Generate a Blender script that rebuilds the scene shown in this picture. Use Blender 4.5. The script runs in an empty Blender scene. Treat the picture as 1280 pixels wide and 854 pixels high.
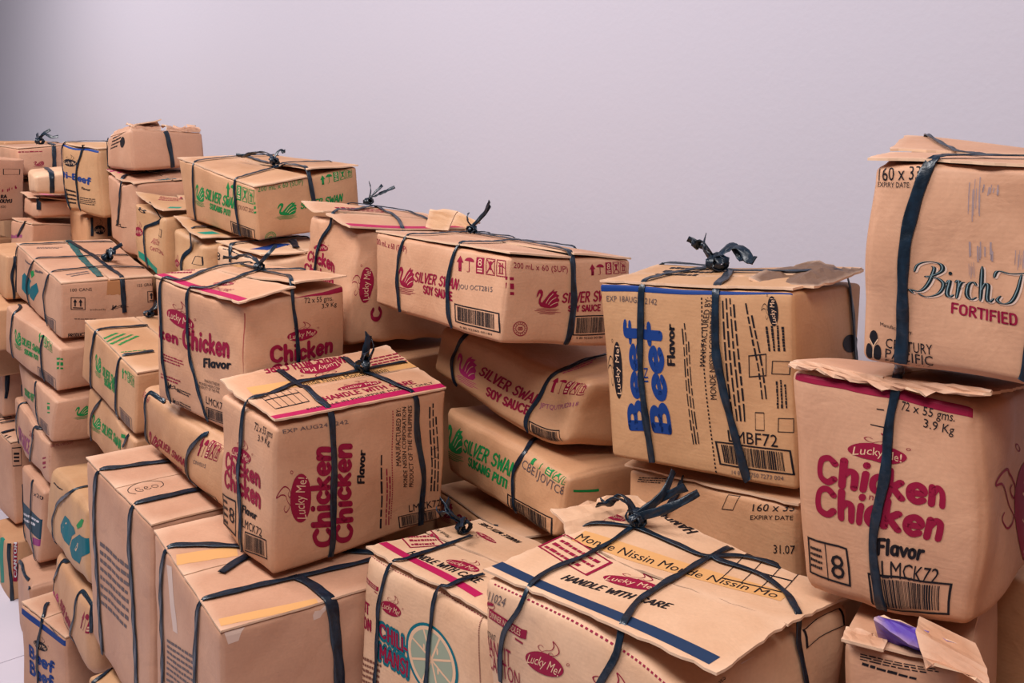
# pile of strapped cartons along a wall
import bpy, bmesh, math, random
import numpy as np
from mathutils import Vector, Matrix

CAM=[1221.9049, 2.8855, 226.5268, 47.7808]
WORLD=0.11
LAMPS=[('ceiling_lamp', (-1.8, -0.1, 1.45), (-1.8, 0.7, -1.0), 1.4, 0.6, 46.0, (1.0, 0.96, 0.95)), ('ceiling_lamp_far', (-4.2, 0.0, 1.45), (-4.2, 0.8, -1.0), 1.4, 0.6, 52.0, (1.0, 0.96, 0.95)), ('ceiling_lamp_near', (0.1, -0.1, 1.5), (-0.5, 0.8, -1.0), 1.4, 0.6, 36.0, (1.0, 0.96, 0.95))]
EXPOSURE=0.21
WALLC=(189, 183, 194)
WALLY=1.63
FLOORZ=-1.47
TILE0=(-0.505, -0.14)
CARTON_COL={'k_shade': ((120, 88, 66), (104, 74, 54)), 'vi': ((92, 60, 168), (80, 48, 150)), 'k0': ((210, 158, 124), (194, 140, 106)), 'k1': ((205, 154, 124), (188, 136, 107)), 'k2': ((206, 154, 114), (188, 135, 96)), 'k3': ((204, 155, 112), (186, 137, 96)), 'k4': ((210, 158, 125), (192, 140, 108)), 'k5': ((226, 182, 148), (208, 160, 124))}
INK_COL={'cr': ((138, 16, 52), 0.6), 'rd': ((150, 70, 60), 0.6), 'mg': ((170, 22, 76), 0.6), 'mg2': ((176, 40, 104), 0.6), 'pu': ((150, 70, 110), 0.6), 'pk': ((222, 130, 150), 0.6), 'bk': ((26, 22, 28), 0.6), 'gy': ((96, 82, 82), 0.6), 'gr': ((26, 128, 66), 0.6), 'bl': ((20, 54, 118), 0.6), 'tl': ((8, 96, 108), 0.6), 'tl2': ((20, 130, 110), 0.6), 'dt': ((26, 58, 74), 0.6), 'pp': ((140, 50, 110), 0.6), 'nv': ((30, 52, 82), 0.4), 'bt': ((22, 34, 38), 0.5), 'bh': ((120, 140, 146), 0.5), 'bs': ((150, 130, 132), 0.7), 'br': ((120, 74, 60), 0.7), 'wh': ((208, 178, 162), 0.4), 'wh2': ((206, 200, 205), 0.5), 'bd': ((212, 170, 138), 0.75), 'lg': ((142, 148, 128), 0.6), 'tp': ((212, 156, 100), 0.3), 'tk': ((170, 116, 78), 0.4)}
sc = bpy.context.scene
COL = sc.collection
# ------------------------------------------------------------------ camera
cam_data = bpy.data.cameras.new('camera')
cam_data.sensor_width = 36.0
cam_data.lens = 36.0 * CAM[0] / 1280.0
cam_data.shift_y = (CAM[2] - 427.0) / 1280.0
cam_data.clip_start = 0.02
cam = bpy.data.objects.new('camera', cam_data)
cam.rotation_euler = (math.radians(90 - CAM[1]), 0, math.radians(CAM[3]))
COL.objects.link(cam)
sc.camera = cam
# ------------------------------------------------------------------ world, lamps, exposure
world = bpy.data.worlds.new('world')
sc.world = world
world.use_nodes = True
world.node_tree.nodes['Background'].inputs[0].default_value = (0.84, 0.86, 1.0, 1)
world.node_tree.nodes['Background'].inputs[1].default_value = WORLD
def lamp(name, loc, target, sx, sy, power, col):
    d = bpy.data.lights.new(name, 'AREA'); d.shape = 'RECTANGLE'; d.size = sx; d.size_y = sy
    d.energy = power; d.color = col
    o = bpy.data.objects.new(name, d); o.location = loc
    v = Vector(target) - Vector(loc)
    o.rotation_euler = v.to_track_quat('-Z', 'Y').to_euler()
    COL.objects.link(o); return o
for L in LAMPS: lamp(*L)
sc.view_settings.view_transform = 'Standard'
sc.view_settings.look = 'None'
sc.view_settings.exposure = EXPOSURE
sc.view_settings.gamma = 1.0
sc.view_settings.use_curve_mapping = False

CARTONS=[
('CF', [[-1.7081, 0.8094, -0.7433], [-1.4901, 0.7943, -0.7605], [-1.4701, 1.1483, -0.758], [-1.6855, 1.1658, -0.7369], [-1.6883, 0.8055, -0.4781], [-1.4675, 0.7951, -0.4879], [-1.449, 1.146, -0.4915], [-1.6643, 1.1644, -0.4551]], {'mat': 'k0', 'label': 'centre carton with crimson sideways Chicken lettering, standing on a plain brown carton', 'group': 'instant noodle cartons in the pile', 'N': 22, 'r': 0.008, 'amp': 0.004, 'bulge': 0.003, 'ax': 'y', 'lift': ([0.014, 0.0, 0.006, 0], [0.006, 0.0, 0, 0]), 'over': (-0.03, 0, 1.0, 1.0), 'drop': {'TL': -0.012, 'TF': -0.012}, 'dent': None}),
('C2', [[-2.0372, 0.8293, -0.5696], [-1.706, 0.8596, -0.5856], [-1.7229, 1.0962, -0.5773], [-2.0553, 1.0687, -0.5693], [-2.0283, 0.8216, -0.3069], [-1.6983, 0.8445, -0.3309], [-1.7134, 1.0872, -0.3075], [-2.0466, 1.0598, -0.3039]], {'mat': 'k0', 'label': 'carton reading Chicken on both visible sides, lid lifted at its right end, left of centre', 'group': 'instant noodle cartons in the pile', 'N': 20, 'r': 0.008, 'amp': 0.0035, 'bulge': 0.004, 'ax': 'x', 'lift': ([0, 0.006, 0, 0.012], [0, 0.02, 0, 0.008]), 'over': (0, 0, 1.02, 1.0), 'drop': {'TR': -0.01}, 'dent': [(1, 0, 0.93, 0.06, (-0.008, 0.014, -0.008)), (0.55, 0, 0.5, 0.1, (0, 0.005, 0))]}),
('P2', [[-1.8325, 0.7315, -1.1849], [-1.4216, 0.6689, -1.1982], [-1.3748, 0.9863, -1.1959], [-1.789, 1.0467, -1.1825], [-1.8184, 0.7257, -0.7649], [-1.4092, 0.6633, -0.7848], [-1.3673, 0.9813, -0.7837], [-1.7759, 1.0418, -0.7639]], {'mat': 'k1', 'label': 'large plain brown carton with tan tape, directly below the centre carton with sideways lettering', 'group': 'plain brown cartons', 'N': 20, 'r': 0.008, 'amp': 0.002, 'bulge': 0.003, 'ax': 'y', 'lift': None, 'over': None, 'drop': None, 'dent': None}),
('P1', [[-2.2651, 0.7556, -1.149], [-1.8431, 0.722, -1.174], [-1.8186, 1.0424, -1.1737], [-2.2345, 1.0782, -1.1601], [-2.2605, 0.7494, -0.7389], [-1.8285, 0.725, -0.7574], [-1.804, 1.0429, -0.755], [-2.2276, 1.0793, -0.7385]], {'mat': 'k1', 'label': 'large plain brown carton with a handwritten word circled on its lid', 'group': 'plain brown cartons', 'N': 18, 'r': 0.008, 'amp': 0.002, 'bulge': 0.003, 'ax': 'y', 'lift': None, 'over': None, 'drop': None, 'dent': None}),
('C1', [[-2.0069, 1.1436, -0.4469], [-1.774, 1.1304, -0.4632], [-1.7491, 1.4569, -0.4783], [-1.9789, 1.4734, -0.4637], [-1.9925, 1.1583, -0.1818], [-1.7635, 1.1402, -0.2056], [-1.7374, 1.4674, -0.2293], [-1.9684, 1.483, -0.2089]], {'mat': 'k0', 'label': 'crushed carton with a crimson sideways oval emblem, wedged behind the long soy sauce carton', 'group': 'instant noodle cartons in the pile', 'N': 16, 'r': 0.012, 'amp': 0.006, 'bulge': 0.004, 'ax': 'y', 'lift': ([0.02, 0.012, 0, 0], [0.008, 0.0, 0, 0]), 'over': (-0.02, -0.02, 1, 1), 'drop': None, 'dent': [(0.0, 0.1, 0.85, 0.09, (0.02, 0.01, -0.005)), (0.9, 0.0, 0.9, 0.08, (-0.015, 0.02, -0.01))]}),
('S1', [[-1.7182, 1.1634, -0.3655], [-1.2412, 1.094, -0.3605], [-1.1978, 1.3754, -0.3991], [-1.6793, 1.4409, -0.3809], [-1.7187, 1.172, -0.2119], [-1.2335, 1.1111, -0.2123], [-1.1974, 1.3855, -0.2403], [-1.6772, 1.4525, -0.2361]], {'mat': 'k0', 'label': 'long soy sauce carton with crimson swans and barcodes, topmost against the wall in the middle', 'group': 'soy sauce cartons in the pile', 'N': 20, 'r': 0.008, 'amp': 0.0025, 'bulge': 0.005, 'ax': 'x', 'lift': ([0, 0.004, 0, 0.0], [0, 0.006, 0, 0.0]), 'over': None, 'drop': None, 'dent': None}),
('S2', [[-1.6366, 1.2474, -0.5023], [-1.1792, 1.2018, -0.5754], [-1.1566, 1.4795, -0.5778], [-1.6117, 1.5178, -0.5456], [-1.6179, 1.2554, -0.4063], [-1.1597, 1.2229, -0.4332], [-1.1389, 1.484, -0.4386], [-1.5994, 1.5228, -0.4061]], {'mat': 'k2', 'label': 'crumpled soy sauce carton with crimson swan, under the long topmost soy sauce carton', 'group': 'soy sauce cartons in the pile', 'N': 20, 'r': 0.022, 'amp': 0.006, 'bulge': 0.006, 'ax': None, 'lift': None, 'over': None, 'drop': None, 'dent': [(0.75, 0, 0.95, 0.12, (0, 0.035, -0.02)), (1, 0.0, 0.5, 0.1, (-0.015, 0.01, 0)), (1, 0.1, 0.05, 0.08, (-0.02, 0.0, 0.02))]}),
('G1', [[-1.6148, 1.2795, -0.7278], [-1.1901, 1.1778, -0.71], [-1.1264, 1.4504, -0.7257], [-1.562, 1.5422, -0.7341], [-1.6201, 1.277, -0.5894], [-1.176, 1.1928, -0.5965], [-1.1259, 1.4534, -0.5992], [-1.5614, 1.5457, -0.5924]], {'mat': 'k2', 'label': 'vinegar carton with green swan lettering, under the crumpled soy sauce carton in the middle', 'group': 'vinegar cartons in the pile', 'N': 16, 'r': 0.012, 'amp': 0.004, 'bulge': 0.006, 'ax': None, 'lift': None, 'over': None, 'drop': None, 'dent': None}),
('S3', [[-1.6762, 1.2975, -0.9255], [-1.2708, 1.1624, -0.8827], [-1.1854, 1.422, -0.8863], [-1.5934, 1.5549, -0.9187], [-1.6853, 1.3016, -0.7865], [-1.2825, 1.169, -0.7398], [-1.1957, 1.4247, -0.7497], [-1.6039, 1.558, -0.7735]], {'mat': 'k2', 'label': 'lowest soy sauce carton of the middle stack, mostly hidden in shadow', 'group': 'soy sauce cartons in the pile', 'N': 10, 'r': 0.01, 'amp': 0.003, 'bulge': 0.005, 'ax': 'x', 'lift': None, 'over': None, 'drop': None, 'dent': None}),
('BF1', [[-1.057, 1.1788, -0.5282], [-0.7478, 1.2273, -0.5157], [-0.7727, 1.4503, -0.5127], [-1.1102, 1.3708, -0.5268], [-1.0738, 1.1657, -0.2453], [-0.7538, 1.2261, -0.2293], [-0.7723, 1.4558, -0.2319], [-1.1099, 1.358, -0.2446]], {'mat': 'k3', 'label': 'carton with blue sideways Beef lettering and blue top band', 'group': 'instant noodle cartons in the pile', 'N': 22, 'r': 0.007, 'amp': 0.0025, 'bulge': 0.003, 'ax': 'x', 'lift': ([0, 0.002, 0, 0.004], [0, 0.01, 0.004, 0.012]), 'over': (0, 0, 1.0, 1.0), 'drop': {'TR': -0.008}, 'dent': None}),
('X1', [[-1.0547, 1.2209, -0.7176], [-0.7345, 1.2264, -0.7211], [-0.7392, 1.4858, -0.7189], [-1.0592, 1.4795, -0.7268], [-1.0564, 1.2186, -0.5593], [-0.7393, 1.223, -0.5358], [-0.7437, 1.4827, -0.5313], [-1.0636, 1.4765, -0.5435]], {'mat': 'k2', 'label': 'flattened milk carton with expiry date print, under the blue Beef carton', 'group': 'milk cartons at the right', 'N': 16, 'r': 0.012, 'amp': 0.004, 'bulge': 0.004, 'ax': 'x', 'lift': ([0.0, 0.0, 0, 0], [0, 0, 0, 0]), 'over': (-0.03, 0, 1, 1), 'drop': None, 'dent': None}),
('CR', [[-0.6471, 1.0836, -0.5752], [-0.4446, 1.1087, -0.5754], [-0.4942, 1.4277, -0.5757], [-0.7066, 1.3919, -0.5764], [-0.6602, 1.0689, -0.2901], [-0.4383, 1.1145, -0.2932], [-0.4944, 1.4274, -0.3476], [-0.707, 1.3916, -0.3479]], {'mat': 'k4', 'label': 'big carton at the right edge with crimson Chicken lettering and barcode, under the milk carton', 'group': 'instant noodle cartons in the pile', 'N': 22, 'r': 0.014, 'amp': 0.004, 'bulge': 0.005, 'ax': 'y', 'lift': ([0.002, 0.0, 0, 0], [0, 0, 0, 0]), 'over': None, 'drop': None, 'dent': [(1, 0.02, 0.98, 0.06, (-0.012, 0.01, -0.012)), (0.95, 0, 0.03, 0.05, (-0.006, 0.008, 0.006))]}),
('BT', [[-0.5637, 1.0658, -0.2649], [-0.333, 1.1336, -0.2716], [-0.416, 1.4252, -0.3221], [-0.6495, 1.3547, -0.3151], [-0.5571, 1.0698, -0.0388], [-0.3271, 1.1372, -0.038], [-0.4147, 1.4239, -0.0331], [-0.648, 1.3537, -0.0222]], {'mat': 'k4', 'label': 'tall milk carton with black script lettering, topmost at the right edge', 'group': 'milk cartons at the right', 'N': 22, 'r': 0.009, 'amp': 0.0035, 'bulge': 0.004, 'ax': 'x', 'lift': ([0.006, 0.0, 0.0, 0], [0.004, 0, 0.012, 0]), 'over': (-0.03, -0.01, 1, 1), 'drop': None, 'dent': None}),
('K1', [[-1.3506, 0.8758, -0.9586], [-1.0018, 0.8867, -0.9642], [-1.0046, 1.1468, -0.9784], [-1.3579, 1.1365, -0.9833], [-1.3482, 0.8935, -0.6919], [-1.0037, 0.9016, -0.7009], [-1.0064, 1.1603, -0.7154], [-1.3555, 1.1497, -0.7272]], {'mat': 'k5', 'label': 'noodle carton with a lime picture and crimson-pink top band, at the bottom centre', 'group': 'instant noodle cartons in the pile', 'N': 20, 'r': 0.02, 'amp': 0.005, 'bulge': 0.008, 'ax': 'x', 'lift': ([0.0, 0.0, 0, 0], [0.003, 0, 0.004, 0]), 'over': None, 'drop': None, 'dent': None}),
('K2', [[-0.9819, 0.8486, -0.8619], [-0.6171, 0.8524, -0.8619], [-0.6205, 1.1463, -0.864], [-0.9851, 1.1396, -0.8622], [-0.9836, 0.8447, -0.5934], [-0.6158, 0.8545, -0.5974], [-0.6192, 1.1493, -0.6016], [-0.9868, 1.1418, -0.5976]], {'mat': 'k5', 'label': 'noodle carton with navy top band, torn tape and a big twine knot, front and nearest', 'group': 'instant noodle cartons in the pile', 'N': 24, 'r': 0.014, 'amp': 0.006, 'bulge': 0.006, 'ax': 'x', 'lift': ([0, 0.008, 0.002, 0.012], [0.002, 0.01, 0.014, 0.004]), 'over': None, 'drop': {'TF': -0.02}, 'dent': [(1, 0.25, 0.8, 0.1, (-0.03, 0, -0.01)), (1, 0.1, 1, 0.08, (-0.02, 0.01, -0.02)), (1, 0.6, 0.5, 0.12, (-0.012, 0, 0))]}),
('V1', [[-0.5688, 1.0546, -0.7999], [-0.4416, 1.09, -0.7936], [-0.5235, 1.3782, -0.7922], [-0.6526, 1.341, -0.7956], [-0.5729, 1.0519, -0.6024], [-0.4468, 1.0862, -0.5988], [-0.5279, 1.3751, -0.5991], [-0.6566, 1.338, -0.5996]], {'mat': 'k4', 'label': 'small torn carton with a purple flap, bottom right under the big Chicken carton', 'group': 'half hidden cartons at the far left', 'N': 14, 'r': 0.014, 'amp': 0.005, 'bulge': 0.004, 'ax': 'x', 'lift': None, 'over': None, 'drop': None, 'dent': None}),
('B1', [[-2.6267, 1.1565, -0.2387], [-2.155, 1.1299, -0.2661], [-2.1418, 1.4113, -0.2419], [-2.6162, 1.43, -0.2123], [-2.6286, 1.1352, -0.076], [-2.1514, 1.1154, -0.1339], [-2.1372, 1.3963, -0.0914], [-2.6082, 1.42, -0.0715]], {'mat': 'k2', 'label': 'long vinegar carton with green swans, topmost of the back row against the wall', 'group': 'vinegar cartons in the pile', 'N': 18, 'r': 0.006, 'amp': 0.002, 'bulge': 0.003, 'ax': 'x', 'lift': ([0, 0.0, 0, 0.0], [0, 0.018, 0, 0.002]), 'over': (0, 0, 1.01, 1), 'drop': None, 'dent': None}),
('B2', [[-3.3151, 1.1883, -0.1173], [-3.0778, 1.1832, -0.1191], [-3.0764, 1.4165, -0.1087], [-3.3147, 1.42, -0.1071], [-3.3158, 1.1878, -0.0171], [-3.0825, 1.1789, 0.0036], [-3.0795, 1.4122, -0.0001], [-3.3154, 1.4187, -0.0029]], {'mat': 'k1', 'label': 'carton with ragged open lid, highest in the back row against the wall', 'group': 'half hidden cartons at the far left', 'N': 14, 'r': 0.01, 'amp': 0.004, 'bulge': 0.004, 'ax': None, 'lift': None, 'over': None, 'drop': None, 'dent': None}),
('B3', [[-3.6593, 1.1675, -0.2782], [-3.3338, 1.1724, -0.2853], [-3.336, 1.3937, -0.2779], [-3.6583, 1.3935, -0.27], [-3.6603, 1.1605, -0.0427], [-3.3326, 1.1671, -0.0589], [-3.3347, 1.3918, -0.0454], [-3.6553, 1.3918, -0.0409]], {'mat': 'k3', 'label': 'tall bent carton with blue Beef lettering and blue band, standing at the back left', 'group': 'instant noodle cartons in the pile', 'N': 14, 'r': 0.012, 'amp': 0.004, 'bulge': 0.008, 'ax': 'x', 'lift': None, 'over': None, 'drop': None, 'dent': None}),
('B4', [[-3.3174, 1.2003, -0.3593], [-3.0065, 1.1634, -0.3931], [-2.9847, 1.3892, -0.3855], [-3.3034, 1.4202, -0.3625], [-3.3158, 1.1893, -0.1392], [-2.9954, 1.158, -0.1656], [-2.9728, 1.3838, -0.1437], [-3.2931, 1.4147, -0.1285]], {'mat': 'k1', 'label': 'carton with a lifted wavy lid, below the carton with the ragged open lid', 'group': 'half hidden cartons at the far left', 'N': 12, 'r': 0.008, 'amp': 0.004, 'bulge': 0.004, 'ax': 'x', 'lift': ([0.01, 0.0, 0, 0], [0.006, 0, 0, 0]), 'over': (0, -0.02, 1, 1), 'drop': {'TL': -0.008, 'TF': -0.008}, 'dent': None}),
('B5', [[-2.9913, 1.1573, -0.3931], [-2.6915, 1.1149, -0.4162], [-2.6598, 1.3524, -0.4108], [-2.9612, 1.3927, -0.3978], [-2.9832, 1.1523, -0.1995], [-2.6847, 1.1113, -0.2289], [-2.6525, 1.3506, -0.2171], [-2.9537, 1.3908, -0.2049]], {'mat': 'k3', 'label': 'dented noodle carton with a teal lid edge, just left of the back vinegar carton', 'group': 'instant noodle cartons in the pile', 'N': 14, 'r': 0.01, 'amp': 0.005, 'bulge': 0.004, 'ax': 'x', 'lift': ([0.012, 0.006, 0, 0], [0.004, 0, 0, 0]), 'over': None, 'drop': {'TL': -0.02, 'TF': -0.012}, 'dent': [(0.5, 0, 0.9, 0.07, (0, 0.04, -0.02))]}),
('B6', [[-2.6705, 1.1391, -0.3862], [-2.3696, 1.0818, -0.4014], [-2.3312, 1.3001, -0.3949], [-2.6322, 1.3546, -0.3884], [-2.6669, 1.138, -0.2597], [-2.3667, 1.083, -0.282], [-2.33, 1.2995, -0.2707], [-2.6297, 1.3538, -0.2642]], {'mat': 'k3', 'label': 'low crushed noodle carton with a teal stripe, under the back vinegar carton', 'group': 'instant noodle cartons in the pile', 'N': 12, 'r': 0.012, 'amp': 0.006, 'bulge': 0.004, 'ax': 'x', 'lift': ([0.02, 0.01, 0, 0], [0.02, 0, 0, 0]), 'over': None, 'drop': {'TL': -0.01, 'TF': -0.01}, 'dent': [(0.6, 0, 0.9, 0.06, (0, 0.03, -0.015))]}),
('B7', [[-2.3376, 1.107, -0.3681], [-2.0454, 1.0762, -0.3712], [-2.0205, 1.2925, -0.3768], [-2.3129, 1.3254, -0.3739], [-2.3368, 1.1063, -0.2845], [-2.0443, 1.0733, -0.2889], [-2.0196, 1.2924, -0.2845], [-2.312, 1.3252, -0.2801]], {'mat': 'k5', 'label': 'low torn carton with a blue stripe, squeezed under the back vinegar carton', 'group': 'instant noodle cartons in the pile', 'N': 12, 'r': 0.012, 'amp': 0.006, 'bulge': 0.003, 'ax': 'x', 'lift': ([0.004, 0.006, 0, 0], [0, 0.0, 0, 0]), 'over': None, 'drop': None, 'dent': None}),
('S4', [[-2.2038, 0.8641, -0.7167], [-1.7223, 0.8368, -0.7374], [-1.7069, 1.1078, -0.7352], [-2.1927, 1.1329, -0.7143], [-2.2073, 0.8554, -0.5812], [-1.716, 0.8347, -0.6049], [-1.7026, 1.1062, -0.6062], [-2.1884, 1.1314, -0.5829]], {'mat': 'k2', 'label': 'bulging soy sauce carton with crimson swan, under the left carton reading Chicken on both sides', 'group': 'soy sauce cartons in the pile', 'N': 18, 'r': 0.02, 'amp': 0.004, 'bulge': 0.008, 'ax': None, 'lift': None, 'over': None, 'drop': None, 'dent': None}),
('M1', [[-3.4367, 0.9323, -0.5235], [-2.8734, 0.8913, -0.5852], [-2.8586, 1.154, -0.5919], [-3.4055, 1.2116, -0.5333], [-3.4268, 0.9326, -0.3656], [-2.8629, 0.8926, -0.427], [-2.8493, 1.1507, -0.4304], [-3.3895, 1.2173, -0.3717]], {'mat': 'k1', 'label': 'tinned fish carton with many straps across its lid, topmost of the front left stack', 'group': 'tinned fish cartons', 'N': 18, 'r': 0.006, 'amp': 0.002, 'bulge': 0.003, 'ax': 'x', 'lift': None, 'over': None, 'drop': None, 'dent': None}),
('G2', [[-3.3468, 0.8697, -0.6978], [-2.8626, 0.8726, -0.7269], [-2.8618, 1.1481, -0.7244], [-3.3468, 1.1443, -0.6952], [-3.336, 0.8738, -0.5479], [-2.8445, 0.8808, -0.6028], [-2.8534, 1.1482, -0.6078], [-3.3362, 1.1447, -0.5541]], {'mat': 'k1', 'label': 'vinegar carton with green swan, directly under the tinned fish carton on the left stack', 'group': 'vinegar cartons in the pile', 'N': 14, 'r': 0.007, 'amp': 0.003, 'bulge': 0.004, 'ax': None, 'lift': None, 'over': None, 'drop': None, 'dent': None}),
('G3', [[-3.2975, 0.9062, -0.8371], [-2.8473, 0.8468, -0.8654], [-2.813, 1.1244, -0.8734], [-3.2751, 1.172, -0.8505], [-3.3029, 0.8973, -0.7254], [-2.8302, 0.8602, -0.7441], [-2.809, 1.1248, -0.7425], [-3.2715, 1.1718, -0.7242]], {'mat': 'k1', 'label': 'vinegar carton second below the tinned fish carton on the left stack', 'group': 'vinegar cartons in the pile', 'N': 12, 'r': 0.008, 'amp': 0.003, 'bulge': 0.004, 'ax': None, 'lift': None, 'over': None, 'drop': None, 'dent': None}),
('S5', [[-3.3601, 0.9055, -1.0042], [-2.9041, 0.8624, -1.002], [-2.882, 1.1311, -0.9907], [-3.343, 1.1717, -0.993], [-3.3685, 0.8973, -0.8475], [-2.9018, 0.8595, -0.8839], [-2.8788, 1.1316, -0.8976], [-3.3384, 1.1723, -0.8621]], {'mat': 'k1', 'label': 'soy sauce carton with faded purple print, third below the tinned fish carton', 'group': 'soy sauce cartons in the pile', 'N': 12, 'r': 0.008, 'amp': 0.003, 'bulge': 0.005, 'ax': None, 'lift': None, 'over': None, 'drop': None, 'dent': None}),
('M3', [[-3.205, 0.8773, -1.2566], [-2.9358, 0.8355, -1.2347], [-2.9126, 1.0592, -1.2319], [-3.2049, 1.072, -1.243], [-3.2144, 0.8712, -1.0266], [-2.9259, 0.8489, -1.0243], [-2.9138, 1.0614, -1.0378], [-3.2067, 1.0742, -1.0399]], {'mat': 'k1', 'label': 'carton with a dark teal and magenta square, below the faded purple soy sauce carton', 'group': 'half hidden cartons at the far left', 'N': 10, 'r': 0.01, 'amp': 0.003, 'bulge': 0.004, 'ax': None, 'lift': None, 'over': None, 'drop': None, 'dent': None}),
('M2', [[-2.822, 0.8214, -1.0946], [-2.2873, 0.7562, -1.0493], [-2.2524, 1.0227, -1.0536], [-2.7786, 1.0946, -1.0985], [-2.8189, 0.8473, -0.9243], [-2.3024, 0.762, -0.8698], [-2.2642, 1.0297, -0.8804], [-2.7918, 1.1012, -0.9352]], {'mat': 'k3', 'label': 'leaning carton with teal lettering and a green leaf, beside the tall plain cartons', 'group': 'tinned fish cartons', 'N': 14, 'r': 0.016, 'amp': 0.003, 'bulge': 0.005, 'ax': None, 'lift': None, 'over': None, 'drop': None, 'dent': None}),
('S6', [[-2.6881, 0.7925, -1.226], [-2.2795, 0.7527, -1.262], [-2.2533, 1.0285, -1.2539], [-2.6655, 1.0644, -1.2436], [-2.6767, 0.807, -1.1012], [-2.2784, 0.7571, -1.0848], [-2.2525, 1.0305, -1.1061], [-2.6643, 1.0659, -1.1072]], {'mat': 'k2', 'label': 'tilted soy sauce carton with magenta swan, low at the left beside the plain cartons', 'group': 'soy sauce cartons in the pile', 'N': 16, 'r': 0.024, 'amp': 0.004, 'bulge': 0.006, 'ax': None, 'lift': None, 'over': None, 'drop': None, 'dent': None}),
('S7', [[-3.4047, 1.0939, -1.1805], [-3.1239, 1.0815, -1.194], [-3.1129, 1.3185, -1.1974], [-3.4011, 1.3277, -1.1886], [-3.4027, 1.0957, -1.0129], [-3.1216, 1.0833, -1.0111], [-3.107, 1.3189, -1.0055], [-3.3952, 1.3283, -1.0033]], {'mat': 'k1', 'label': 'narrow carton end with purple blotches, behind the tall plain carton', 'group': 'soy sauce cartons in the pile', 'N': 10, 'r': 0.008, 'amp': 0.004, 'bulge': 0.003, 'ax': None, 'lift': None, 'over': None, 'drop': None, 'dent': None}),
('W1', [[-2.1707, 0.714, -1.4658], [-1.7554, 0.7325, -1.4783], [-1.7713, 1.0933, -1.4737], [-2.1867, 1.0748, -1.461], [-2.1621, 0.7109, -1.1888], [-1.7468, 0.7294, -1.2013], [-1.7627, 1.0902, -1.1966], [-2.1781, 1.0717, -1.1841]], {'mat': 'k3', 'label': 'plain tan carton lying lowest at the bottom left, under the tilted soy sauce carton', 'group': 'plain brown cartons', 'N': 12, 'r': 0.01, 'amp': 0.003, 'bulge': 0.003, 'ax': None, 'lift': None, 'over': None, 'drop': None, 'dent': None}),
('BF2', [[-2.7341, 0.7321, -1.5103], [-2.5119, 0.7696, -1.4993], [-2.5653, 1.0872, -1.4975], [-2.7869, 1.0504, -1.4949], [-2.7335, 0.7358, -1.2415], [-2.5096, 0.7725, -1.2646], [-2.5653, 1.0888, -1.2774], [-2.7859, 1.053, -1.2547]], {'mat': 'k1', 'label': 'carton with two lines of blue Beef lettering, standing on the floor at bottom left', 'group': 'instant noodle cartons in the pile', 'N': 16, 'r': 0.008, 'amp': 0.003, 'bulge': 0.004, 'ax': 'y', 'lift': None, 'over': None, 'drop': None, 'dent': None}),
('G4', [[-2.7827, 0.9164, -0.6797], [-2.2929, 0.8722, -0.7182], [-2.2673, 1.1451, -0.7176], [-2.7541, 1.1903, -0.6793], [-2.7683, 0.9222, -0.5218], [-2.28, 0.8768, -0.5701], [-2.2573, 1.1455, -0.569], [-2.7446, 1.1908, -0.5364]], {'mat': 'k2', 'label': 'vinegar carton with green swan, topmost of the second left stack behind the plain cartons', 'group': 'vinegar cartons in the pile', 'N': 16, 'r': 0.007, 'amp': 0.002, 'bulge': 0.003, 'ax': 'x', 'lift': None, 'over': None, 'drop': None, 'dent': None}),
('G6', [[-2.7756, 0.9253, -0.8446], [-2.3077, 0.8766, -0.8597], [-2.277, 1.1466, -0.8697], [-2.7432, 1.1982, -0.8521], [-2.7646, 0.9317, -0.7074], [-2.3015, 0.8768, -0.7321], [-2.272, 1.1475, -0.7319], [-2.7377, 1.199, -0.7082]], {'mat': 'k2', 'label': 'vinegar carton lower in the second left stack, directly above the tall plain carton', 'group': 'vinegar cartons in the pile', 'N': 12, 'r': 0.008, 'amp': 0.003, 'bulge': 0.004, 'ax': None, 'lift': None, 'over': None, 'drop': None, 'dent': None}),
('N1', [[-4.5268, 0.9136, -0.3601], [-4.2023, 0.9942, -0.3573], [-4.2649, 1.1898, -0.3495], [-4.5753, 1.1193, -0.3601], [-4.5282, 0.9135, -0.1062], [-4.2046, 0.993, -0.1028], [-4.2553, 1.1957, -0.1095], [-4.5775, 1.1228, -0.1063]], {'mat': 'k1', 'label': 'carton with black lettering and a crimson swoosh, at the left edge near the top', 'group': 'half hidden cartons at the far left', 'N': 10, 'r': 0.007, 'amp': 0.0025, 'bulge': 0.004, 'ax': None, 'lift': None, 'over': None, 'drop': None, 'dent': None}),
('N2', [[-5.0809, 1.2575, -0.2443], [-4.7809, 1.2614, -0.2448], [-4.784, 1.5011, -0.2448], [-5.084, 1.4973, -0.2443], [-5.0806, 1.2575, -0.0443], [-4.7826, 1.2615, -0.0448], [-4.7837, 1.5012, -0.0448], [-5.0837, 1.4973, -0.0443]], {'mat': 'k2', 'label': 'pale carton at the far upper left, behind the others', 'group': 'half hidden cartons at the far left', 'N': 8, 'r': 0.007, 'amp': 0.0025, 'bulge': 0.004, 'ax': None, 'lift': None, 'over': None, 'drop': None, 'dent': None}),
('N3', [[-4.7711, 1.2163, -0.1991], [-4.3223, 1.1942, -0.1709], [-4.3081, 1.4665, -0.1913], [-4.7573, 1.4901, -0.1957], [-4.7723, 1.2163, -0.0632], [-4.3286, 1.1924, -0.0694], [-4.3094, 1.4662, -0.0527], [-4.7585, 1.4899, -0.057]], {'mat': 'k1', 'label': 'carton with a dark bow on its lid, upper far left by the wall', 'group': 'half hidden cartons at the far left', 'N': 10, 'r': 0.007, 'amp': 0.0025, 'bulge': 0.004, 'ax': 'x', 'lift': None, 'over': None, 'drop': None, 'dent': None}),
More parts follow.
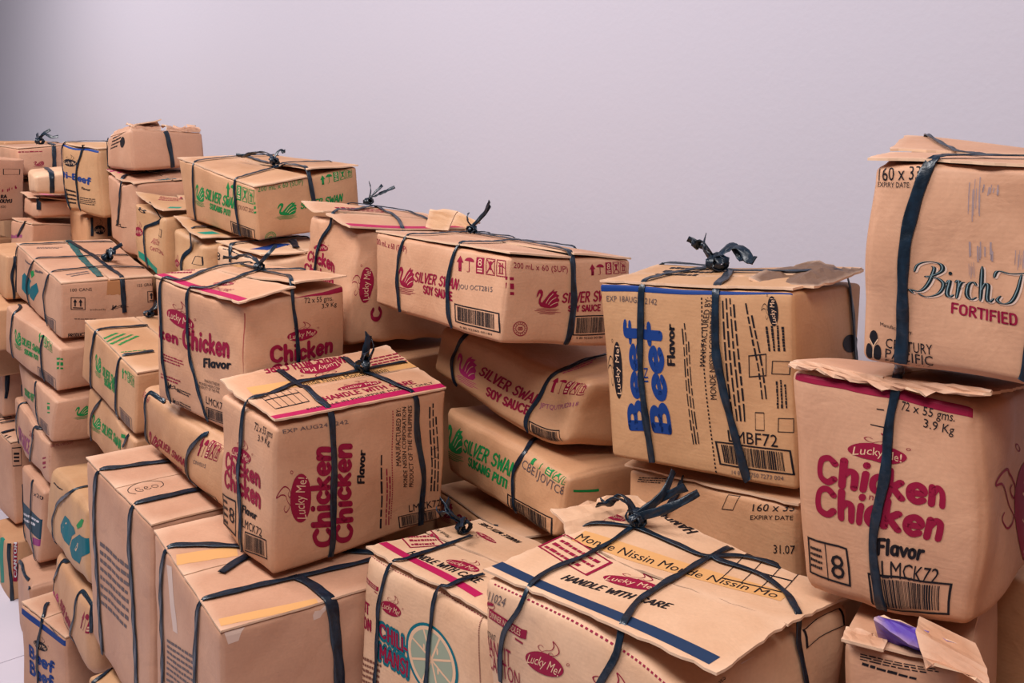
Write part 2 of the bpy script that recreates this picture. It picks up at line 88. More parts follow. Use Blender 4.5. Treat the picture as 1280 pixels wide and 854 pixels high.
('N4', [[-4.0862, 1.162, -0.2368], [-3.7929, 1.1001, -0.2238], [-3.7471, 1.3145, -0.2364], [-4.0422, 1.376, -0.2283], [-4.084, 1.163, -0.1418], [-3.7922, 1.0964, -0.1612], [-3.7461, 1.3145, -0.1394], [-4.0413, 1.3763, -0.1359]], {'mat': 'k5', 'label': 'low rumpled carton left of the tall bent Beef carton', 'group': 'half hidden cartons at the far left', 'N': 10, 'r': 0.014, 'amp': 0.006, 'bulge': 0.004, 'ax': None, 'lift': None, 'over': None, 'drop': None, 'dent': None}),
('N5', [[-4.1858, 1.1717, -0.3289], [-3.8916, 1.1381, -0.3235], [-3.8663, 1.3579, -0.3297], [-4.1625, 1.3897, -0.335], [-4.184, 1.172, -0.2579], [-3.8881, 1.1385, -0.2648], [-3.865, 1.3578, -0.2557], [-4.1613, 1.3898, -0.2488]], {'mat': 'k1', 'label': 'low carton with a pink striped lid, under the rumpled one at the far left', 'group': 'half hidden cartons at the far left', 'N': 10, 'r': 0.012, 'amp': 0.005, 'bulge': 0.004, 'ax': 'x', 'lift': ([0.015, 0.02, 0, 0], [0, 0, 0, 0]), 'over': (-0.04, -0.05, 1, 1), 'drop': None, 'dent': None}),
('N6', [[-4.1517, 1.1068, -0.5121], [-3.9119, 1.1044, -0.5671], [-3.9207, 1.3562, -0.5819], [-4.1391, 1.3792, -0.5674], [-4.1433, 1.1135, -0.3481], [-3.906, 1.1197, -0.3467], [-3.9289, 1.3478, -0.3698], [-4.1356, 1.3839, -0.356]], {'mat': 'k1', 'label': 'carton with faded magenta print, right behind the tinned fish carton', 'group': 'half hidden cartons at the far left', 'N': 12, 'r': 0.007, 'amp': 0.0025, 'bulge': 0.004, 'ax': 'y', 'lift': ([0.01, 0, 0.0, 0], [0, 0, 0, 0]), 'over': None, 'drop': None, 'dent': None}),
('B9', [[-3.8599, 1.2454, -0.4651], [-3.5411, 1.1968, -0.4414], [-3.5081, 1.418, -0.4646], [-3.8277, 1.4649, -0.4636], [-3.8602, 1.2416, -0.2924], [-3.5419, 1.1939, -0.3031], [-3.508, 1.4172, -0.2917], [-3.8273, 1.4636, -0.2816]], {'mat': 'k2', 'label': 'carton end with a blue edge and black oval emblem, under the tall bent Beef carton', 'group': 'instant noodle cartons in the pile', 'N': 10, 'r': 0.007, 'amp': 0.0025, 'bulge': 0.004, 'ax': None, 'lift': None, 'over': None, 'drop': None, 'dent': None}),
('N7', [[-4.6496, 0.8068, -0.5355], [-4.1753, 0.9355, -0.5476], [-4.263, 1.1396, -0.5202], [-4.7071, 1.042, -0.5371], [-4.6475, 0.8083, -0.395], [-4.1577, 0.9537, -0.4109], [-4.2564, 1.1424, -0.4272], [-4.7049, 1.0435, -0.3967]], {'mat': 'k2', 'label': 'dark carton at the left edge, under the carton with the crimson swoosh', 'group': 'half hidden cartons at the far left', 'N': 8, 'r': 0.007, 'amp': 0.0025, 'bulge': 0.004, 'ax': None, 'lift': None, 'over': None, 'drop': None, 'dent': None}),
('G5', [[-3.9143, 0.9765, -0.5501], [-3.4643, 0.9065, -0.5491], [-3.4238, 1.169, -0.55], [-3.8773, 1.2368, -0.5509], [-3.9138, 0.9779, -0.4093], [-3.4593, 0.9122, -0.4094], [-3.4244, 1.166, -0.4088], [-3.8773, 1.2342, -0.4091]], {'mat': 'k2', 'label': 'upright carton sliver left of the tinned fish carton', 'group': 'half hidden cartons at the far left', 'N': 8, 'r': 0.007, 'amp': 0.0025, 'bulge': 0.004, 'ax': None, 'lift': None, 'over': None, 'drop': None, 'dent': None}),
('N9', [[-3.8588, 0.858, -0.7061], [-3.3948, 0.84, -0.7003], [-3.3835, 1.113, -0.7062], [-3.849, 1.1298, -0.7066], [-3.8589, 0.8582, -0.5649], [-3.3925, 0.8423, -0.5652], [-3.3837, 1.1133, -0.5651], [-3.8491, 1.1301, -0.5659]], {'mat': 'k2', 'label': 'shaded carton at the left edge, level with the upper vinegar carton', 'group': 'half hidden cartons at the far left', 'N': 8, 'r': 0.007, 'amp': 0.0025, 'bulge': 0.004, 'ax': None, 'lift': None, 'over': None, 'drop': None, 'dent': None}),
('N10', [[-4.1082, 0.9952, -1.0027], [-3.6576, 0.937, -0.9838], [-3.6234, 1.2089, -0.9851], [-4.0774, 1.2634, -1.004], [-4.1101, 0.9982, -0.8727], [-3.6598, 0.9407, -0.839], [-3.6273, 1.2102, -0.8493], [-4.0815, 1.2649, -0.863]], {'mat': 'k1', 'label': 'strapped carton at the left edge, on top of the carton with a framed black label', 'group': 'half hidden cartons at the far left', 'N': 8, 'r': 0.007, 'amp': 0.0025, 'bulge': 0.004, 'ax': None, 'lift': None, 'over': None, 'drop': None, 'dent': None}),
('N11', [[-3.727, 0.8974, -1.2718], [-3.4133, 0.9041, -1.2823], [-3.417, 1.1269, -1.2807], [-3.7323, 1.1212, -1.2784], [-3.7234, 0.8992, -1.0065], [-3.4147, 0.8975, -1.0116], [-3.4185, 1.1269, -1.012], [-3.7305, 1.1213, -1.0097]], {'mat': 'k1', 'label': 'carton at the left edge with a framed black label and purple vertical lettering', 'group': 'half hidden cartons at the far left', 'N': 10, 'r': 0.007, 'amp': 0.0025, 'bulge': 0.004, 'ax': 'x', 'lift': None, 'over': None, 'drop': None, 'dent': None}),
('N12', [[-3.5586, 0.8691, -1.4849], [-3.2755, 0.8505, -1.4721], [-3.2638, 1.092, -1.4727], [-3.5532, 1.1042, -1.4783], [-3.5572, 0.8738, -1.3064], [-3.2835, 0.8451, -1.2898], [-3.267, 1.0919, -1.2886], [-3.5557, 1.1041, -1.306]], {'mat': 'k2', 'label': 'teal striped carton with a crimson label, on the floor at the left edge', 'group': 'half hidden cartons at the far left', 'N': 8, 'r': 0.007, 'amp': 0.0025, 'bulge': 0.004, 'ax': None, 'lift': None, 'over': None, 'drop': None, 'dent': None}),
('N13', [[-3.1237, 0.8335, -1.4566], [-2.8314, 0.7855, -1.4555], [-2.7964, 1.023, -1.4596], [-3.0884, 1.0689, -1.4623], [-3.1256, 0.8326, -1.2703], [-2.8333, 0.7857, -1.2537], [-2.7957, 1.0239, -1.2499], [-3.0897, 1.0697, -1.2599]], {'mat': 'k1', 'label': 'crushed carton covered with black scribbles, on the floor at the left', 'group': 'half hidden cartons at the far left', 'N': 10, 'r': 0.014, 'amp': 0.007, 'bulge': 0.003, 'ax': None, 'lift': None, 'over': None, 'drop': None, 'dent': None}),
('Fa0', [[-2.0096, 1.18, -0.969], [-1.72, 1.18, -0.969], [-1.72, 1.48, -0.969], [-2.0096, 1.48, -0.969], [-2.0096, 1.18, -0.4934], [-1.72, 1.18, -0.4934], [-1.72, 1.48, -0.4934], [-2.0096, 1.48, -0.4934]], {'mat': 'k2', 'label': 'plain carton buried under the crushed carton at the wall, topmost of its stack', 'group': 'cartons buried under the pile', 'N': 5, 'r': 0.007, 'amp': 0.001, 'bulge': 0.001, 'ax': None, 'lift': None, 'over': None, 'drop': None, 'dent': None}),
('Fa1', [[-2.0112, 1.18, -1.466], [-1.72, 1.18, -1.466], [-1.72, 1.48, -1.466], [-2.0112, 1.48, -1.466], [-2.0112, 1.18, -0.978], [-1.72, 1.18, -0.978], [-1.72, 1.48, -0.978], [-2.0112, 1.48, -0.978]], {'mat': 'k2', 'label': 'plain carton buried under the crushed carton at the wall, second of its stack', 'group': 'cartons buried under the pile', 'N': 5, 'r': 0.007, 'amp': 0.001, 'bulge': 0.001, 'ax': None, 'lift': None, 'over': None, 'drop': None, 'dent': None}),
('Fb0', [[-1.62, 1.24, -1.466], [-1.28, 1.24, -1.466], [-1.28, 1.48, -1.466], [-1.62, 1.48, -1.466], [-1.6184, 1.2396, -0.9344], [-1.28, 1.24, -0.916], [-1.28, 1.48, -0.916], [-1.618, 1.4795, -0.94]], {'mat': 'k2', 'label': 'plain carton buried under the lowest soy sauce carton of the middle stack', 'group': 'cartons buried under the pile', 'N': 5, 'r': 0.007, 'amp': 0.001, 'bulge': 0.001, 'ax': None, 'lift': None, 'over': None, 'drop': None, 'dent': None}),
('Fc0', [[-1.045, 1.24, -1.0965], [-0.775, 1.24, -1.0965], [-0.775, 1.48, -1.0965], [-1.045, 1.48, -1.0965], [-1.045, 1.24, -0.7366], [-0.775, 1.24, -0.736], [-0.775, 1.48, -0.738], [-1.045, 1.4799, -0.7401]], {'mat': 'k2', 'label': 'plain carton buried under the flattened milk carton, topmost of its stack', 'group': 'cartons buried under the pile', 'N': 5, 'r': 0.007, 'amp': 0.001, 'bulge': 0.001, 'ax': None, 'lift': None, 'over': None, 'drop': None, 'dent': None}),
('Fc1', [[-1.045, 1.24, -1.466], [-0.775, 1.24, -1.466], [-0.775, 1.48, -1.466], [-1.045, 1.48, -1.466], [-1.045, 1.24, -1.1055], [-0.775, 1.24, -1.1055], [-0.775, 1.48, -1.1055], [-1.045, 1.48, -1.1055]], {'mat': 'k2', 'label': 'plain carton buried under the flattened milk carton, second of its stack', 'group': 'cartons buried under the pile', 'N': 5, 'r': 0.007, 'amp': 0.001, 'bulge': 0.001, 'ax': None, 'lift': None, 'over': None, 'drop': None, 'dent': None}),
('Fd0', [[-1.345, 0.905, -1.466], [-1.015, 0.905, -1.466], [-1.015, 1.155, -1.466], [-1.345, 1.155, -1.466], [-1.345, 0.905, -1.0015], [-1.015, 0.905, -1.0015], [-1.015, 1.155, -1.0015], [-1.345, 1.155, -1.0015]], {'mat': 'k5', 'label': 'plain carton buried under the noodle carton with the lime picture', 'group': 'cartons buried under the pile', 'N': 5, 'r': 0.007, 'amp': 0.001, 'bulge': 0.001, 'ax': None, 'lift': None, 'over': None, 'drop': None, 'dent': None}),
('Fe0', [[-0.98, 0.855, -1.466], [-0.62, 0.855, -1.466], [-0.62, 1.125, -1.466], [-0.98, 1.125, -1.466], [-0.98, 0.855, -0.8782], [-0.62, 0.855, -0.8791], [-0.62, 1.125, -0.8804], [-0.98, 1.125, -0.8795]], {'mat': 'k5', 'label': 'plain carton buried under the noodle carton with the big twine knot', 'group': 'cartons buried under the pile', 'N': 5, 'r': 0.007, 'amp': 0.001, 'bulge': 0.001, 'ax': None, 'lift': None, 'over': None, 'drop': None, 'dent': None}),
('Ff0', [[-0.6079, 1.0703, -1.4662], [-0.44, 1.07, -1.466], [-0.44, 1.35, -1.466], [-0.611, 1.3503, -1.4662], [-0.6028, 1.0704, -0.8146], [-0.44, 1.07, -0.8146], [-0.44, 1.35, -0.8146], [-0.6058, 1.3503, -0.8146]], {'mat': 'k2', 'label': 'plain carton buried under the small carton with the purple flap', 'group': 'cartons buried under the pile', 'N': 5, 'r': 0.007, 'amp': 0.001, 'bulge': 0.001, 'ax': None, 'lift': None, 'over': None, 'drop': None, 'dent': None}),
('Fg0', [[-2.34, 1.21, -0.9265], [-2.0216, 1.21, -0.9265], [-2.0216, 1.49, -0.9265], [-2.34, 1.49, -0.9265], [-2.34, 1.21, -0.4173], [-2.0216, 1.21, -0.4173], [-2.0216, 1.49, -0.4173], [-2.34, 1.49, -0.4173]], {'mat': 'k2', 'label': 'plain carton buried under the low torn carton with a blue stripe, topmost of its stack', 'group': 'cartons buried under the pile', 'N': 5, 'r': 0.007, 'amp': 0.001, 'bulge': 0.001, 'ax': None, 'lift': None, 'over': None, 'drop': None, 'dent': None}),
('Fg1', [[-2.34, 1.21, -1.466], [-2.0172, 1.21, -1.466], [-2.0172, 1.49, -1.466], [-2.34, 1.49, -1.466], [-2.34, 1.21, -0.9355], [-2.0172, 1.21, -0.9355], [-2.0172, 1.49, -0.9355], [-2.34, 1.49, -0.9355]], {'mat': 'k2', 'label': 'plain carton buried under the low torn carton with a blue stripe, second of its stack', 'group': 'cartons buried under the pile', 'N': 5, 'r': 0.007, 'amp': 0.001, 'bulge': 0.001, 'ax': None, 'lift': None, 'over': None, 'drop': None, 'dent': None}),
('Fh0', [[-2.7, 1.21, -0.9315], [-2.36, 1.21, -0.9315], [-2.36, 1.49, -0.9315], [-2.7, 1.49, -0.9315], [-2.7, 1.21, -0.4321], [-2.36, 1.21, -0.4321], [-2.36, 1.49, -0.4321], [-2.7, 1.49, -0.4321]], {'mat': 'k2', 'label': 'plain carton buried under the low crushed noodle carton, topmost of its stack', 'group': 'cartons buried under the pile', 'N': 5, 'r': 0.007, 'amp': 0.001, 'bulge': 0.001, 'ax': None, 'lift': None, 'over': None, 'drop': None, 'dent': None}),
('Fh1', [[-2.7, 1.21, -1.466], [-2.36, 1.21, -1.466], [-2.36, 1.49, -1.466], [-2.7, 1.49, -1.466], [-2.7, 1.21, -0.9405], [-2.36, 1.21, -0.9405], [-2.36, 1.49, -0.9405], [-2.7, 1.49, -0.9405]], {'mat': 'k2', 'label': 'plain carton buried under the low crushed noodle carton, second of its stack', 'group': 'cartons buried under the pile', 'N': 5, 'r': 0.007, 'amp': 0.001, 'bulge': 0.001, 'ax': None, 'lift': None, 'over': None, 'drop': None, 'dent': None}),
('Fi0', [[-3.055, 1.22, -0.939], [-2.725, 1.22, -0.939], [-2.725, 1.5, -0.939], [-3.055, 1.5, -0.939], [-3.055, 1.22, -0.421], [-2.7254, 1.2201, -0.4274], [-2.7252, 1.5, -0.4243], [-3.055, 1.5, -0.421]], {'mat': 'k2', 'label': 'plain carton buried under the dented noodle carton with a teal edge, topmost of its stack', 'group': 'cartons buried under the pile', 'N': 5, 'r': 0.007, 'amp': 0.001, 'bulge': 0.001, 'ax': None, 'lift': None, 'over': None, 'drop': None, 'dent': None}),
('Fi1', [[-3.055, 1.22, -1.466], [-2.725, 1.22, -1.466], [-2.725, 1.5, -1.466], [-3.055, 1.5, -1.466], [-3.055, 1.22, -0.948], [-2.725, 1.22, -0.948], [-2.725, 1.5, -0.948], [-3.055, 1.5, -0.948]], {'mat': 'k2', 'label': 'plain carton buried under the dented noodle carton with a teal edge, second of its stack', 'group': 'cartons buried under the pile', 'N': 5, 'r': 0.007, 'amp': 0.001, 'bulge': 0.001, 'ax': None, 'lift': None, 'over': None, 'drop': None, 'dent': None}),
('Fj0', [[-3.415, 1.37, -0.9265], [-3.085, 1.37, -0.9265], [-3.085, 1.57, -0.9265], [-3.415, 1.57, -0.9265], [-3.415, 1.37, -0.396], [-3.0852, 1.37, -0.3984], [-3.085, 1.57, -0.396], [-3.415, 1.57, -0.396]], {'mat': 'k2', 'label': 'plain carton buried under the carton with a lifted wavy lid, topmost of its stack', 'group': 'cartons buried under the pile', 'N': 5, 'r': 0.007, 'amp': 0.001, 'bulge': 0.001, 'ax': None, 'lift': None, 'over': None, 'drop': None, 'dent': None}),
('Fj1', [[-3.415, 1.37, -1.466], [-3.085, 1.37, -1.466], [-3.085, 1.57, -1.466], [-3.415, 1.57, -1.466], [-3.415, 1.37, -0.9355], [-3.085, 1.37, -0.9355], [-3.085, 1.57, -0.9355], [-3.415, 1.57, -0.9355]], {'mat': 'k2', 'label': 'plain carton buried under the carton with a lifted wavy lid, second of its stack', 'group': 'cartons buried under the pile', 'N': 5, 'r': 0.007, 'amp': 0.001, 'bulge': 0.001, 'ax': None, 'lift': None, 'over': None, 'drop': None, 'dent': None}),
('Fk0', [[-3.7636, 1.2376, -0.964], [-3.435, 1.2256, -0.964], [-3.435, 1.495, -0.964], [-3.765, 1.495, -0.964], [-3.7632, 1.2392, -0.4781], [-3.435, 1.227, -0.478], [-3.435, 1.495, -0.478], [-3.765, 1.495, -0.478]], {'mat': 'k2', 'label': 'plain carton buried under the black oval emblem carton end, topmost of its stack', 'group': 'cartons buried under the pile', 'N': 5, 'r': 0.007, 'amp': 0.001, 'bulge': 0.001, 'ax': None, 'lift': None, 'over': None, 'drop': None, 'dent': None}),
('Fk1', [[-3.7641, 1.2328, -1.4661], [-3.435, 1.225, -1.466], [-3.435, 1.495, -1.466], [-3.765, 1.495, -1.466], [-3.7636, 1.2363, -0.9731], [-3.435, 1.225, -0.9731], [-3.435, 1.495, -0.973], [-3.765, 1.495, -0.9731]], {'mat': 'k2', 'label': 'plain carton buried under the black oval emblem carton end, second of its stack', 'group': 'cartons buried under the pile', 'N': 5, 'r': 0.007, 'amp': 0.001, 'bulge': 0.001, 'ax': None, 'lift': None, 'over': None, 'drop': None, 'dent': None}),
('Fl0', [[-3.7464, 1.4648, -0.4548], [-3.45, 1.44, -0.455], [-3.45, 1.56, -0.455], [-3.75, 1.56, -0.455], [-3.7466, 1.4633, -0.2508], [-3.45, 1.44, -0.251], [-3.45, 1.56, -0.251], [-3.75, 1.56, -0.251]], {'mat': 'k2', 'label': 'plain carton buried under the carton with the ragged open lid', 'group': 'cartons buried under the pile', 'N': 5, 'r': 0.007, 'amp': 0.001, 'bulge': 0.001, 'ax': None, 'lift': None, 'over': None, 'drop': None, 'dent': None}),
('Fm0', [[-4.14, 1.2781, -1.0215], [-3.9, 1.2781, -1.0215], [-3.9, 1.505, -1.0215], [-4.14, 1.505, -1.0215], [-4.14, 1.2781, -0.595], [-3.9, 1.2781, -0.595], [-3.9, 1.505, -0.595], [-4.14, 1.505, -0.595]], {'mat': 'k2', 'label': 'plain carton buried under the faded magenta printed carton, topmost of its stack', 'group': 'cartons buried under the pile', 'N': 5, 'r': 0.007, 'amp': 0.001, 'bulge': 0.001, 'ax': None, 'lift': None, 'over': None, 'drop': None, 'dent': None}),
('Fm1', [[-4.14, 1.235, -1.466], [-3.9, 1.235, -1.466], [-3.9, 1.505, -1.466], [-4.14, 1.505, -1.466], [-4.14, 1.235, -1.0305], [-3.9, 1.235, -1.0305], [-3.9, 1.505, -1.0305], [-4.14, 1.505, -1.0305]], {'mat': 'k2', 'label': 'plain carton buried under the faded magenta printed carton, second of its stack', 'group': 'cartons buried under the pile', 'N': 5, 'r': 0.007, 'amp': 0.001, 'bulge': 0.001, 'ax': None, 'lift': None, 'over': None, 'drop': None, 'dent': None}),
('Fn0', [[-4.71, 0.88, -1.0165], [-4.41, 0.88, -1.0165], [-4.41, 1.1, -1.0165], [-4.71, 1.1, -1.0165], [-4.71, 0.88, -0.576], [-4.41, 0.88, -0.576], [-4.41, 1.1, -0.576], [-4.71, 1.1, -0.576]], {'mat': 'k2', 'label': 'plain carton buried under the carton with the crimson swoosh, topmost of its stack', 'group': 'cartons buried under the pile', 'N': 5, 'r': 0.007, 'amp': 0.001, 'bulge': 0.001, 'ax': None, 'lift': None, 'over': None, 'drop': None, 'dent': None}),
('Fn1', [[-4.71, 0.88, -1.466], [-4.41, 0.88, -1.466], [-4.41, 1.1, -1.466], [-4.71, 1.1, -1.466], [-4.71, 0.88, -1.0255], [-4.41, 0.88, -1.0255], [-4.41, 1.1, -1.0255], [-4.71, 1.1, -1.0255]], {'mat': 'k2', 'label': 'plain carton buried under the carton with the crimson swoosh, second of its stack', 'group': 'cartons buried under the pile', 'N': 5, 'r': 0.007, 'amp': 0.001, 'bulge': 0.001, 'ax': None, 'lift': None, 'over': None, 'drop': None, 'dent': None}),
('Fo0', [[-4.74, 1.24, -0.6242], [-4.34, 1.24, -0.6242], [-4.34, 1.48, -0.6242], [-4.74, 1.48, -0.6242], [-4.74, 1.24, -0.2114], [-4.34, 1.24, -0.2114], [-4.34, 1.48, -0.2114], [-4.74, 1.48, -0.2114]], {'mat': 'k2', 'label': 'plain carton buried under the carton with a bow on its lid, topmost of its stack', 'group': 'cartons buried under the pile', 'N': 5, 'r': 0.007, 'amp': 0.001, 'bulge': 0.001, 'ax': None, 'lift': None, 'over': None, 'drop': None, 'dent': None}),
('Fo1', [[-4.74, 1.24, -1.0438], [-4.34, 1.24, -1.0438], [-4.34, 1.48, -1.0438], [-4.74, 1.48, -1.0438], [-4.74, 1.24, -0.6332], [-4.34, 1.24, -0.6332], [-4.34, 1.48, -0.6332], [-4.74, 1.48, -0.6332]], {'mat': 'k2', 'label': 'plain carton buried under the carton with a bow on its lid, second of its stack', 'group': 'cartons buried under the pile', 'N': 5, 'r': 0.007, 'amp': 0.001, 'bulge': 0.001, 'ax': None, 'lift': None, 'over': None, 'drop': None, 'dent': None}),
('Fo2', [[-4.74, 1.24, -1.466], [-4.34, 1.24, -1.466], [-4.34, 1.48, -1.466], [-4.74, 1.48, -1.466], [-4.74, 1.24, -1.0528], [-4.34, 1.24, -1.0528], [-4.34, 1.48, -1.0528], [-4.74, 1.48, -1.0528]], {'mat': 'k2', 'label': 'plain carton buried under the carton with a bow on its lid, third of its stack', 'group': 'cartons buried under the pile', 'N': 5, 'r': 0.007, 'amp': 0.001, 'bulge': 0.001, 'ax': None, 'lift': None, 'over': None, 'drop': None, 'dent': None}),
('Fp0', [[-5.09, 1.26, -0.859], [-4.81, 1.26, -0.859], [-4.81, 1.5, -0.859], [-5.09, 1.5, -0.859], [-5.09, 1.26, -0.261], [-4.81, 1.26, -0.261], [-4.81, 1.5, -0.261], [-5.09, 1.5, -0.261]], {'mat': 'k2', 'label': 'plain carton buried under the pale carton at the far end, topmost of its stack', 'group': 'cartons buried under the pile', 'N': 5, 'r': 0.007, 'amp': 0.001, 'bulge': 0.001, 'ax': None, 'lift': None, 'over': None, 'drop': None, 'dent': None}),
('Fp1', [[-5.09, 1.26, -1.466], [-4.81, 1.26, -1.466], [-4.81, 1.5, -1.466], [-5.09, 1.5, -1.466], [-5.09, 1.26, -0.868], [-4.81, 1.26, -0.868], [-4.81, 1.5, -0.868], [-5.09, 1.5, -0.868]], {'mat': 'k2', 'label': 'plain carton buried under the pale carton at the far end, second of its stack', 'group': 'cartons buried under the pile', 'N': 5, 'r': 0.007, 'amp': 0.001, 'bulge': 0.001, 'ax': None, 'lift': None, 'over': None, 'drop': None, 'dent': None}),
('Fq0', [[-1.7461, 0.7352, -1.4661], [-1.45, 0.735, -1.466], [-1.45, 1.005, -1.466], [-1.75, 1.005, -1.466], [-1.7379, 0.7355, -1.2214], [-1.45, 0.735, -1.221], [-1.45, 1.005, -1.221], [-1.75, 1.005, -1.221]], {'mat': 'k2', 'label': 'plain carton buried under the plain carton carrying the centre carton', 'group': 'cartons buried under the pile', 'N': 5, 'r': 0.007, 'amp': 0.001, 'bulge': 0.001, 'ax': None, 'lift': None, 'over': None, 'drop': None, 'dent': None}),
('Fr0', [[-3.87, 0.9, -0.8248], [-3.57, 0.9, -0.8248], [-3.57, 1.1, -0.8248], [-3.87, 1.1, -0.8248], [-3.87, 0.9, -0.726], [-3.57, 0.9, -0.726], [-3.57, 1.1, -0.726], [-3.87, 1.1, -0.726]], {'mat': 'k2', 'label': 'plain carton buried under the shaded carton at the end of the stack', 'group': 'cartons buried under the pile', 'N': 5, 'r': 0.007, 'amp': 0.001, 'bulge': 0.001, 'ax': None, 'lift': None, 'over': None, 'drop': None, 'dent': None}),
('Fs0', [[-3.3697, 1.1063, -1.466], [-3.11, 1.1, -1.466], [-3.11, 1.32, -1.466], [-3.37, 1.32, -1.466], [-3.3697, 1.1059, -1.216], [-3.11, 1.1, -1.216], [-3.11, 1.32, -1.216], [-3.37, 1.32, -1.216]], {'mat': 'k2', 'label': 'plain carton buried under the purple blotched carton end', 'group': 'cartons buried under the pile', 'N': 5, 'r': 0.007, 'amp': 0.001, 'bulge': 0.001, 'ax': None, 'lift': None, 'over': None, 'drop': None, 'dent': None}),
('Ft0', [[-0.55, 1.425, -1.0415], [-0.25, 1.425, -1.0415], [-0.25, 1.575, -1.0415], [-0.55, 1.575, -1.0415], [-0.55, 1.425, -0.626], [-0.25, 1.425, -0.626], [-0.25, 1.575, -0.626], [-0.55, 1.575, -0.626]], {'mat': 'k2', 'label': 'plain carton buried under the milk carton, at the wall, topmost of its stack', 'group': 'cartons buried under the pile', 'N': 5, 'r': 0.007, 'amp': 0.001, 'bulge': 0.001, 'ax': None, 'lift': None, 'over': None, 'drop': None, 'dent': None}),
('Ft1', [[-0.55, 1.425, -1.466], [-0.25, 1.425, -1.466], [-0.25, 1.575, -1.466], [-0.55, 1.575, -1.466], [-0.55, 1.425, -1.0505], [-0.25, 1.425, -1.0505], [-0.25, 1.575, -1.0505], [-0.55, 1.575, -1.0505]], {'mat': 'k2', 'label': 'plain carton buried under the milk carton, at the wall, second of its stack', 'group': 'cartons buried under the pile', 'N': 5, 'r': 0.007, 'amp': 0.001, 'bulge': 0.001, 'ax': None, 'lift': None, 'over': None, 'drop': None, 'dent': None}),
('Fu0', [[-0.23, 0.8, -0.8565], [0.13, 0.8, -0.8565], [0.13, 1.36, -0.8565], [-0.23, 1.36, -0.8565], [-0.23, 0.8, -0.256], [0.13, 0.8, -0.256], [0.13, 1.36, -0.256], [-0.23, 1.36, -0.256]], {'mat': 'k2', 'label': 'unseen plain carton past the big Chicken carton, added to shade it, topmost of its stack', 'group': 'cartons buried under the pile', 'N': 5, 'r': 0.007, 'amp': 0.001, 'bulge': 0.001, 'ax': None, 'lift': None, 'over': None, 'drop': None, 'dent': None}),  # unseen stack continuing the pile, made tall to shade the big carton's foot
('Fu1', [[-0.23, 0.8, -1.466], [0.13, 0.8, -1.466], [0.13, 1.36, -1.466], [-0.23, 1.36, -1.466], [-0.23, 0.8, -0.8655], [0.13, 0.8, -0.8655], [0.13, 1.36, -0.8655], [-0.23, 1.36, -0.8655]], {'mat': 'k2', 'label': 'unseen plain carton past the big Chicken carton, added to shade it, second of its stack', 'group': 'cartons buried under the pile', 'N': 5, 'r': 0.007, 'amp': 0.001, 'bulge': 0.001, 'ax': None, 'lift': None, 'over': None, 'drop': None, 'dent': None})]  # lower carton of the unseen stack added for its shade
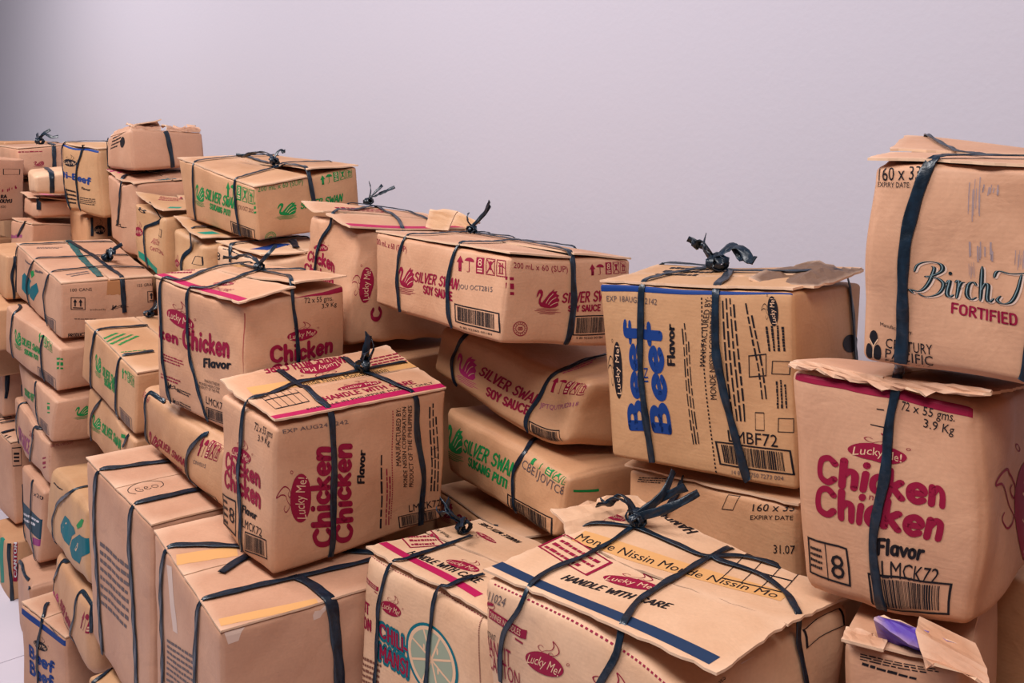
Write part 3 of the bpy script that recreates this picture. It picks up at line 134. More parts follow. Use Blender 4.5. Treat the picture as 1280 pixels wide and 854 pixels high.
DEC={
'C2':[('L', 'lucky', 'cr', [[0.1467, 0.6882], [0.4687, 0.6741], [0.1547, 0.8205]], {}),
 ('L', 'txt', 'cr', [[0.0252, 0.5174], [0.2857, 0.5274], [0.0306, 0.6149]], {'t': 'ken', 'b': 0.05}),
 ('L', 'txt', 'cr', [[0.2979, 0.5758], [0.3284, 0.5781], [0.2988, 0.5898]], {'t': '-'}),
 ('L', 'txt', 'cr', [[0.3304, 0.516], [0.8657, 0.5906], [0.3413, 0.6851]], {'t': 'Chicken', 'b': 0.05}),
 ('L', 'txt', 'bk', [[0.5587, 0.4248], [0.8723, 0.5023], [0.5637, 0.4977]], {'t': 'Flavor', 'b': 0.04}),
 ('L', 'txt', 'bk', [[0.5734, 0.3093], [0.752, 0.3273], [0.5751, 0.333]], {'t': 'MANUFACTURED BY:'}),
 ('L', 'txt', 'bk', [[0.514, 0.2719], [0.7497, 0.2961], [0.5155, 0.2938]], {'t': 'MONDE NISSIN CORP'}),
 ('L', 'txt', 'bk', [[0.5006, 0.2425], [0.7477, 0.2687], [0.502, 0.2644]], {'t': 'PRODUCT OF THE PHIL'}),
 ('L', 'txt', 'bk', [[0.5819, 0.1451], [0.801, 0.1499], [0.5857, 0.2006]], {'t': 'LMCK72'}),
 ('L', 'barcode', 'bk', [[0.5739, 0.0276], [0.8068, 0.0466], [0.58, 0.1172]], {}),
 ('L', 'lines', 'cr', [[0.0561, 0.3271], [0.3346, 0.3462], [0.0601, 0.3984]], {'n': 3}),
 ('L', 'lines', 'cr', [[0.0478, 0.1777], [0.2949, 0.1903], [0.0507, 0.2289]], {'n': 2}),
 ('L', 'scrib', 'bk', [[0.1223, 0.1089], [0.3051, 0.1141], [0.1105, 0.1758]], {}),
 ('L', 'lines', 'bk', [[0.2458, 0.1259], [0.4093, 0.1303], [0.2483, 0.1664]], {'n': 2}),
 ('L', 'scrib', 'bk', [[0.1623, 0.0003], [0.3128, -0.0028], [0.1659, 0.0617]], {}),
 ('L', 'lines', 'bk', [[0.2685, 0.0032], [0.4011, 0.0014], [0.2722, 0.0642]], {'n': 3}),
 ('R', 'txt', 'bk', [[0.5952, 0.9425], [0.8712, 0.9143], [0.5968, 0.9814]], {'t': '72 x 55 gms.'}),
 ('R', 'txt', 'bk', [[0.7525, 0.8756], [0.9069, 0.8641], [0.7537, 0.9091]], {'t': '3.9 Kg'}),
 ('R', 'lucky', 'cr', [[0.3976, 0.6809], [0.6964, 0.661], [0.4017, 0.7641]], {}),
 ('R', 'txt', 'cr', [[0.2315, 0.5435], [0.8711, 0.4961], [0.2346, 0.6791]], {'t': 'Chicken', 'b': 0.05}),
 ('R', 'txt', 'cr', [[0.23, 0.3957], [0.8741, 0.3429], [0.2376, 0.5327]], {'t': 'Chicken', 'b': 0.05}),
 ('R', 'rect', 'cr', [[0.4929, 0.9967], [0.9919, 0.9515], [0.4948, 1.0372]], {}),
 ('R', 'rect', 'rd', [[-0.0074, 0.4829], [0.0011, 0.4809], [0.019, 0.9579]], {}),
 ('T', 'rect', 'mg', [[0, 0.01], [1, 0.01], [0, 0.09]], {}),
 ('T', 'lucky', 'cr', [[0.4666, 0.1626], [0.6029, 0.2292], [0.4389, 0.2672]], {}),
 ('T', 'lines', 'cr', [[0.0171, 0.0885], [0.1181, 0.2705], [-0.2302, 0.3415]], {'n': 4}),
 ('T', 'txt', 'cr', [[0.4068, 0.0116], [0.7419, 0.1185], [0.3941, 0.0852]], {'t': 'HANDLE WITH CARE'}),
 ('T', 'tape', 'tp', [[-0.1864, 0.7544], [0.1314, 0.7228], [-0.1807, 0.8595]], {})],
'CF':[('T', 'rect', 'mg', [[0.9, 0.0], [0.9, 1], [0.985, 0.0]], {}),
 ('T', 'txt', 'cr', [[0.832, 0.3242], [0.8308, 0.8693], [0.7499, 0.3241]], {'t': 'HANDLE WITH CARE', 'b': 0.02}),
 ('T', 'txt', 'bk', [[0.9286, 0.196], [0.8843, 0.9615], [0.8906, 0.1951]], {'t': 'FOR SALE IN PHILIPPINE MARKET ONLY'}),
 ('T', 'lucky', 'cr', [[0.7337, 0.4432], [0.7303, 0.7061], [0.6374, 0.4427]], {}),
 ('T', 'tape', 'tp', [[0.3649, 0.0668], [0.5044, 1.0581], [0.2049, 0.0757]], {}),
 ('T', 'txt', 'bk', [[0.3967, 0.3056], [0.4831, 0.8289], [0.3019, 0.3118]], {'t': 'Monde Nissin Monde Nissin'}),
 ('T', 'txt', 'cr', [[0.0113, 0.7061], [-0.0796, 0.2378], [0.1435, 0.6959]], {'t': 'HANDLE WITH CARE', 'b': 0.03}),
 ('T', 'lucky', 'cr', [[0.0614, 0.6393], [0.0509, 0.3969], [0.2169, 0.6366]], {}),
 ('T', 'grid', 'bk', [[0.7739, 0.0626], [0.7697, 0.2523], [0.415, 0.0594]], {'n': (5, 2)}),
 ('T', 'lines', 'cr', [[0.3449, 0.7922], [0.339, 1.0546], [0.1328, 0.7903]], {'n': 4}),
 ('L', 'txt', 'cr', [[0.1045, 0.5017], [0.7967, 0.525], [0.1015, 0.6308]], {'t': 'Chicken', 'b': 0.05}),
 ('L', 'txt', 'cr', [[0.1079, 0.3591], [0.8069, 0.3883], [0.1047, 0.4931]], {'t': 'Chicken', 'b': 0.05}),
 ('L', 'lucky', 'cr', [[0.2252, 0.614], [0.5945, 0.6296], [0.2457, 0.7255]], {}),
 ('L', 'txt', 'bk', [[0.4571, 0.2691], [0.7465, 0.295], [0.4546, 0.3186]], {'t': 'Flavor', 'b': 0.04}),
 ('L', 'txt', 'bk', [[0.4738, 0.178], [0.848, 0.2153], [0.471, 0.2316]], {'t': 'LMCK72'}),
 ('L', 'barcode', 'bk', [[0.5419, 0.0334], [0.9251, 0.0879], [0.5344, 0.1645]], {}),
 ('L', 'frame', 'bk', [[0.0502, 0.0285], [0.3446, 0.0585], [0.0454, 0.2812]], {}),
 ('L', 'txt', 'bk', [[0.1973, 0.1171], [0.3105, 0.1285], [0.1939, 0.2289]], {'t': '8', 'b': 0.02}),
 ('L', 'lines', 'bk', [[0.0696, 0.0461], [0.167, 0.059], [0.0651, 0.2652]], {'n': 4}),
 ('L', 'txt', 'bk', [[0.6164, 0.9163], [0.9512, 0.9242], [0.6244, 0.9664]], {'t': '72 x 55 gms'}),
 ('L', 'txt', 'bk', [[0.6915, 0.856], [0.9201, 0.8626], [0.6886, 0.8993]], {'t': '3.9 Kg'}),
 ('R', 'txt', 'cr', [[0.3266, 0.0778], [0.297, 0.8058], [0.214, 0.1116]], {'t': 'Chicken', 'b': 0.05}),
 ('R', 'txt', 'cr', [[0.4473, 0.0579], [0.4146, 0.7957], [0.3364, 0.0907]], {'t': 'Chicken', 'b': 0.05}),
 ('R', 'lucky', 'cr', [[0.2088, 0.296], [0.1993, 0.6383], [0.0902, 0.3287]], {}),
 ('R', 'txt', 'bk', [[0.5071, 0.4586], [0.4972, 0.7183], [0.4662, 0.4711]], {'t': 'Flavor', 'b': 0.04}),
 ('R', 'lines', 'bk', [[0.6268, 0.0775], [0.5983, 0.7945], [0.6029, 0.0862]], {'n': 1}),
 ('R', 'lines', 'cr', [[0.6724, 0.0828], [0.6539, 0.5419], [0.639, 0.0948]], {'n': 2}),
 ('R', 'txt', 'bk', [[0.7167, 0.5409], [0.6979, 0.9396], [0.6867, 0.5496]], {'t': 'MANUFACTURED BY:', 'b': 0.01}),
 ('R', 'txt', 'bk', [[0.7604, 0.3541], [0.7314, 0.9384], [0.7357, 0.3618]], {'t': 'MONDE NISSIN CORPORATION', 'b': 0.01}),
 ('R', 'txt', 'bk', [[0.7986, 0.342], [0.769, 0.9363], [0.7718, 0.3505]], {'t': 'PRODUCT OF THE PHILIPPINES', 'b': 0.01}),
 ('R', 'dots', 'cr', [[0.6822, 0.1228], [0.6516, 0.9459], [0.6766, 0.1248]], {}),
 ('R', 'lines', 'bk', [[0.9726, 0.2463], [0.9415, 0.9013], [0.907, 0.2675]], {'n': 3}),
 ('R', 'frame', 'bk', [[0.9039, 0.5245], [0.9568, 0.525], [0.9016, 0.5915]], {}),
 ('R', 'txt', 'bk', [[0.7906, 0.1287], [0.9911, 0.1155], [0.7849, 0.1859]], {'t': 'LMCK72'}),
 ('R', 'barcode', 'bk', [[0.7334, 0.0344], [0.9949, 0.0071], [0.7231, 0.1215]], {}),
 ('R', 'txt', 'gy', [[0.0387, 0.9571], [0.3968, 0.9266], [0.0349, 0.983]], {'t': 'EXP AUG24 2242'})],
'P2':[('T', 'tape', 'tp', [[0.3938, -0.0015], [0.4542, 0.32], [0.2972, 0.0288]], {}),
 ('T', 'tape', 'tp', [[0.9682, 0.0148], [1.0197, 0.5059], [0.9142, 0.0243]], {}),
 ('L', 'lines', 'gy', [[0.1957, 0.3906], [0.6456, 0.5482], [0.2106, 0.6069]], {'n': 8}),
 ('L', 'rect', 'wh', [[0.3266, 0.6912], [0.4063, 0.7169], [0.234, 0.949]], {}),
 ('R', 'tear', 'wh', [[0.039, 0.9422], [0.1666, 0.9814], [0.0024, 1.0117]], {}),
 ('R', 'tear', 'wh', [[0.4796, 0.9439], [0.5773, 0.9673], [0.468, 0.9784]], {})],
'P1':[('T', 'hand', 'bk', [[0.6743, 0.0496], [0.6617, 0.2744], [0.5126, 0.0329]], {}),
 ('T', 'tape', 'tk', [[-0.0073, 0.0278], [-0.0135, 0.3745], [-0.0603, 0.0261]], {}),
 ('L', 'lines', 'gy', [[0.2215, 0.2717], [0.6761, 0.3432], [0.2521, 0.6438]], {'n': 8})],
'C1':[('T', 'rect', 'mg', [[0.86, 0], [0.86, 1], [0.98, 0]], {}),
 ('T', 'lines', 'cr', [[0.326, 0.1879], [0.3163, 0.5969], [0.1246, 0.1855]], {'n': 3}),
 ('L', 'lucky', 'cr', [[0.2144, 0.6926], [0.527, 0.711], [0.2037, 0.7615]], {}),
 ('L', 'txt', 'cr', [[0.0734, 0.5717], [0.6786, 0.5866], [0.0648, 0.6772]], {'t': 'Chicken', 'b': 0.05}),
 ('L', 'txt', 'cr', [[0.0631, 0.4583], [0.671, 0.4793], [0.0489, 0.5446]], {'t': 'Chicken', 'b': 0.05}),
 ('R', 'lucky', 'cr', [[0.1678, 0.382], [0.1604, 0.7124], [0.062, 0.3834]], {}),
 ('R', 'txt', 'cr', [[0.238, 0.1904], [0.2322, 0.3212], [0.1531, 0.198]], {'t': 'C', 'b': 0.05})],
'S1':[('L', 'swan', 'cr', [[0.2392, 0.275], [0.3766, 0.2898], [0.2335, 0.646]], {}),
 ('L', 'txt', 'cr', [[0.3693, 0.4571], [0.7093, 0.4921], [0.3677, 0.6024]], {'t': 'SILVER SWAN', 'b': 0.02, 'sh': 0.15}),
 ('L', 'txt', 'cr', [[0.449, 0.3369], [0.6765, 0.3473], [0.4441, 0.4405]], {'t': 'SOY SAUCE', 'b': 0.035}),
 ('L', 'icons', 'cr', [[0.6894, 0.7295], [0.9936, 0.7653], [0.6792, 0.9167]], {}),
 ('L', 'txt', 'gy', [[0.7148, 0.515], [0.9293, 0.5624], [0.7112, 0.5776]], {'t': 'JOU OCT2815'}),
 ('L', 'barcode', 'bk', [[0.7086, 0.0981], [1.001, 0.113], [0.6912, 0.3307]], {}),
 ('L', 'txt', 'bk', [[0.7416, 0.0505], [0.9553, 0.065], [0.7403, 0.0726]], {'t': '4 80 92260 00184'}),
 ('L', 'rect', 'cr', [[0.9907, 0.7381], [1.0145, 0.7476], [0.9885, 0.7719]], {}),
 ('L', 'rect', 'cr', [[0.9971, 0.6391], [1.0209, 0.649], [0.9929, 0.7044]], {}),
 ('L', 'rect', 'cr', [[1.0018, 0.5675], [1.0256, 0.5779], [0.9995, 0.6033]], {}),
 ('L', 'txt', 'cr', [[-0.0028, 0.8481], [0.299, 0.8308], [-0.0086, 0.9279]], {'t': '200 mL x 60 (SUP)'}),
 ('R', 'rect', 'cr', [[0.0207, 0.7406], [0.0499, 0.742], [0.0182, 0.773]], {}),
 ('R', 'rect', 'cr', [[0.0286, 0.6372], [0.0576, 0.6385], [0.0235, 0.704]], {}),
 ('R', 'rect', 'cr', [[0.0339, 0.566], [0.0629, 0.5672], [0.0312, 0.6027]], {}),
 ('R', 'txt', 'cr', [[0.0425, 0.8758], [0.4647, 0.8589], [0.0371, 0.9469]], {'t': '200 mL x 60 (SUP)', 'b': 0.015}),
 ('R', 'icons', 'cr', [[0.6416, 0.8121], [0.9522, 0.8518], [0.635, 0.9367]], {}),
 ('R', 'swan', 'cr', [[0.2469, 0.3531], [0.4304, 0.3596], [0.2289, 0.6611]], {}),
 ('R', 'txt', 'cr', [[0.4309, 0.4972], [0.8727, 0.5246], [0.4237, 0.617]], {'t': 'SILVER SWAN', 'b': 0.02, 'sh': 0.15}),
 ('R', 'txt', 'cr', [[0.4892, 0.3923], [0.7541, 0.4103], [0.4846, 0.4708]], {'t': 'SOY SAUCE', 'b': 0.035}),
 ('R', 'barcode', 'bk', [[0.5443, 0.1271], [0.8414, 0.1423], [0.5426, 0.3482]], {}),
 ('R', 'txt', 'bk', [[0.5765, 0.0842], [0.7966, 0.097], [0.5751, 0.1105]], {'t': '4 80 92260 00184'}),
 ('R', 'seal', 'cr', [[0.0845, 0.0827], [0.1917, 0.086], [0.0714, 0.2643]], {})],
'S2':[('L', 'swan', 'mg2', [[0.2052, 0.1621], [0.3806, 0.2153], [0.1743, 0.6909]], {}),
 ('L', 'txt', 'cr', [[0.3716, 0.4771], [0.7057, 0.4878], [0.3753, 0.6509]], {'t': 'SILVER SWAN', 'b': 0.02, 'sh': 0.15}),
 ('L', 'txt', 'cr', [[0.4419, 0.2381], [0.6783, 0.2953], [0.4381, 0.3877]], {'t': 'SOY SAUCE', 'b': 0.035}),
 ('L', 'icons', 'cr', [[0.7433, 0.7619], [1.0026, 0.7907], [0.7435, 1.0129]], {}),
 ('L', 'txt', 'pu', [[0.7211, 0.4918], [0.9989, 0.6117], [0.7147, 0.5623]], {'t': 'JPTQUTPUE2018'}),
 ('L', 'barcode', 'bk', [[0.7293, -0.0286], [0.9549, -0.0423], [0.6967, 0.2362]], {}),
 ('L', 'rect', 'cr', [[1.0112, 0.6999], [1.0656, 0.7305], [1.0068, 0.7466]], {}),
 ('L', 'rect', 'cr', [[1.0209, 0.5991], [1.0751, 0.6324], [1.0147, 0.6644]], {}),
 ('L', 'rect', 'cr', [[1.0277, 0.5288], [1.0817, 0.5641], [1.0243, 0.5639]], {}),
 ('L', 'seal', 'cr', [[1.0317, -0.0842], [1.1476, 0.0769], [1.026, 0.1172]], {}),
 ('T', 'lines', 'mg2', [[0.7684, 0.0646], [0.7843, 0.4533], [0.712, 0.0717]], {'n': 3})],
'G1':[('L', 'swan', 'gr', [[-0.0203, 0.2398], [0.1861, 0.2985], [0.0099, 0.8153]], {}),
 ('L', 'txt', 'gr', [[0.1918, 0.4821], [0.6637, 0.5248], [0.2045, 0.7213]], {'t': 'SILVER SWAN', 'b': 0.02, 'sh': 0.15}),
 ('L', 'txt', 'gr', [[0.246, 0.3154], [0.6042, 0.3003], [0.2551, 0.4606]], {'t': 'SUKANG PUTI', 'b': 0.035}),
 ('L', 'icons', 'gr', [[0.7461, 0.8944], [1.0306, 0.8485], [0.7604, 1.1194]], {}),
 ('L', 'txt', 'gy', [[0.7058, 0.7692], [1.002, 0.69], [0.7099, 0.9028]], {'t': 'CBE1JOVTC8'}),
 ('L', 'barcode', 'bk', [[0.6306, -0.0523], [0.9902, 0.007], [0.6114, 0.2396]], {}),
 ('R', 'rect', 'gr', [[0.0742, 0.734], [0.2828, 0.6726], [0.0707, 0.7733]], {})],
'S3':[('L', 'txt', 'cr', [[0.2951, 0.6934], [1.04, 0.8591], [0.3219, 0.8643]], {'t': 'SILVER SWAN', 'b': 0.02, 'sh': 0.15}),
 ('L', 'swan', 'cr', [[0.081, 0.5704], [0.2599, 0.6369], [0.106, 0.9087]], {})],
'BF1':[('L', 'lucky', 'bk', [[0.1075, 0.347], [0.0989, 0.669], [0.0497, 0.3351]], {}),
 ('L', 'txt', 'bl', [[0.2271, 0.1677], [0.215, 0.7788], [0.1292, 0.1584]], {'t': 'Beef', 'b': 0.05}),
 ('L', 'txt', 'bl', [[0.3813, 0.1691], [0.3455, 0.7809], [0.2637, 0.1631]], {'t': 'Beef', 'b': 0.05}),
 ('L', 'txt', 'bl', [[0.2651, 0.4533], [0.2659, 0.5338], [0.2396, 0.45]], {'t': 'IN'}),
 ('L', 'txt', 'bk', [[0.415, 0.5636], [0.415, 0.8007], [0.3767, 0.5592]], {'t': 'Flavor', 'b': 0.04}),
 ('L', 'lines', 'bk', [[0.531, 0.1602], [0.4831, 0.8184], [0.491, 0.1497]], {'n': 3}),
 ('L', 'dots', 'bk', [[0.6053, -0.0063], [0.5543, 0.9689], [0.5985, -0.0077]], {}),
 ('L', 'txt', 'bk', [[0.5778, 0.5927], [0.5993, 0.9631], [0.5479, 0.5893]], {'t': 'MANUFACTURED BY:', 'b': 0.01}),
 ('L', 'txt', 'bk', [[0.6283, 0.4205], [0.6281, 0.9649], [0.5985, 0.4164]], {'t': 'MONDE NISSIN CORPORATION', 'b': 0.01}),
 ('L', 'lines', 'bk', [[0.7616, 0.3176], [0.7207, 0.9621], [0.6859, 0.3141]], {'n': 4}),
 ('L', 'lines', 'bk', [[0.8625, 0.4484], [0.8018, 0.9507], [0.8238, 0.443]], {'n': 2}),
 ('L', 'frame', 'bk', [[0.7743, 0.5522], [0.8566, 0.5656], [0.7766, 0.6684]], {}),
 ('L', 'frame', 'bk', [[0.8826, 0.5785], [0.98, 0.5871], [0.8881, 0.6476]], {}),
 ('L', 'frame', 'bk', [[0.9141, 0.2847], [0.9899, 0.2924], [0.915, 0.3581]], {}),
 ('L', 'frame', 'bk', [[0.8084, 0.2787], [0.8523, 0.2826], [0.8038, 0.374]], {}),
 ('L', 'lines', 'bk', [[0.9632, 0.7042], [0.9569, 0.8322], [0.8584, 0.6934]], {'n': 4}),
 ('L', 'lines', 'bk', [[0.9638, 0.4142], [0.9591, 0.5588], [0.9002, 0.4048]], {'n': 3}),
 ('L', 'lucky', 'bk', [[0.9304, 0.8267], [0.9246, 0.9778], [0.8843, 0.8229]], {}),
 ('L', 'txt', 'bk', [[0.6714, 0.1985], [0.9164, 0.2084], [0.6681, 0.2606]], {'t': 'LMBF72'}),
 ('L', 'barcode', 'bk', [[0.621, 0.0652], [0.9915, 0.0764], [0.6048, 0.1903]], {}),
 ('L', 'txt', 'gy', [[0.6866, 0.0271], [0.9423, 0.0421], [0.6872, 0.0492]], {'t': '14 8 00 7750 7273 004'}),
 ('L', 'rect', 'bl', [[-0.0044, 0.954], [1.0, 0.9888], [-0.0008, 1.0039]], {}),
 ('L', 'txt', 'gy', [[0.0345, 0.8976], [0.3218, 0.8988], [0.0368, 0.9308]], {'t': 'EXP 18AUG24 2142'}),
 ('R', 'oval', 'bk', [[0.6223, 0.6352], [0.9774, 0.5882], [0.6574, 0.7355]], {}),
 ('R', 'oval', 'bk', [[0.4064, 0.5365], [0.7311, 0.4883], [0.4521, 0.6235]], {}),
 ('R', 'oval', 'bk', [[0.7311, 0.4883], [1.0004, 0.4479], [0.7519, 0.5739]], {}),
 ('T', 'lines', 'bk', [[0.1539, 0.417], [0.4095, 0.4605], [0.1103, 0.9299]], {'n': 3})],
'X1':[('L', 'txt', 'bk', [[0.7576, 0.8737], [0.9755, 0.9582], [0.7618, 0.9363]], {'t': '160 x 33', 'b': 0.015}),
 ('L', 'txt', 'bk', [[0.7487, 0.7981], [0.9725, 0.8866], [0.7491, 0.8343]], {'t': 'EXPIRY DATE', 'b': 0.01}),
 ('L', 'frame', 'bk', [[0.5879, 0.8305], [0.6518, 0.8418], [0.6233, 0.9685]], {}),
 ('L', 'lines', 'bk', [[0.0665, 0.8697], [0.247, 0.9257], [0.0812, 0.9355]], {'n': 3}),
 ('L', 'txt', 'bk', [[0.8729, 0.5757], [0.9821, 0.6122], [0.8736, 0.6421]], {'t': '31.07', 'b': 0.02})],
'CR':[('L', 'rect', 'cr', [[0.01, 0.945], [0.97, 0.945], [0.01, 0.992]], {}),
 ('L', 'txt', 'bk', [[0.5994, 0.9055], [0.8682, 0.9151], [0.6009, 0.9422]], {'t': '72 x 55 gms.'}),
 ('L', 'txt', 'bk', [[0.7144, 0.858], [0.8709, 0.8607], [0.7172, 0.8962]], {'t': '3.9 Kg'}),
 ('L', 'rect', 'bk', [[0.4179, 0.8118], [0.5051, 0.8148], [0.4179, 0.8169]], {}),
 ('L', 'rect', 'bk', [[0.458, 0.8886], [0.4989, 0.8894], [0.458, 0.8937]], {}),
 ('L', 'lucky', 'cr', [[0.3003, 0.6325], [0.6233, 0.6598], [0.3027, 0.7189]], {}),
 ('L', 'txt', 'cr', [[0.1286, 0.4916], [0.8134, 0.5139], [0.1356, 0.6227]], {'t': 'Chicken', 'b': 0.05}),
 ('L', 'txt', 'cr', [[0.1206, 0.3492], [0.8134, 0.3743], [0.128, 0.4809]], {'t': 'Chicken', 'b': 0.05}),
 ('L', 'txt', 'cr', [[0.4249, 0.4708], [0.4773, 0.4721], [0.4251, 0.4897]], {'t': 'na'}),
 ('L', 'txt', 'bk', [[0.49, 0.2464], [0.7282, 0.2752], [0.4945, 0.3172]], {'t': 'Flavor', 'b': 0.04}),
 ('L', 'txt', 'bk', [[0.5057, 0.1541], [0.8241, 0.1836], [0.5123, 0.2272]], {'t': 'LMCK72'}),
 ('L', 'barcode', 'bk', [[0.4196, 0.0056], [0.8858, 0.0414], [0.4214, 0.1613]], {}),
 ('L', 'frame', 'bk', [[0.0494, 0.0787], [0.2879, 0.0693], [0.0535, 0.2456]], {}),
 ('L', 'rect', 'bk', [[0.1588, 0.0705], [0.1638, 0.0716], [0.165, 0.238]], {}),
 ('L', 'txt', 'bk', [[0.182, 0.0916], [0.2551, 0.0953], [0.1869, 0.1931]], {'t': '8', 'b': 0.02}),
 ('L', 'lines', 'bk', [[0.0642, 0.1105], [0.1387, 0.1087], [0.0714, 0.2189]], {'n': 4}),
 ('R', 'lucky', 'cr', [[1.0528, -0.1018], [1.0064, 0.4509], [0.49, 0.1669]], {}),
 ('R', 'seal', 'cr', [[0.5566, 0.5222], [0.6109, 0.5084], [0.5515, 0.5559]], {})],
'BT':[('L', 'txt', 'bk', [[0.0133, 0.9265], [0.2187, 0.9223], [0.0098, 0.9965]], {'t': '160 x 33', 'b': 0.015}),
 ('L', 'txt', 'bk', [[0.0119, 0.8954], [0.1741, 0.8844], [0.0106, 0.9215]], {'t': 'EXPIRY DATE:', 'b': 0.01}),
 ('L', 'birch', 'bt', [[0.2115, 0.3358], [0.9248, 0.3625], [0.2026, 0.5133]], {}),
 ('L', 'txt', 'cr', [[0.3895, 0.279], [0.6725, 0.2638], [0.3867, 0.3336]], {'t': 'FORTIFIED', 'b': 0.02}),
 ('L', 'txt', 'bk', [[0.0719, 0.1868], [0.2246, 0.1587], [0.071, 0.2048]], {'t': 'Manufactured by:'}),
 ('L', 'leaf3', 'bk', [[0.0119, -0.006], [0.0887, -0.0053], [0.0071, 0.1532]], {}),
 ('L', 'txt', 'bk', [[0.1035, 0.0794], [0.3232, 0.0673], [0.1011, 0.1283]], {'t': 'CENTURY', 'b': 0.01}),
 ('L', 'txt', 'bk', [[0.106, 0.0287], [0.3258, 0.0151], [0.1037, 0.0745]], {'t': 'PACIFIC', 'b': 0.01}),
 ('L', 'txt', 'bk', [[0.1087, -0.0268], [0.3231, -0.0428], [0.1065, 0.019]], {'t': 'FOOD, INC.', 'b': 0.01}),
 ('L', 'lines', 'br', [[0.0219, -0.0578], [0.2141, -0.0582], [0.0203, -0.0247]], {'n': 2}),
 ('L', 'smear', 'bs', [[0.4396, 0.7268], [0.4874, 0.7295], [0.4279, 0.9571]], {}),
 ('L', 'smear', 'bs', [[0.483, 0.8668], [0.5488, 0.8617], [0.4864, 0.9279]], {}),
 ('L', 'smear', 'bs', [[0.4464, 0.542], [0.5461, 0.5351], [0.4409, 0.6498]], {}),
 ('L', 'smear', 'bs', [[0.4534, 0.4575], [0.4775, 0.4552], [0.4491, 0.5422]], {}),
 ('L', 'smear', 'bs', [[0.6371, 0.5279], [0.6735, 0.5161], [0.6317, 0.6327]], {})],
'K1':[('T', 'rect', 'mg', [[-0.0194, 0.1015], [0.7447, 0.0667], [-0.0177, 0.1663]], {}),
 ('T', 'txt', 'bk', [[0.1774, 0.1504], [0.651, 0.1846], [0.1745, 0.221]], {'t': 'HANDLE WITH CARE', 'b': 0.02}),
 ('T', 'lucky', 'cr', [[0.3708, 0.2288], [0.5664, 0.2602], [0.3614, 0.332]], {}),
 ('T', 'lucky', 'cr', [[0.3436, 0.755], [0.1559, 0.8125], [0.3353, 0.7073]], {}),
 ('T', 'txt', 'bk', [[0.4009, 0.8937], [0.0577, 0.971], [0.3947, 0.8446]], {'t': 'HANDLE WITH CARE', 'b': 0.02}),
 ('T', 'frame', 'cr', [[0.131, 0.2278], [0.2071, 0.4517], [-0.0855, 0.33]], {}),
 ('T', 'lines', 'cr', [[0.114, 0.2621], [0.1805, 0.4265], [-0.0376, 0.3706]], {'n': 3}),
 ('T', 'txt', 'bk', [[0.1429, 0.5736], [-0.0429, 0.6218], [0.1376, 0.5372]], {'t': 'Monde Nissin'}),
 ('L', 'ribbon', 'cr', [[0.0015, 0.7861], [0.1472, 0.8005], [0.0002, 0.8522]], {}),
 ('L', 'txt', 'cr', [[-0.006, 0.6097], [0.0823, 0.6178], [-0.0077, 0.6808]], {'t': 'CIT', 'b': 0.03}),
 ('L', 'txt', 'cr', [[-0.0039, 0.5097], [0.1046, 0.5269], [-0.004, 0.5816]], {'t': 'TON', 'b': 0.03}),
 ('L', 'lucky', 'cr', [[0.1667, 0.6965], [0.3117, 0.7011], [0.1831, 0.7843]], {}),
 ('L', 'txt', 'tl', [[0.1593, 0.5202], [0.3797, 0.5121], [0.1554, 0.6268]], {'t': 'CHILI-', 'b': 0.09}),
 ('L', 'txt', 'cr', [[0.1648, 0.5329], [0.3735, 0.5171], [0.1622, 0.6203]], {'t': 'CHILI-', 'b': 0.03}),
 ('L', 'txt', 'tl', [[0.1651, 0.3827], [0.3927, 0.3903], [0.161, 0.494]], {'t': 'MANSI', 'b': 0.09}),
 ('L', 'txt', 'cr', [[0.1707, 0.3931], [0.3865, 0.3964], [0.1677, 0.4876]], {'t': 'MANSI', 'b': 0.02}),
 ('L', 'lime', 'tl', [[0.3699, 0.3777], [0.7342, 0.428], [0.3471, 0.7608]], {}),
 ('L', 'dots', 'cr', [[0.0007, 0.986], [0.8405, 0.9925], [0.0002, 0.9933]], {}),
 ('L', 'dots', 'cr', [[0.8636, 0.6197], [0.8461, 1.0086], [0.8563, 0.6155]], {}),
 ('L', 'txt', 'gy', [[0.0684, 1.0104], [0.4543, 0.9906], [0.0897, 1.0569]], {'t': '1 U2UUU CU18L7'}),
 ('L', 'lines', 'br', [[-0.012, 0.154], [0.1869, 0.1903], [-0.0089, 0.3454]], {'n': 5}),
 ('L', 'dots', 'br', [[0.8636, 0.6197], [0.8461, 1.0086], [0.8575, 0.6162]], {})],
'K2':[('T', 'rect', 'nv', [[-0.0583, 0.0452], [0.9613, 0.0243], [-0.0574, 0.1136]], {}),
 ('T', 'txt', 'bk', [[0.2459, 0.1765], [0.666, 0.256], [0.2386, 0.2369]], {'t': 'HANDLE WITH CARE', 'b': 0.02, 'sh': 0.15}),
 ('T', 'lucky', 'cr', [[0.355, 0.2902], [0.5636, 0.3638], [0.3331, 0.3869]], {}),
 ('T', 'frame', 'cr', [[-0.003, 0.3342], [0.2987, 0.2894], [-0.0078, 0.5166]], {}),
 ('T', 'lines', 'cr', [[0.0201, 0.3456], [0.2588, 0.3187], [0.03, 0.4822]], {'n': 3}),
 ('T', 'tape', 'tp', [[0.0567, 0.4854], [0.8882, 0.6784], [0.0395, 0.6007]], {}),
 ('T', 'txt', 'bk', [[0.0566, 0.5075], [0.863, 0.6927], [0.0476, 0.5687]], {'t': 'Monde Nissin Monde Nissin Mo'}),
 ('T', 'txt', 'bk', [[0.3606, 0.9898], [-0.2075, 1.172], [0.3465, 0.9214]], {'t': 'HANDLE WITH CARE', 'b': 0.02}),
 ('T', 'lucky', 'cr', [[0.1074, 0.8285], [-0.0084, 0.826], [0.1082, 0.7689]], {}),
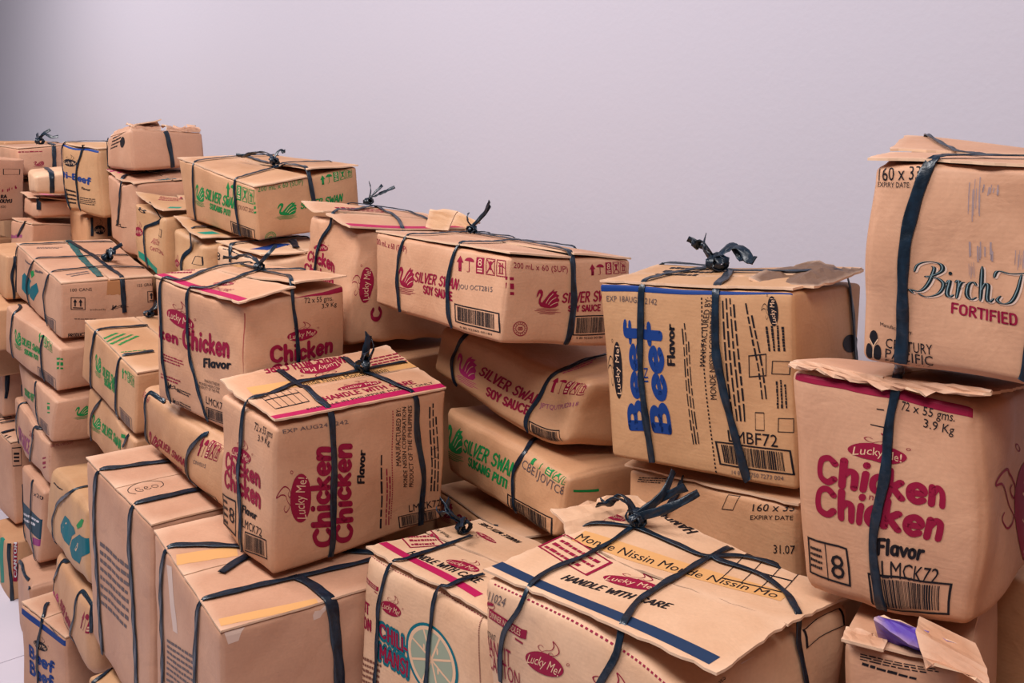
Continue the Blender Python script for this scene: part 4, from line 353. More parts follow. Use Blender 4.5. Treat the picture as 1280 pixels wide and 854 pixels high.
 ('T', 'grid', 'bk', [[0.6425, 0.701], [0.8487, 0.7709], [0.5797, 0.9894]], {'n': (3, 2)}),
 ('L', 'dots', 'cr', [[0.0505, 0.9832], [0.916, 0.9674], [0.0507, 0.9945]], {}),
 ('L', 'txt', 'gy', [[0.0066, 0.8944], [0.1288, 0.9023], [0.016, 0.9426]], {'t': '111024'}),
 ('L', 'ribbon', 'cr', [[0.0131, 0.7764], [0.2424, 0.7892], [0.0218, 0.8809]], {}),
 ('L', 'txt', 'bk', [[0.0083, 0.696], [0.0797, 0.6986], [0.0123, 0.7306]], {'t': 'INSTANT'}),
 ('L', 'txt', 'cr', [[0.0067, 0.6041], [0.1577, 0.6015], [0.0152, 0.6997]], {'t': 'PANCIT', 'b': 0.015}),
 ('L', 'txt', 'cr', [[0.0085, 0.5107], [0.1955, 0.5129], [0.017, 0.6033]], {'t': 'CANTON', 'b': 0.015}),
 ('L', 'lucky', 'cr', [[0.2287, 0.6605], [0.4108, 0.6851], [0.2547, 0.7727]], {}),
 ('L', 'lucky', 'cr', [[0.4368, 0.6104], [0.7209, 0.6551], [0.4655, 0.7615]], {}),
 ('R', 'txt', 'bk', [[0.6106, 1.1301], [0.8108, 1.1162], [0.6023, 1.1564]], {'t': 'NET WT.'}),
 ('R', 'txt', 'bk', [[0.7124, 1.046], [0.9389, 1.0252], [0.6981, 1.087]], {'t': '4.32Kg'}),
 ('R', 'frame', 'bk', [[0.6943, 0.8887], [0.9586, 0.8966], [0.6827, 0.9855]], {}),
 ('R', 'txt', 'bk', [[0.0185, 0.9962], [0.2326, 0.9743], [0.0078, 1.0297]], {'t': 'LEVEL | CASES'}),
 ('R', 'rect', 'wh', [[0.3288, 0.9907], [0.5555, 1.0161], [0.3037, 1.0841]], {})],
'B1':[('L', 'swan', 'gr', [[0.1789, 0.3034], [0.3216, 0.3033], [0.2322, 0.6909]], {}),
 ('L', 'txt', 'gr', [[0.3468, 0.4685], [0.7576, 0.4814], [0.3788, 0.6713]], {'t': 'SILVER SWAN', 'b': 0.03, 'sh': 0.15}),
 ('L', 'txt', 'gr', [[0.3996, 0.32], [0.6759, 0.3219], [0.4181, 0.4316]], {'t': 'SUKANG PUTI', 'b': 0.04}),
 ('L', 'icons', 'gr', [[0.6549, 0.6615], [0.9838, 0.675], [0.6718, 0.9314]], {}),
 ('L', 'barcode', 'bk', [[0.6605, -0.0022], [0.9581, -0.0577], [0.6692, 0.244]], {}),
 ('L', 'txt', 'br', [[0.7957, 0.5011], [0.9728, 0.5077], [0.8021, 0.584]], {'t': 'JOU OCT 2015'}),
 ('L', 'rect', 'gr', [[0.9897, 0.6783], [1.0478, 0.7122], [0.9927, 0.7248]], {}),
 ('L', 'rect', 'gr', [[0.9836, 0.5854], [1.0421, 0.619], [0.9872, 0.6412]], {}),
 ('L', 'rect', 'gr', [[0.9781, 0.5017], [1.0369, 0.535], [0.9806, 0.5389]], {}),
 ('R', 'txt', 'gr', [[0.0324, 0.9083], [0.4524, 0.9], [0.037, 0.9998]], {'t': '200 mL x 60 (SUP)', 'b': 0.02}),
 ('R', 'icons', 'gr', [[0.6212, 0.8193], [0.9458, 0.8477], [0.6241, 0.9813]], {}),
 ('R', 'swan', 'gr', [[0.1728, 0.3313], [0.3621, 0.3113], [0.1956, 0.6514]], {}),
 ('R', 'txt', 'gr', [[0.4001, 0.4609], [0.8222, 0.4753], [0.4065, 0.5899]], {'t': 'SILVER SWAN', 'b': 0.03, 'sh': 0.15}),
 ('R', 'seal', 'gr', [[0.0502, -0.0754], [0.1525, -0.0774], [0.0606, 0.1329]], {})],
'B2':[('L', 'lines', 'bk', [[0.2249, 0.5742], [0.5726, 0.6523], [0.3805, 1.0833]], {'n': 5}),
 ('L', 'oval', 'bk', [[0.5723, 0.584], [0.8085, 0.5834], [0.5944, 0.8711]], {})],
'B3':[('L', 'rect', 'bl', [[-0.0332, 0.9635], [1.0115, 0.9558], [-0.0278, 1.0113]], {}),
 ('L', 'lucky', 'bk', [[0.0488, 0.6758], [0.382, 0.6976], [0.062, 0.7952]], {}),
 ('L', 'txt', 'bl', [[-0.0142, 0.4784], [0.7959, 0.4753], [-0.0027, 0.5799]], {'t': 'ti-Beef', 'b': 0.05}),
 ('L', 'txt', 'bk', [[0.5427, 0.3769], [0.802, 0.3903], [0.5459, 0.4114]], {'t': 'Flavor', 'b': 0.04}),
 ('L', 'lines', 'bk', [[0.4493, 0.1323], [0.8964, 0.1726], [0.4613, 0.2546]], {'n': 4}),
 ('L', 'lines', 'bk', [[0.0107, 0.1059], [0.3034, 0.0978], [0.0378, 0.3465]], {'n': 4})],
'B4':[('T', 'lines', 'mg2', [[0.2675, 0.0726], [0.1199, 0.4361], [0.0091, -0.138]], {'n': 3}),
 ('T', 'txt', 'tl', [[0.8735, 0.5214], [0.9595, 0.2626], [0.9694, 0.5854]], {'t': 'CARE', 'b': 0.03}),
 ('T', 'lines', 'mg2', [[0.2693, 0.5817], [0.194, 0.8969], [0.0387, 0.4711]], {'n': 2}),
 ('L', 'scrib', 'bk', [[0.1619, 0.2091], [0.694, 0.3457], [0.1837, 0.3409]], {})],
'B5':[('T', 'lines', 'cr', [[0.3948, 0.1528], [0.468, 0.4125], [0.066, 0.2981]], {'n': 3}),
 ('T', 'rect', 'tl2', [[0.8983, 0.0843], [0.9563, 0.21], [0.7995, 0.1558]], {}),
 ('T', 'tape', 'tp', [[-0.3261, 0.1439], [-0.4299, 0.7284], [-0.496, 0.0966]], {}),
 ('T', 'txt', 'bk', [[-0.3165, 0.4813], [-0.3519, 0.6681], [-0.4312, 0.4472]], {'t': 'Monde'}),
 ('L', 'frame', 'bk', [[0.6053, 0.6701], [0.9505, 0.7023], [0.6131, 0.802]], {}),
 ('L', 'txt', 'cr', [[0.4873, 0.5687], [0.7537, 0.5914], [0.4893, 0.601]], {'t': 'INSTANT'}),
 ('L', 'txt', 'cr', [[0.4827, 0.4963], [0.8702, 0.5331], [0.4869, 0.563]], {'t': 'PANCIT', 'b': 0.01}),
 ('L', 'txt', 'cr', [[0.5299, 0.3825], [0.9904, 0.4262], [0.5068, 0.447]], {'t': 'CANTON', 'b': 0.01}),
 ('L', 'rect', 'tl2', [[0.1046, 0.1044], [0.8087, 0.0263], [0.1123, 0.212]], {}),
 ('L', 'lucky', 'cr', [[-0.018, 0.435], [0.2244, 0.4435], [-0.0055, 0.6014]], {}),
 ('L', 'txt', 'bk', [[0.114, 0.9081], [0.2567, 0.9152], [0.1209, 1.0046]], {'t': '8', 'b': 0.02})],
'B6':[('T', 'rect', 'tl2', [[0.8669, 0.0836], [0.8454, 0.2658], [0.7046, 0.0465]], {}),
 ('L', 'frame', 'bk', [[0.599, 0.478], [1.0054, 0.5796], [0.579, 0.6799]], {}),
 ('L', 'lucky', 'cr', [[0.03, 0.0923], [0.3111, 0.1694], [0.0585, 0.2925]], {})],
'B7':[('T', 'rect', 'bl', [[0.7712, 0.1901], [0.6043, 0.5637], [0.6232, 0.0723]], {}),
 ('L', 'txt', 'bk', [[-0.0088, 0.5643], [0.0946, 0.5629], [0.0071, 0.7946]], {'t': '8', 'b': 0.02}),
 ('L', 'lines', 'bk', [[0.149, 0.9249], [0.8217, 0.9146], [0.1524, 1.1103]], {'n': 2})],
'M1':[('L', 'poly', 'tl', [[0.1696, 0.4908], [0.2207, 0.5948], [0.407, 0.5816], [0.3589, 0.4722], [0.3878, 0.3209], [0.2699, 0.165], [0.1687, 0.2289]], {}),
 ('L', 'poly', 'tl', [[0.3975, 0.4515], [0.515, 0.6267], [0.5521, 0.4824], [0.4405, 0.1919], [0.3343, 0.2129]], {}),
 ('L', 'poly', 'gr', [[0.3975, 0.7567], [0.4543, 0.8341], [0.4731, 0.7566], [0.4166, 0.6422]], {}),
 ('L', 'lines', 'gy', [[0.4762, 0.8155], [0.6989, 0.9253], [0.4815, 0.9131]], {'n': 1}),
 ('L', 'lines', 'gy', [[0.2374, 0.8306], [0.4352, 0.8886], [0.2376, 0.9033]], {'n': 1}),
 ('L', 'barcode', 'gy', [[0.6849, -0.0604], [0.9134, 0.0384], [0.684, 0.1603]], {}),
 ('R', 'txt', 'bk', [[0.0962, 0.8571], [0.3208, 0.8418], [0.0961, 0.9091]], {'t': '100 CANS', 'b': 0.03}),
 ('R', 'txt', 'bk', [[0.8137, 0.8425], [1.0346, 0.8524], [0.8141, 0.8981]], {'t': '155 GRAMS', 'b': 0.03}),
 ('R', 'updown', 'bk', [[0.1021, 0.5439], [0.2543, 0.5197], [0.1014, 0.761]], {}),
 ('R', 'updown', 'bk', [[0.9255, 0.5358], [1.0725, 0.5319], [0.9274, 0.7507]], {}),
 ('R', 'tape', 'tk', [[0.4762, 0.7491], [0.6514, 0.7235], [0.4898, 1.0372]], {}),
 ('R', 'txt', 'bk', [[0.3044, 0.5088], [0.4692, 0.4916], [0.3044, 0.5373]], {'t': 'produced by'}),
 ('R', 'scrib', 'bk', [[0.5012, 0.4667], [0.7157, 0.4553], [0.5079, 0.5761]], {}),
 ('R', 'lines', 'bk', [[0.1369, 0.3568], [0.4243, 0.3267], [0.1368, 0.3829]], {'n': 1}),
 ('R', 'txt', 'bk', [[0.0647, 0.0072], [0.3107, 0.0132], [0.0644, 0.0858]], {'t': 'PRODUCT OF', 'b': 0.03}),
 ('T', 'lines', 'gy', [[0.1781, 0.1297], [0.2108, 0.392], [0.1248, 0.1618]], {'n': 2}),
 ('T', 'lines', 'gy', [[0.8998, 0.1637], [0.8574, 0.413], [0.8296, 0.1059]], {'n': 2})],
'G2':[('L', 'swan', 'gr', [[0.2354, 0.3323], [0.3654, 0.3488], [0.2257, 0.7339]], {}),
 ('L', 'txt', 'gr', [[0.3659, 0.5023], [0.704, 0.5276], [0.3592, 0.6597]], {'t': 'SILVER SWAN', 'b': 0.03, 'sh': 0.15}),
 ('L', 'txt', 'gr', [[0.4132, 0.3371], [0.6701, 0.3547], [0.4152, 0.45]], {'t': 'SUKANG PUTI', 'b': 0.04}),
 ('L', 'icons', 'gr', [[0.6678, 0.784], [0.8973, 0.7984], [0.6458, 0.9907]], {}),
 ('L', 'barcode', 'gy', [[0.6852, -0.024], [0.9931, 0.0267], [0.6577, 0.2215]], {}),
 ('L', 'rect', 'gr', [[0.965, 0.7216], [1.0095, 0.7696], [0.9622, 0.7628]], {}),
 ('L', 'rect', 'gr', [[0.9731, 0.6031], [1.0178, 0.6511], [0.9684, 0.6727]], {}),
 ('L', 'rect', 'gr', [[0.9788, 0.5205], [1.0237, 0.5685], [0.976, 0.5618]], {}),
 ('R', 'rect', 'gr', [[0.0089, 0.7508], [0.0356, 0.7419], [0.0073, 0.7901]], {}),
 ('R', 'rect', 'gr', [[0.0142, 0.6213], [0.0408, 0.6121], [0.0111, 0.6974]], {}),
 ('R', 'rect', 'gr', [[0.0177, 0.5367], [0.0442, 0.5272], [0.0161, 0.5762]], {})],
'G3':[('L', 'txt', 'gr', [[0.1137, 0.199], [0.4717, 0.3765], [0.142, 0.4323]], {'t': 'SUKANG PUTI', 'b': 0.03}),
 ('L', 'barcode', 'gy', [[0.7199, 0.0091], [0.9418, 0.1035], [0.6791, 0.2302]], {}),
 ('L', 'rect', 'gr', [[0.8475, 0.769], [0.898, 0.8224], [0.8443, 0.7974]], {}),
 ('L', 'rect', 'gr', [[0.8615, 0.651], [0.913, 0.707], [0.8529, 0.7226]], {}),
 ('L', 'rect', 'gr', [[0.8714, 0.5724], [0.9237, 0.6301], [0.8678, 0.6002]], {}),
 ('R', 'swan', 'gr', [[0.2043, 0.4773], [0.3555, 0.4783], [0.1957, 0.7877]], {}),
 ('R', 'rect', 'gr', [[-0.0433, 0.946], [-0.0197, 0.9368], [-0.0453, 0.9776]], {}),
 ('R', 'rect', 'gr', [[-0.0353, 0.8139], [-0.0119, 0.8049], [-0.0402, 0.8943]], {}),
 ('R', 'rect', 'gr', [[-0.03, 0.7249], [-0.0067, 0.7159], [-0.0319, 0.7565]], {})],
'S5':[('L', 'txt', 'pu', [[0.073, 0.1439], [0.4358, 0.1651], [0.1286, 0.5055]], {'t': 'SOY SAUCE', 'b': 0.03}),
 ('L', 'barcode', 'gy', [[0.4406, -0.4665], [0.6759, -0.3519], [0.4694, -0.2199]], {}),
 ('L', 'txt', 'cr', [[0.4674, 0.6224], [0.6143, 0.6655], [0.5, 0.7626]], {'t': '200'}),
 ('L', 'rect', 'cr', [[0.8823, 0.521], [0.9523, 0.6052], [0.8847, 0.5614]], {}),
 ('L', 'rect', 'cr', [[0.8739, 0.3842], [0.9449, 0.4675], [0.8781, 0.4526]], {}),
 ('L', 'rect', 'cr', [[0.868, 0.2911], [0.9398, 0.3736], [0.8703, 0.3283]], {}),
 ('R', 'txt', 'cr', [[0.0146, 0.9047], [0.231, 0.9405], [0.0157, 0.9724]], {'t': '200 mL x 60 (SUP)'}),
 ('R', 'rect', 'cr', [[-0.0137, 0.6708], [0.0069, 0.6619], [-0.0131, 0.7088]], {}),
 ('R', 'rect', 'cr', [[-0.016, 0.5422], [0.0046, 0.5325], [-0.0149, 0.6065]], {}),
 ('R', 'rect', 'cr', [[-0.0176, 0.4545], [0.0031, 0.4444], [-0.017, 0.4896]], {})],
'M3':[('L', 'rect', 'dt', [[-0.3269, 0.1918], [1.1259, 0.3452], [-0.219, 0.486]], {}),
 ('L', 'rect', 'pp', [[0.6774, 0.1669], [1.1161, 0.2667], [0.6707, 0.2552]], {}),
 ('L', 'lines', 'wh2', [[-0.0762, 0.2379], [0.8961, 0.4547], [-0.0178, 0.3956]], {'n': 2}),
 ('L', 'txt', 'bk', [[0.6414, 0.8041], [1.0032, 0.8924], [0.6393, 0.8575]], {'t': 'x20', 'b': 0.02})],
'M2':[('L', 'poly', 'tl', [[0.3955, 0.3602], [0.511, 0.5892], [0.7573, 0.6038], [0.7883, 0.5458], [0.7107, 0.4567], [0.6574, 0.2771], [0.4223, 0.2753]], {}),
 ('L', 'poly', 'tl', [[0.6722, 0.2639], [0.7129, 0.4094], [0.8732, 0.5914], [1.0254, 0.6251], [1.0271, 0.4604], [0.9, 0.3151], [0.8487, 0.18], [0.723, 0.1737]], {}),
 ('L', 'poly', 'gr', [[0.8001, 0.658], [0.9026, 0.8181], [0.9471, 0.8295], [0.9165, 0.7235], [0.8299, 0.6313]], {}),
 ('L', 'poly', 'bd', [[0.4846, 0.3993], [0.5496, 0.5227], [0.5653, 0.5204], [0.5054, 0.406]], {}),
 ('L', 'poly', 'bd', [[0.7668, 0.3133], [0.8243, 0.445], [0.8408, 0.4448], [0.7941, 0.3105]], {}),
 ('L', 'lines', 'bk', [[0.1214, 0.8186], [0.427, 0.8498], [0.1407, 0.8675]], {'n': 1})],
'S6':[('L', 'swan', 'mg2', [[0.0638, -0.1584], [0.2218, 0.0131], [0.0375, 0.2039]], {}),
 ('L', 'txt', 'cr', [[0.2469, 0.197], [0.5849, 0.2107], [0.2824, 0.3894]], {'t': 'SILVER SWAN', 'b': 0.03, 'sh': 0.15}),
 ('L', 'txt', 'cr', [[0.2803, -0.0594], [0.5094, 0.0038], [0.3112, 0.0848]], {'t': 'SOY SAUCE', 'b': 0.04}),
 ('L', 'icons', 'cr', [[0.8272, 0.5178], [1.0897, 0.6227], [0.8938, 0.8117]], {}),
 ('L', 'barcode', 'gy', [[0.7131, -0.1785], [0.9518, -0.0897], [0.7064, -0.0515]], {})],
'S7':[('L', 'lines', 'pu', [[0.0517, 0.8514], [0.477, 0.9526], [0.1022, 1.0052]], {'n': 2}),
 ('L', 'oval', 'pu', [[0.1373, 0.1153], [0.4442, 0.2502], [0.1645, 0.346]], {})],
'BF2':[('L', 'rect', 'bl', [[0, 0.91], [1, 0.91], [0, 0.97]], {}),
 ('L', 'txt', 'bl', [[0.1741, 0.5336], [0.7413, 0.5372], [0.1885, 0.6605]], {'t': 'Beef', 'b': 0.05}),
 ('L', 'txt', 'bl', [[0.1614, 0.3585], [0.733, 0.3676], [0.1734, 0.5028]], {'t': 'Beef', 'b': 0.05}),
 ('L', 'lucky', 'bk', [[0.3265, 0.676], [0.621, 0.7042], [0.3283, 0.7631]], {}),
 ('L', 'lines', 'gy', [[0.6397, 0.9834], [0.8826, 0.9515], [0.6134, 1.049]], {'n': 2})],
'G4':[('L', 'swan', 'gr', [[0.2774, 0.3034], [0.4055, 0.338], [0.2614, 0.6768]], {}),
 ('L', 'txt', 'gr', [[0.4308, 0.4342], [0.699, 0.4558], [0.4223, 0.5918]], {'t': 'SILVER SWAN', 'b': 0.03, 'sh': 0.15}),
 ('L', 'txt', 'gr', [[0.4727, 0.3041], [0.6828, 0.3487], [0.4664, 0.422]], {'t': 'SUKANG PUTI', 'b': 0.04}),
 ('L', 'icons', 'gr', [[0.781, 0.7273], [0.9721, 0.7596], [0.7725, 0.899]], {}),
 ('L', 'barcode', 'gy', [[0.7846, 0.0116], [0.9733, 0.0148], [0.7638, 0.2218]], {}),
 ('L', 'rect', 'gr', [[1.0037, 0.7109], [1.0502, 0.7493], [1.0026, 0.7352]], {}),
 ('L', 'rect', 'gr', [[1.0087, 0.6043], [1.055, 0.6432], [1.0052, 0.6791]], {}),
 ('L', 'rect', 'gr', [[1.0117, 0.5389], [1.058, 0.5781], [1.0104, 0.5669]], {}),
 ('T', 'lines', 'gr', [[0.5525, 0.0857], [0.4161, 0.3462], [0.4286, -0.1309]], {'n': 4}),
 ('T', 'lines', 'gr', [[0.673, 0.0259], [0.6952, 0.2968], [0.649, 0.0325]], {'n': 1})],
'G6':[('L', 'swan', 'gr', [[0.1201, 0.2324], [0.3376, 0.3321], [0.1147, 0.5717]], {}),
 ('L', 'txt', 'gr', [[0.3474, 0.4199], [0.7526, 0.5666], [0.3445, 0.6179]], {'t': 'SILVER SWAN', 'b': 0.03, 'sh': 0.15}),
 ('L', 'rect', 'gr', [[0.7536, 0.8143], [0.8329, 0.8675], [0.7524, 0.8904]], {})],
'S4':[('L', 'swan', 'cr', [[0.059, -0.0652], [0.1718, -0.0542], [0.0986, 0.3478]], {}),
 ('L', 'txt', 'cr', [[0.1778, 0.179], [0.5505, 0.2461], [0.2037, 0.3238]], {'t': 'SILVER SWAN', 'b': 0.02, 'sh': 0.15}),
 ('L', 'txt', 'cr', [[0.243, -0.046], [0.4894, 0.0402], [0.2559, 0.0607]], {'t': 'SOY SAUCE', 'b': 0.035}),
 ('L', 'icons', 'cr', [[0.6841, 0.6016], [0.9001, 0.7171], [0.7325, 0.9102]], {}),
 ('L', 'txt', 'gy', [[0.6444, 0.4371], [0.7919, 0.501], [0.6534, 0.5052]], {'t': 'CINV0315'}),
 ('L', 'barcode', 'bk', [[0.5834, -0.1187], [0.8857, 0.0317], [0.5723, 0.0047]], {}),
 ('L', 'txt', 'cr', [[0.0143, 0.8498], [0.1344, 0.7956], [0.037, 0.9578]], {'t': '200 mL x 60', 'b': 0.02})],
'N1':[('R', 'txt', 'bk', [[0.5195, 0.3584], [0.6443, 0.3627], [0.5203, 0.4164]], {'t': 'RA', 'b': 0.05}),
 ('R', 'txt', 'bk', [[0.4469, 0.284], [0.7558, 0.2847], [0.448, 0.3473]], {'t': 'SOUYU', 'b': 0.05}),
 ('R', 'txt', 'bk', [[0.5174, 0.2058], [0.6287, 0.2012], [0.518, 0.2502]], {'t': '600', 'b': 0.05}),
 ('R', 'frame', 'bk', [[0.5713, 0.7437], [0.916, 0.737], [0.5723, 0.8406]], {}),
 ('R', 'smear', 'cr', [[0.5207, 0.4473], [0.8332, 0.4913], [0.5216, 0.5149]], {})],
'N3':[('R', 'lines', 'cr', [[0.0019, 0.8589], [0.4172, 0.8142], [0.0038, 0.9457]], {'n': 1}),
 ('R', 'swan', 'cr', [[0.1966, 0.2763], [0.3533, 0.2905], [0.201, 0.4994]], {})],
'N5':[('T', 'rect', 'pk', [[0.1331, 0.166], [0.9375, 0.4312], [0.1043, 0.3249]], {})],
'N6':[('R', 'txt', 'mg2', [[-0.0878, 1.0121], [0.6569, 1.0304], [-0.0912, 1.0646]], {'t': 'HANDLE WITH CARE'}),
 ('L', 'lines', 'pu', [[0.0108, 0.5782], [0.7361, 0.7133], [-0.0009, 0.7339]], {'n': 1})],
'B9':[('R', 'rect', 'bl', [[-0.0049, 0.9815], [0.3623, 1.0703], [-0.006, 1.0736]], {}),
 ('R', 'lucky', 'bk', [[0.0985, 0.5752], [0.2613, 0.5643], [0.1043, 0.8058]], {})],
'N11':[('T', 'lines', 'bk', [[0.1578, 0.1546], [0.1647, 0.3606], [-0.0338, 0.1662]], {'n': 2}),
 ('T', 'lines', 'bk', [[0.9221, -0.0828], [0.7954, 0.1224], [0.8267, -0.1894]], {'n': 2}),
 ('R', 'frame', 'bk', [[-0.0042, 0.7141], [0.1265, 0.7026], [0.0048, 0.9478]], {}),
 ('R', 'rect', 'bk', [[0.0263, 0.8554], [0.1022, 0.8437], [0.0279, 0.8816]], {}),
 ('R', 'rect', 'bk', [[0.0238, 0.8117], [0.0997, 0.7998], [0.0252, 0.835]], {}),
 ('R', 'rect', 'bk', [[0.0212, 0.768], [0.0973, 0.7559], [0.0226, 0.7913]], {}),
 ('R', 'lines', 'pu', [[-0.1112, 0.2214], [-0.0995, 0.66], [-0.1899, 0.2393]], {'n': 2})],
'N12':[('R', 'rect', 'cr', [[0.0309, 0.3316], [0.0795, 0.3125], [0.0654, 1.074]], {}),
 ('R', 'txt', 'wh2', [[0.0754, 0.3772], [0.1035, 0.9972], [0.0407, 0.3908]], {'t': 'CANTON', 'b': 0.02}),
 ('L', 'rect', 'tl2', [[0.515, 0.1025], [0.7271, 0.2086], [0.5856, 0.9435]], {})],
'N13':[('L', 'scrib', 'bk', [[0.4038, 0.9927], [1.3153, 1.3856], [0.4321, 1.1716]], {}),
 ('L', 'lines', 'bk', [[0.3974, 0.9526], [1.307, 1.3188], [0.4196, 1.0924]], {'n': 3})],
'V1':[('L', 'lines', 'bk', [[0.1557, 0.8831], [0.7092, 0.8891], [0.1692, 0.9194]], {'n': 1}),
 ('L', 'lines', 'bk', [[0.1431, 0.9176], [0.7827, 0.9473], [0.1437, 0.9589]], {'n': 3})]}
